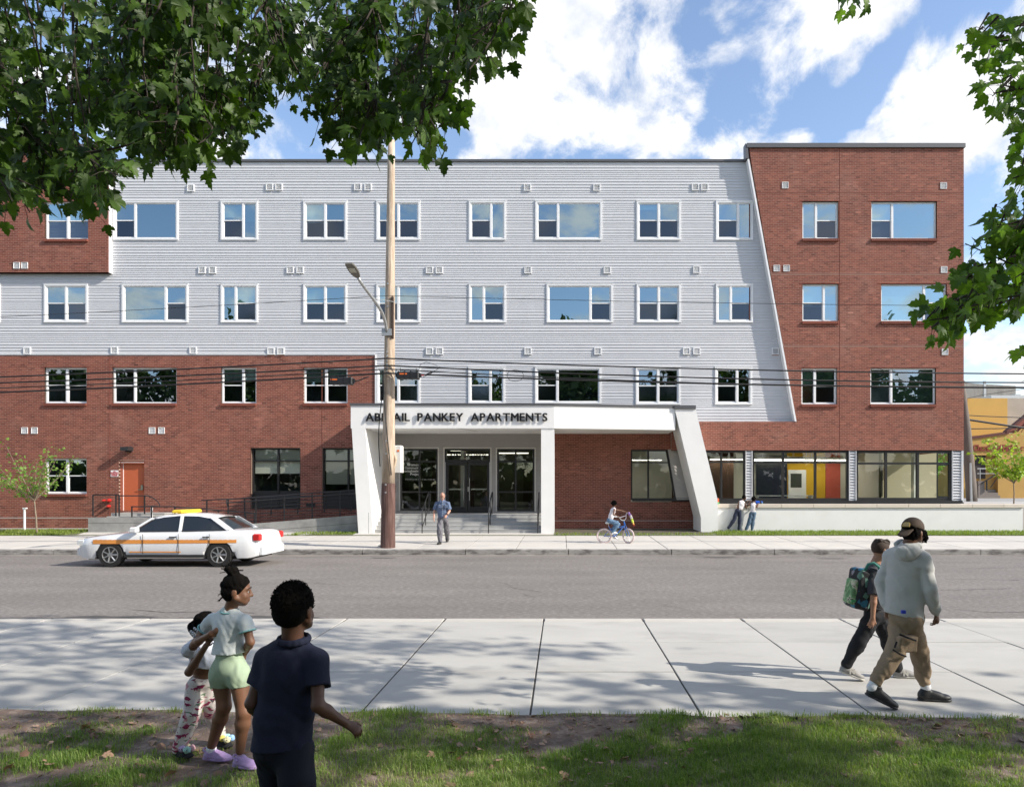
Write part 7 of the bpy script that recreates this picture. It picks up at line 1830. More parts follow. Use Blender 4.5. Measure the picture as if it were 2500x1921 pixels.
hand(B, J['wR'], (.80,.1,-.55), (.35,-.6,.7), .135, .95, -1); hand(B, J['wL'], (.4,.8,-.2), (-.8,.3,.2), .135, .9, 1)
B.build('body', sk_d, pb)
hairmass(pb, T, M, 1.10, m_hair, .012, .0015, -.045, .060, curl=160)
m = MB(); Rr = random.Random(4)
for i in range(900):
    v_ = unit(np.array([Rr.gauss(0,1),Rr.gauss(-.5,1),Rr.gauss(.5,1)])); p0 = T(v_[0]*.085, -.014+v_[1]*.104, .030+v_[2]*.098)
    if v_[1] > .45 or v_[2] < -.55: continue
    a = Rr.uniform(0,6.28); t_ = Vector((math.cos(a),math.sin(a),Rr.gauss(0,.6)))*.010; p0 = Vector(p0); m.tube([p0-t_, p0+Vector(M[0])*v_[0]*.004+Vector(M[1])*v_[1]*.004+Vector(M[2])*v_[2]*.004, p0+t_*.8], .0018, 3, cap=False)
m.build('curl', m_hair, pb)['kind'] = 'stuff'
m_navy = mat('navy_pique', (.014,.017,.036), .85, var=.08, scale=6, bump=.007, bscale=14, spec=.25)
B = Blob(.0065); torso(B, J, r, f, .016, .045); hem = P(684,1822,3.6)
B.cone(mid(J['nk'],J['pel'],.42), hem-Vector((0,0,.02)), .136, .148, .03, (f, 1.4))
cutL = mid(J['sL'],J['eL'],.62); cutR = mid(J['sR'],J['eR'],.60)
B.cone(J['sL'], mid(J['sL'],J['eL'],.8), .060, .064, .03, None, [(cutL, J['eL']-J['sL'])]); B.cone(J['sR'], mid(J['sR'],J['eR'],.8), .062, .066, .03, None, [(cutR, J['eR']-J['sR'])])
B.plane(hem, (.06,0,-1)); B.plane(P(716,1553,3.6), (0,-.12,1)); B.build('polo', m_navy, pb, fold=(.0042, 19, 3))
B = Blob(.006); c = P(717,1560,3.60)
for k in range(16):
    q = [c+Vector((math.cos(a)*.072, math.sin(a)*.066, .010*math.sin(a)-.004)) for a in (k*2*math.pi/16, (k+1)*2*math.pi/16)]; B.cone(q[0], q[1], .011, .011, .012); B.cone(q[0]+Vector((0,0,.013)), q[1]+Vector((0,0,.013)), .008, .008, .008)
B.build('collar', m_navy, pb)
m_trn = mat('navy_trousers', (.008,.010,.018), .8, var=.08, scale=6, bump=.0012, bscale=200, spec=.25)
B = Blob(.008); B.ell(J['pel'], (.142,.108,.11), frame(f), .04); leg(B, J['hL'], J['kL'], J['aL'], r, .022, .03, .016); leg(B, J['hR'], J['kR'], J['aR'], r, .022, .03, .016); B.build('trousers', m_trn, pb, fold=(.004, 18, 2))
for a in ('aL','aR'): shoe(pb, V3(J[a]), (.1,1,0), .0, .22, m_trn, m_trn)

# 4 --- boy with the backpack ---------------------------------------------
pk = person('boy in black with green printed backpack walking right behind the tall youth', P(2140,1656,7.45))
r = radii(.86, .95, cw=.128, ww=.115, hw=.122, dp=.72)
J = dict(nk=P(2138,1374,7.45), sL=P(2150,1394,7.62), sR=P(2131,1398,7.30), pel=P(2138,1500,7.45), eR=P(2133,1456,7.22), wR=P(2131,1507,7.20), eL=P(2172,1452,7.66), wL=P(2188,1500,7.64),
         hL=P(2146,1508,7.52), hR=P(2128,1508,7.38), kR=P(2098,1566,7.36), aR=P(2064,1624,7.40), kL=P(2170,1570,7.52), aL=P(2194,1634,7.52))
f = (.98,.1,0); hc = P(2151,1344,7.45)
B = Blob(.008); T, M = head(B, hc, (.97,.18,-.1), 1.0); torso(B, J, r, f); B.cone(T(0,-.02,-.06), J['nk'], .048, .05, .02)
arm(B, J['sL'], J['eL'], J['wL'], r); arm(B, J['sR'], J['eR'], J['wR'], r); leg(B, J['hL'], J['kL'], J['aL'], r); leg(B, J['hR'], J['kR'], J['aR'], r)
hand(B, J['wR'], (-.25,.05,-.95), (-.2,-.95,0), .15, .55, -1); hand(B, J['wL'], (.2,0,-.9), (.1,.9,0), .15, .6, 1)
B.build('body', sk_t, pk); eyes(pk, T, M, 1.0, m_eye, m_iris)
B = Blob(.007); B.ell(T(0,-.012,.034), np.array([.077,.096,.090]), M, .02); B.plane(T(0,.045,.035), M[1]*.8 - M[2]*.6); B.plane(T(0,.0,-.01), -M[2]*.8 + M[1]*.55); B.build('fade_hair', mat('fade_hair', (.045,.026,.018), .8), pk)
B = Blob(.007); B.ell(T(0,.0,.084), (.064,.088,.034), M, .02); 
for q in range(9): B.ell(T(.045*math.sin(q*2.1), -.06+.013*q, .100+.008*math.sin(q*3)), (.022,.026,.018), M, .01)
B.build('hair', mat('hair_brown', (.035,.022,.014), .7, bump=.004, bscale=120), pk, fold=(.004, 90, 1))
m_blk = mat('black_cotton', (.020,.020,.023), .85, var=.1, scale=5, spec=.25); m_dkt = mat('charcoal_tee', (.055,.055,.062), .85, var=.06, scale=5, spec=.25)
B = Blob(.008); torso(B, J, r, f, .014, .04); B.cone(J['sR'], mid(J['sR'],J['eR'],.98), .058, .062, .03, None, [(mid(J['sR'],J['eR'],.93), J['eR']-J['sR'])]); B.cone(J['sL'], mid(J['sL'],J['eL'],.98), .058, .060, .03, None, [(mid(J['sL'],J['eL'],.93), J['eL']-J['sL'])])
B.cone(mid(J['nk'],J['pel'],.5), J['pel'], .112, .118, .03, (f, 1.05)); B.plane(P(2138,1492,7.45), (0,0,-1)); B.plane(P(2138,1372,7.4), (.3,0,1)); B.build('tee', m_dkt, pk, fold=(.004, 20, 1))
B = Blob(.008); B.ell(J['pel'], (.115,.13,.10), frame((0,1,0)), .03); leg(B, J['hL'], J['kL'], mid(J['kL'],J['aL'],.93), r, .018, .03, .006); leg(B, J['hR'], J['kR'], mid(J['kR'],J['aR'],.93), r, .018, .03, .006); B.build('trousers', m_blk, pk, fold=(.004, 19, 4))
m_gry = mat('trainer_grey', (.26,.25,.24), .7, var=.15, scale=30); m_sol = mat('trainer_sole', (.50,.48,.44), .7)
for a, td, pt, z in ((J['aR'], (.97,-.1,0), .35, .0), (J['aL'], (.97,-.12,0), 0, .0)):
    o, T2 = shoe(pk, V3(a), td, z, .27, m_gry, m_sol, pitch=pt, h=.075, w=.046, lace=m_sol)
    me, w = text_mesh('N', .07, .002, .004); side = unit(np.cross(unit((td[0],td[1],0)), (0,0,1))); c = T2(.42, -.0, .03)
    sd = side if side[1] < 0 else -side; o2 = flat('emblem', me, m_sol, o, tuple(np.array(c)+sd*.049+np.array([-.02,0,-.0])))
# backpack
bp = empty('backpack', P(2092,1440,7.38), 'black and green patterned school backpack on the boy in black', 'backpack')
def pack_mat():
    m = mat('pack_print', (.02,.022,.026), .8); nt = m.node_tree; N = nt.nodes.new; L = nt.links.new; b = nt.nodes['Principled BSDF']; tc = N('ShaderNodeTexCoord')
    v = N('ShaderNodeTexVoronoi'); v.inputs['Scale'].default_value = 16; L(tc.outputs['Object'], v.inputs['Vector']); cr = N('ShaderNodeValToRGB'); cr.color_ramp.interpolation = 'CONSTANT'
    el = cr.color_ramp.elements; el[0].color = (.015,.017,.02,1); el[1].position = .5; el[1].color = (.03,.16,.24,1); e3 = el.new(.62); e3.color = (.02,.02,.025,1); e4 = el.new(.75); e4.color = (.10,.20,.16,1); e5 = el.new(.85); e5.color = (.25,.24,.27,1); e6 = el.new(.92); e6.color = (.02,.02,.025,1)
    sp = N('ShaderNodeSeparateColor'); L(v.outputs['Color'], sp.inputs[0]); L(sp.outputs[0], cr.inputs[0]); L(cr.outputs[0], b.inputs['Base Color']); return m
def patch_mat():
    m = mat('pack_patch', (.16,.30,.14), .8); nt = m.node_tree; N = nt.nodes.new; L = nt.links.new; b = nt.nodes['Principled BSDF']; tc = N('ShaderNodeTexCoord')
    n = N('ShaderNodeTexNoise'); n.inputs['Scale'].default_value = 9; n.inputs['Detail'].default_value = 2; n.inputs['Distortion'].default_value = 1.2; L(tc.outputs['Object'], n.inputs['Vector']); cr = N('ShaderNodeValToRGB'); cr.color_ramp.interpolation = 'EASE'
    el = cr.color_ramp.elements; el[0].position = .40; el[0].color = (.10,.20,.09,1); el[1].position = .5; el[1].color = (.17,.34,.15,1); e3 = el.new(.56); e3.color = (.48,.46,.33,1); e4 = el.new(.62); e4.color = (.50,.48,.36,1); e5 = el.new(.64); e5.color = (.06,.06,.04,1)
    L(n.outputs['Fac'], cr.inputs[0]); L(cr.outputs[0], b.inputs['Base Color']); return m
a_ = math.radians(11); Mp = np.array([(0,1,0),(math.cos(a_),0,-math.sin(a_)),(math.sin(a_),0,math.cos(a_))]); 
B = Blob(.008); c = P(2098,1436,7.40); B.boxr(c, (.115,.045,.165), Mp, .035, .02); B.ell(Vector(c)+Vector((.01,0,.15)), (.135,.075,.07), Mp, .03); B.build('bag', pack_mat(), bp, fold=(.003, 20, 1))
B = Blob(.008); c2 = P(2081,1443,7.38); B.boxr(c2, (.088,.022,.105), Mp, .022, .02); fp = B.build('front_pocket', patch_mat(), bp)
B = Blob(.008); c3 = P(2088,1471,7.38); B.boxr(c3, (.09,.03,.026), Mp, .015, .02); B.build('lower_band', m_blk, bp)
m = MB(); c4 = P(2080,1467,7.26); m.box(c4.x-.005, c4.x+.075, c4.y+.0, c4.y+.01, c4.z-.012, c4.z+.014); m.build('green_tab', mat('tab_green', (.08,.35,.14), .7), bp)
m = MB(); m.tube([P(2112,1392,7.28), P(2120,1377,7.27), P(2133,1374,7.25), P(2146,1384,7.24), P(2152,1405,7.26), P(2148,1440,7.27), P(2128,1466,7.28)], .016, 6); m.build('strap', mat('strap_teal', (.05,.22,.18), .8), bp, smooth=True)
m = MB(); m.tube([P(2105,1480,7.32), P(2125,1483,7.28), P(2150,1488,7.32)], .010, 6); m.build('waist_strap', m_blk, bp)

# 5 --- tall youth in grey hoodie ------------------------------------------
pt_ = person('tall youth in grey hoodie, khaki cargo trousers and backward brown cap walking right', P(2215,1716,6.6))
r = radii(1.0, .95, cw=.150, ww=.140, hw=.140, dp=.66, th=.080, kn=.056, ca=.055)
J = dict(nk=P(2215,1334,6.60), sL=P(2176,1358,6.72), sR=P(2253,1364,6.50), pel=P(2212,1506,6.60), eL=P(2152,1424,6.74), wL=P(2165,1482,6.66), eR=P(2273,1440,6.42), wR=P(2286,1494,6.50),
         hL=P(2200,1518,6.66), hR=P(2224,1518,6.54), kL=P(2186,1590,6.50), aL=P(2132,1672,6.46), kR=P(2243,1592,6.66), aR=P(2259,1672,6.70))
f = (.55,.83,0); hc = P(2229,1300,6.60); hf = (.80,.58,-.12)
B = Blob(.008); T, M = head(B, hc, hf, 1.03); torso(B, J, r, f); B.cone(T(0,-.02,-.06), J['nk'], .055, .057, .02)
arm(B, J['sL'], J['eL'], J['wL'], r); arm(B, J['sR'], J['eR'], J['wR'], r); leg(B, J['hL'], J['kL'], J['aL'], r); leg(B, J['hR'], J['kR'], J['aR'], r)
hand(B, J['wL'], (.25,.05,-.95), (-.5,-.85,0), .18, .35, -1); hand(B, J['wR'], (.15,.15,-.9), (.75,-.6,0), .18, 1.0, 1)
B.build('body', sk_b, pt_); eyes(pt_, T, M, 1.03, m_eye, m_iris)
hairmass(pt_, T, M, 1.03, m_hair, .010, .003, -.06, .050)
m = MB(); Rr = random.Random(5)
for i in range(34):
    a = -1.5+3.4*i/33; x0 = Vector(T(math.sin(a)*.082, .02-.085*math.cos(a)*.9+.02, .02)); ln = Rr.uniform(.05,.09); dr_ = (Vector(M[0])*math.sin(a)*.3 + Vector(M[1])*(.15+.2*Rr.random()) + Vector((0,0,-1))).normalized()
    m.tube([x0+dr_*ln*q/4+Vector((.004*math.sin(q*2+i),.004*math.cos(q*2+i),0)) for q in range(5)], [.009,.009,.008,.007,.005], 5)
for i in range(10): x0 = Vector(T(.03+.04*Rr.random(), .07, .03)); m.tube([x0, x0+Vector(M[1])*.025+Vector((0,0,-.03)), x0+Vector(M[1])*.03+Vector((0,0,-.085-.03*Rr.random()))], [.009,.008,.005], 5)
m.build('dreadlocks', m_hair, pt_)
m_cap_ = mat('cap_brown', (.055,.035,.022), .85, var=.08, scale=12, bump=.001, bscale=200)
B = Blob(.007); B.ell(T(0,-.008,.045), np.array([.090,.108,.092])*1.03, M, .01); B.plane(T(0,0,.030), -M[2]*.98 - M[1]*.12); capo = B.build('cap', m_cap_, pt_)
B = Blob(.007); B.cone(T(0,-.105,.012), T(0,-.150,-.022), .060, .056, .01, (unit(M[2]*.8-M[1]*.6), 6.0)); B.build('visor', m_cap_, capo)
m = MB(); c = Vector(T(-.002,-.113,.062)); sv = Vector(M[0]); uv = Vector(M[2])*.93+Vector(M[1])*.37
for (a0, a1, col, nm, off) in ((-.036,.036,(.55,.36,.10),'patch',.0),):
    q = [c+sv*a0-uv*.022, c+sv*a1-uv*.022, c+sv*a1*.9+uv*.010, c+sv*a1*.5+uv*.024, c+sv*a0*.5+uv*.024, c+sv*a0*.9+uv*.010]; q2 = [p_-Vector(M[1])*.006 for p_ in q]
    m.add(q+q2, [(0,1,2,3,4,5),(11,10,9,8,7,6)]+[(i,(i+1)%6,(i+1)%6+6,i+6) for i in range(6)])
pch = m.build('patch', mat('patch_gold', (.55,.36,.10), .7), capo)
m = MB(); 
for q in range(3): a0 = c-sv*.024+uv*(-.010+.011*q)-Vector(M[1])*.008; m.tube([a0, a0+sv*.048], .0018, 4)
m.build('stitching', mat('stitch_cream', (.65,.58,.42), .8), capo)
m_hood = mat('hoodie_grey', (.50,.50,.485), .95, var=.05, scale=5, bump=.010, bscale=11, spec=.2)
B = Blob(.008); torso(B, J, r, f, .028, .05); hem = P(2205,1490,6.6)
B.cone(mid(J['nk'],J['pel'],.35), hem+Vector((0,0,.03)), .150, .166, .04, (f, 1.35)); B.cone(hem+Vector((0,0,.03)), hem+Vector((0,0,-.045)), .158, .148, .02, (f, 1.35))
for s_, e_, w_ in (('sL','eL','wL'),('sR','eR','wR')):
    B.cone(J[s_], J[e_], .070, .060, .016); B.cone(J[e_], mid(J[e_],J[w_],.8), .060, .052, .012); B.cone(mid(J[e_],J[w_],.84), J[w_], .040, .036, .012, None, [(mid(J[e_],J[w_],1.0), J[w_]-J[e_])])
B.cone(P(2196,1345,6.62), P(2240,1349,6.56), .058, .056, .03)
B.plane(hem+Vector((0,0,-.05)), (-.2,0,-1)); B.build('hoodie', m_hood, pt_, fold=(.0062, 15, 1.7))
B = Blob(.007)
for k in range(9):
    a0, a1 = -2.6+k*.58, -2.6+(k+1)*.58; c = P(2216,1330,6.60); q0 = c+Vector((math.cos(a0)*.095, math.sin(a0)*.085, .02*math.sin(a0*1.0+.5))); q1 = c+Vector((math.cos(a1)*.095, math.sin(a1)*.085, .02*math.sin(a1+.5))); B.cone(q0, q1, .028, .028, .025)
B.ell(P(2216,1347,6.50), (.115,.055,.060), frame((.25,.95,.2)), .03); B.ell(P(2218,1357,6.485), (.075,.045,.050), frame((.25,.95,.2)), .04)
B.build('hood', m_hood, pt_, fold=(.003, 26, .4))
m_kha = mat('khaki_twill', (.29,.215,.145), .9, var=.08, scale=5, bump=.012, bscale=14, spec=.2)
B = Blob(.008); B.ell(J['pel'], (.150,.125,.115), frame(f), .04)
for h_, k_, a_2 in (('hL','kL','aL'),('hR','kR','aR')):
    e = mid(J[k_],J[a_2],.90); B.cone(J[h_], J[k_], .100, .080, .03); B.cone(J[k_], mid(J[k_],J[a_2],.6), .080, .070, .03); B.cone(mid(J[k_],J[a_2],.6), e, .068, .050, .02)
tr_ = B.build('cargo_trousers', m_kha, pt_, fold=(.0062, 17, 2.2))
m = MB(); m.tube([P(2196,1548,6.40), P(2218,1557,6.385), P(2236,1563,6.40)], .009, 5); m.tube([P(2180,1585,6.385), P(2197,1596,6.375), P(2212,1602,6.40)], .008, 5); m.tube([P(2189,1566,6.40), P(2184,1580,6.385)], .009, 5); m.build('zip', m_blk, tr_)
B = Blob(.008); B.boxr(P(2213,1572,6.46), (.075,.02,.055), frame((-.2,1,.1)), .018, .02); B.build('cargo_pocket', m_kha, tr_, fold=(.002,20,1))
m_bs = mat('shoe_black', (.012,.012,.013), .5)
shoe(pt_, V3(J['aL']), (.95,-.22,0), .0, .30, m_bs, m_bs, pitch=.42, h=.085, w=.052, lace=m_bs); shoe(pt_, V3(J['aR']), (.95,-.12,0), .0, .30, m_bs, m_bs, h=.085, w=.052, lace=m_bs)
for a_2, k_ in (('aL','kL'),('aR','kR')): B = Blob(.007); B.cone(J[a_2]-(J[k_]-J[a_2])*.06, mid(J[a_2],J[k_],.22), .046, .042, .01); B.build('sock', m_sock, pt_)
m = MB(); c = P(2208,1488,6.40); m.rbox(c.x-.022, c.x+.018, c.y, c.y+.03, c.z-.035, c.z-.005, .006); m.build('blue_tag', mat('tag_blue', (.01,.04,.45), .4), pt_)

# 6 --- man walking out of the entrance -------------------------------------
pm = person('bald grey-bearded man in blue short-sleeved shirt and grey trousers walking on the far pavement', P(1082,1326,25.3))
zg_ = zfar(25.3); sM = 25.3/FPX
def Q(px, py, dd=25.3): return P(px, py, dd)
r = radii(1.02, 1.02, cw=.165, ww=.160, hw=.160)
J = dict(nk=Q(1080,1223), sL=Q(1066.5,1229,25.35), sR=Q(1094.5,1229,25.25), pel=Q(1081.5,1265), eL=Q(1060.5,1248,25.35), wL=Q(1059,1264,25.2), eR=Q(1097.5,1247,25.25), wR=Q(1091,1257,25.0),
         hL=Q(1075.5,1268,25.3), hR=Q(1087.5,1268,25.3), kL=Q(1073,1295,25.02), aL=Q(1074.5,1320.5,24.98), kR=Q(1091,1292,25.45), aR=Q(1092,1314.5,25.75))
f = (-.05,-1,0); hc = Q(1080.5,1209.5,25.22); B = Blob(.011); T, M = head(B, hc, (-.02,-.9,-.42), 1.0); torso(B, J, r, f); B.cone(T(0,-.02,-.06), J['nk'], .058, .06, .02)
for s_, e_, w_ in (('sL','eL','wL'),('sR','eR','wR')): arm(B, J[s_], J[e_], J[w_], r)
leg(B, J['hL'], J['kL'], J['aL'], r); leg(B, J['hR'], J['kR'], J['aR'], r); hand(B, J['wL'], (.1,-.1,-.95), (-.9,-.2,0), .19, .4, 1); hand(B, J['wR'], (-.5,-.3,-.7), (.5,-.8,.2), .19, .6, 1)
B.build('body', sk_p, pm); eyes(pm, T, M, 1.0, m_eye, m_iris)
B = Blob(.010); B.ell(T(0,.058,-.072), (.046,.040,.036), M, .02); B.plane(T(0,.08,-.048), M[2]); B.build('beard', mat('beard_grey', (.42,.36,.33), .9, bump=.003, bscale=80), pm)
m = MB()
for sx in (-.03,.03): m.tube([T(sx+.022*math.cos(a), .098, .0+.017*math.sin(a)) for a in [k*math.pi/6 for k in range(13)]], .003, 4)
m.tube([T(-.01,.100,.004), T(.01,.100,.004)], .003, 4); m.build('glasses', m_blk, pm)
m_shirt = mat('shirt_denim', (.105,.145,.235), .85, var=.10, scale=30, bump=.001, bscale=120)
B = Blob(.011); torso(B, J, r, f, .022, .05); B.cone(mid(J['nk'],J['pel'],.4), Q(1081,1268), .172, .178, .04, (f, 1.4))
for s_, e_ in (('sL','eL'),('sR','eR')): B.cone(J[s_], mid(J[s_],J[e_],.95), .072, .082, .03, None, [(mid(J[s_],J[e_],.82), J[e_]-J[s_])])
B.plane(Q(1081,1263.5), (0,0,-1)); sh_ = B.build('shirt', m_shirt, pm, fold=(.006, 13, 1))
m = MB()
for k in range(7): m.ball(Q(1080.6,1226+k*5.4,25.13), .010, 6)
for sx in (-7.5, 7.5): m.ball(Q(1081+sx,1232,25.13), .010, 6)
m.build('button', m_white, sh_)
m = MB()
for sx in (-7.5, 7.5): c = Q(1081+sx,1235.5,25.14); m.rbox(c.x-.055, c.x+.055, c.y-.005, c.y+.03, c.z-.06, c.z+.055, .01)
m.build('pocket', m_shirt, sh_)
m = MB(); c = Q(1080.5,1222,25.2); 
for sx in (-1, 1): m.add([(c.x+sx*.01,c.y-.09,c.z-.03),(c.x+sx*.075,c.y-.07,c.z-.035),(c.x+sx*.085,c.y-.0,c.z+.03),(c.x+sx*.03,c.y-.04,c.z+.03)], [(0,1,2,3)])
m.build('collar', m_shirt, sh_)
m_gt = mat('trouser_grey', (.135,.13,.145), .85, var=.08, scale=12)
B = Blob(.011); B.ell(J['pel'], (.170,.125,.12), frame(f), .04); leg(B, J['hL'], J['kL'], J['aL'], r, .022, .03, .015); leg(B, J['hR'], J['kR'], J['aR'], r, .022, .03, .015); B.build('trousers', m_gt, pm, fold=(.006, 14, 2))
m_bs2 = mat('shoe_dark', (.02,.018,.018), .5)
shoe(pm, V3(J['aL']), (-.25,-1,0), zfar(24.95), .29, m_bs2, m_bs2, h=.085, w=.052, step=.011); shoe(pm, V3(J['aR']), (.1,-1,0), zfar(25.7)+.01, .29, m_bs2, m_bs2, pitch=.35, h=.085, w=.052, step=.011)
B = Blob(.009); B.cone(mid(J['wR'],J['eR'],.06), mid(J['wR'],J['eR'],.12), .036, .036, .01); B.build('watch', m_blk, pm)

# 7 --- child on a bicycle ---------------------------------------------------
dB = 25.4; zb_ = zfar(dB)
def Bk(px, py, dd=0): return P(px, py, dB+dd)
bike = empty('bicycle', Bk(1504,1325), 'small blue bicycle with pale pink tyres and white handlebar, ridden right', 'bicycle')
m_ty = mat('tyre_pink', (.66,.52,.50), .7); m_blu = mat('bike_blue', (.02,.12,.42), .35, coat=.5); m_ch = mat('chrome', (.65,.62,.62), .25, metal=.8)
def wheel(c, ax, rad, nm='wheel'):
    M2 = frame(ax); e = MB(); e.tube([Vector(V3(c)+(M2[0]*math.cos(a)+M2[2]*math.sin(a))*rad) for a in [k*2*math.pi/36 for k in range(37)]], .024, 8); w_ = e.build('wheel', m_ty, bike, smooth=True)
    e = MB(); e.tube([Vector(V3(c)+(M2[0]*math.cos(a)+M2[2]*math.sin(a))*(rad-.03)) for a in [k*2*math.pi/36 for k in range(37)]], .010, 6); e.tube([V3(c)-M2[1]*.04, V3(c)+M2[1]*.04], .022, 8); e.build('rim', m_ch, w_, smooth=True)
    e = MB()
    for k in range(20): a = k*2*math.pi/20; e.tube([Vector(V3(c)+M2[1]*.02*(-1)**k), Vector(V3(c)+(M2[0]*math.cos(a)+M2[2]*math.sin(a))*(rad-.03))], .0025, 3)
    e.build('spoke', m_ch, w_)['kind'] = 'stuff'
wr = Bk(1475,1308); wr.z = zb_+.25; wf = Bk(1534,1308,-.05); wf.z = zb_+.25; wheel(wr, (.12,1,0), .245); wheel(wf, (.72,.70,0), .245)
bb = Bk(1501,1309); seat = Bk(1486,1276); hdt = Bk(1523,1272); hdb = Bk(1526,1283)
m = MB(); m.tube([seat-Vector((0,0,.12)), bb], .018, 7); m.tube([Bk(1492,1293), hdb], .020, 7); m.tube([bb, hdb+Vector((0,0,.03))], .024, 7); m.tube([hdb, hdt], .024, 7)
for s_ in (-.05,.05): m.tube([wr+Vector((0,s_,0)), bb], .012, 6); m.tube([wr+Vector((0,s_,0)), Bk(1491,1290)], .010, 6); m.tube([wf+Vector((s_,0,0)), hdb+Vector((s_*.6,0,-.02))], .015, 6)
m.build('frame', m_blu, bike)
m = MB(); m.tube([seat-Vector((0,0,.13)), seat-Vector((0,0,.02))], .014, 6); m.build('seat_post', m_ch, bike)
B = Blob(.01); B.cone(seat+Vector((-.06,0,0)), seat+Vector((.13,0,.0)), .065, .028, .02, ((0,0,1), 1.8)); B.build('saddle', m_white, bike)
m = MB(); gl_, gr_ = Bk(1506,1261,-.27), Bk(1532,1252,.20)
m.tube([hdt, Bk(1523,1268)], .014, 6); m.tube([gl_, Bk(1511,1262,-.26), Bk(1517,1269,-.14), Bk(1524,1270,0), Bk(1528,1266,.12), Bk(1529,1253,.18), gr_], .013, 7); m.tube([Bk(1513,1263,-.18), Bk(1529,1258,.14)], .009, 6); m.build('handlebar', m_ch, bike)
for q_ in ([gl_+Vector((-.1,0,0)), gl_],[gr_, gr_+Vector((.09,0,.0))]): m = MB(); m.tube(q_, .02, 7); m.build('grip', m_white, bike)
m = MB(); m.lathe([(.09,-.008),(.09,.008)], tuple(bb), 'y', 18); m.tube([bb+Vector((0,-.06,0)), bb+Vector((.10,-.07,-.10))], .012, 6); m.tube([bb+Vector((0,.06,0)), bb+Vector((-.10,.07,.10))], .012, 6); m.box(bb.x+.05, bb.x+.15, bb.y-.14, bb.y-.07, bb.z-.115, bb.z-.095); m.box(bb.x-.15, bb.x-.05, bb.y+.07, bb.y+.14, bb.z+.095, bb.z+.115); m.build('crank', m_ch, bike)
kid = person('child in white sleeveless top and jeans riding the small blue bicycle', Bk(1495,1325))
r = radii(.70, .95, cw=.105, ww=.095, hw=.105, ua=.036)
J = dict(nk=Bk(1499,1239), sL=Bk(1497,1243,.12), sR=Bk(1500,1244,-.12), pel=Bk(1489,1270), eR=Bk(1512,1254,-.2), wR=Bk(1506.5,1260,-.25) , eL=Bk(1514,1246,.18), wL=Bk(1530,1250,.2),
         hL=Bk(1489,1271,.07), hR=Bk(1489,1272,-.07), kR=Bk(1509,1280,-.12), aR=Bk(1497,1297.5,-.12), kL=Bk(1506,1276,.12), aL=Bk(1494,1294,.12))
J['eR'] = Bk(1498,1256,-.27)
hc = Bk(1499.5,1230); B = Blob(.01); T, M = head(B, hc, (.6,.75,-.1), .85); torso(B, J, r, (.9,.1,.3)); B.cone(T(0,-.02,-.06), J['nk'], .036, .038, .02)
arm(B, J['sL'], J['eL'], J['wL'], r); arm(B, J['sR'], J['eR'], J['wR'], r); leg(B, J['hL'], J['kL'], J['aL'], r); leg(B, J['hR'], J['kR'], J['aR'], r)
hand(B, J['wR'], (.9,-.1,0), (0,-.2,1), .13, 1.2, 1); hand(B, J['wL'], (.9,.1,0), (0,.2,1), .13, 1.2, -1); B.build('body', sk_b, kid)
hairmass(kid, T, M, .85, m_hair, .040, .010, -.03, .07, step=.01, curl=45)
m_tank = mat('tank_white', (.72,.68,.70), .9)
B = Blob(.01); torso(B, J, r, (.9,.1,.3), .012, .04); B.cone(mid(J['nk'],J['pel'],.3), J['pel'], .10, .105, .04, ((.9,.1,.3), 1.25)); B.plane(Bk(1489,1266), (-.3,0,-1)); B.plane(Vector(J['sR'])+Vector((0,-.028,0)), (0,-1,0)); B.plane(Vector(J['sL'])+Vector((0,.028,0)), (0,1,0)); B.build('tank_top', m_tank, kid, fold=(.004, 20, 1))
m_jean = mat('jeans_light', (.12,.20,.30), .9, var=.12, scale=10)
B = Blob(.01); B.ell(J['pel'], (.115,.115,.085), None, .04); leg(B, J['hL'], J['kL'], J['aL'], r, .02, .03, .01); leg(B, J['hR'], J['kR'], J['aR'], r, .02, .03, .01); B.build('jeans', m_jean, kid, fold=(.005, 18, 1))
for a in ('aR','aL'): shoe(kid, V3(J[a]), (1,0,0), V3(J[a])[2]-.07, .20, m_white, m_white, h=.06, w=.04, step=.01)
gun = empty('water_gun', Bk(1541,1260,-.3), 'yellow, green and purple toy water gun held below the bicycle handlebar', 'toy')
for (a, b, rr_, col) in (((1534,1251),(1539,1258),.040,(.30,.16,.42)),((1539,1258),(1542.5,1266),.046,(.72,.66,.60)),((1542,1265),(1545,1275),.042,(.55,.68,.05)),((1545,1275),(1547,1280),.030,(.75,.40,.08)),((1547,1279),(1548,1283),.018,(.60,.05,.03))):
    m = MB(); m.tube([Bk(a[0],a[1],.18), Bk(b[0],b[1],.14)], rr_, 8); m.build('barrel', mat('toy_%d%d' % (a[0],a[1]), col, .4), gun)

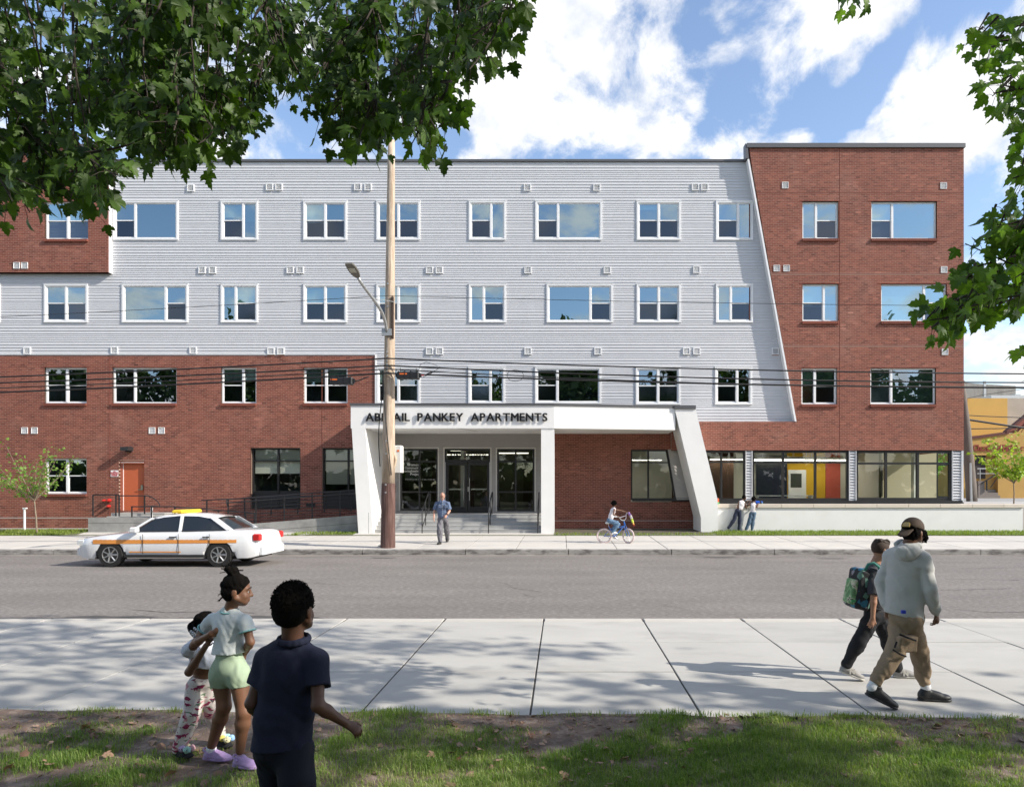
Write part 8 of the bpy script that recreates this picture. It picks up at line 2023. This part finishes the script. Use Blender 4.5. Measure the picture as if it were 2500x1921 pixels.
# 8, 9 --- two children leaning on the white wall -----------------------------
dW = 30.78
def Wk(px, py, dd=0): return P(px, py, dW+dd)
zl_ = .162
def leaner(lbl, hx, hy, sh, pel, kn, an, wr_, shirt, jm, hfw, grow=.03, gap=7.2, hs=.9, el=None):
    e = person(lbl, Wk(an[0][0], 1296)); r = radii(.80, .95, cw=.125, ww=.115, hw=.120)
    J = dict(nk=Wk(*sh), sL=Wk(sh[0]-gap*.8, sh[1]+3, .03), sR=Wk(sh[0]+gap*.8, sh[1]+3.5, -.03), pel=Wk(*pel), hL=Wk(pel[0]-3.6,pel[1]+1.5), hR=Wk(pel[0]+3.6,pel[1]+1.5),
             kL=Wk(*kn[0]), kR=Wk(*kn[1]), aL=Wk(*an[0]), aR=Wk(*an[1]), eL=Wk(*el[0]), eR=Wk(*el[1]), wL=Wk(*wr_[0], .28), wR=Wk(*wr_[1], .25))
    B = Blob(.011); T, M = head(B, Wk(hx, hy, .05), hfw, hs); torso(B, J, r, (0,1,0)); B.cone(T(0,-.02,-.05), J['nk'], .042, .045, .02)
    arm(B, J['sL'], J['eL'], J['wL'], r); arm(B, J['sR'], J['eR'], J['wR'], r); leg(B, J['hL'], J['kL'], J['aL'], r); leg(B, J['hR'], J['kR'], J['aR'], r)
    hand(B, J['wL'], (.6,.5,0), (0,0,1), .14, .7, 1); hand(B, J['wR'], (.6,.5,0), (0,0,1), .14, .7, 1); B.build('body', sk_d, e)
    hairmass(e, T, M, hs, m_hair, grow, .004+grow*.15, -.05, .05, step=.01, curl=55)
    B = Blob(.011); torso(B, J, r, (0,1,0), .013, .04); B.cone(mid(J['nk'],J['pel'],.3), J['pel'], .125, .130, .04, ((0,1,0), 1.35)); B.plane(Vector(J['pel'])+Vector((0,0,.045)), (0,0,-1)); sd = unit(V3(J['sR'])-V3(J['sL']))
    B.plane(V3(J['sR'])+sd*.014, sd); B.plane(V3(J['sL'])-sd*.014, -sd); B.build('tank_top', shirt, e, fold=(.004, 18, hx))
    B = Blob(.011); B.ell(J['pel'], (.132,.10,.10), None, .04); leg(B, J['hL'], J['kL'], J['aL'], r, .022, .03, .012); leg(B, J['hR'], J['kR'], J['aR'], r, .022, .03, .012); B.build('trousers', jm, e, fold=(.005, 16, hx*2))
    return e, J
m_dj = mat('jeans_dark', (.018,.024,.050), .9, var=.1, scale=8); m_mj = mat('jeans_mid', (.085,.135,.20), .9, var=.12, scale=8)
e8, J8 = leaner('child in white tank top and dark jeans leaning over the white wall', 1817, 1214.5, (1812,1223.5), (1802,1247), ((1792,1268),(1806,1270)), ((1779,1288),(1804,1292)), ((1826,1222),(1832,1223)), m_tank, m_dj, (.85,.5,0), grow=.012, el=((1812,1237),(1822,1240)))
shoe(e8, V3(J8['aL']), (-.1,1,0), .165, .23, m_bs2, m_white, pitch=.8, h=.07, w=.045, step=.011); shoe(e8, V3(J8['aR']), (.2,1,0), .168, .23, m_bs2, m_bs2, h=.07, w=.045, step=.011)
e9, J9 = leaner('child in white sleeveless top and faded jeans pointing a blue water gun over the wall', 1840.5, 1218.5, (1839,1228), (1838,1252), ((1829,1274),(1838,1274)), ((1822,1291),(1836,1292)), ((1850,1225),(1852,1226)), m_tank, m_mj, (.7,.7,0), grow=.030, gap=6, el=((1826,1231),(1848,1238)))
for a in ('aL','aR'): shoe(e9, V3(J9[a]), (.3,1,0), .168, .21, m_white, m_white, h=.06, w=.042, step=.011)
g1 = empty('water_gun', Wk(1855,1225,.3), 'bright blue toy water gun aimed right over the white wall', 'toy')
m = MB(); m.rbox(Wk(1848,1225).x, Wk(1858,1225).x, 30.98, 31.07, Z(1228,31), Z(1222.5,31), .02); m.tube([Wk(1858,1224.5,.25), Wk(1862,1224.8,.25)], .03, 7); m.box(Wk(1850,1225).x, Wk(1852,1225).x, 31.0, 31.04, Z(1231,31), Z(1227.5,31)); m.build('barrel', mat('toy_blue', (.01,.10,.60), .35), g1)
m = MB(); m.ball(Wk(1861,1227,.25), .035, 7); m.build('nozzle', mat('toy_cyan', (.25,.5,.75), .35), g1)
g2 = empty('water_gun', P(1753,1222,30.9), 'orange and green toy water gun held at the top of the leaning portal leg', 'toy')
m = MB(); m.rbox(X(1750.3,30.9), X(1756,30.9), 30.95, 31.03, Z(1226,30.9), Z(1216,30.9), .02); m.build('barrel', mat('toy_orange', (.75,.12,.04), .35), g2)
m = MB(); m.box(X(1752,30.9), X(1757,30.9), 30.94, 31.0, Z(1230,30.9), Z(1225.5,30.9)); m.build('grip', mat('toy_green', (.15,.5,.2), .35), g2)
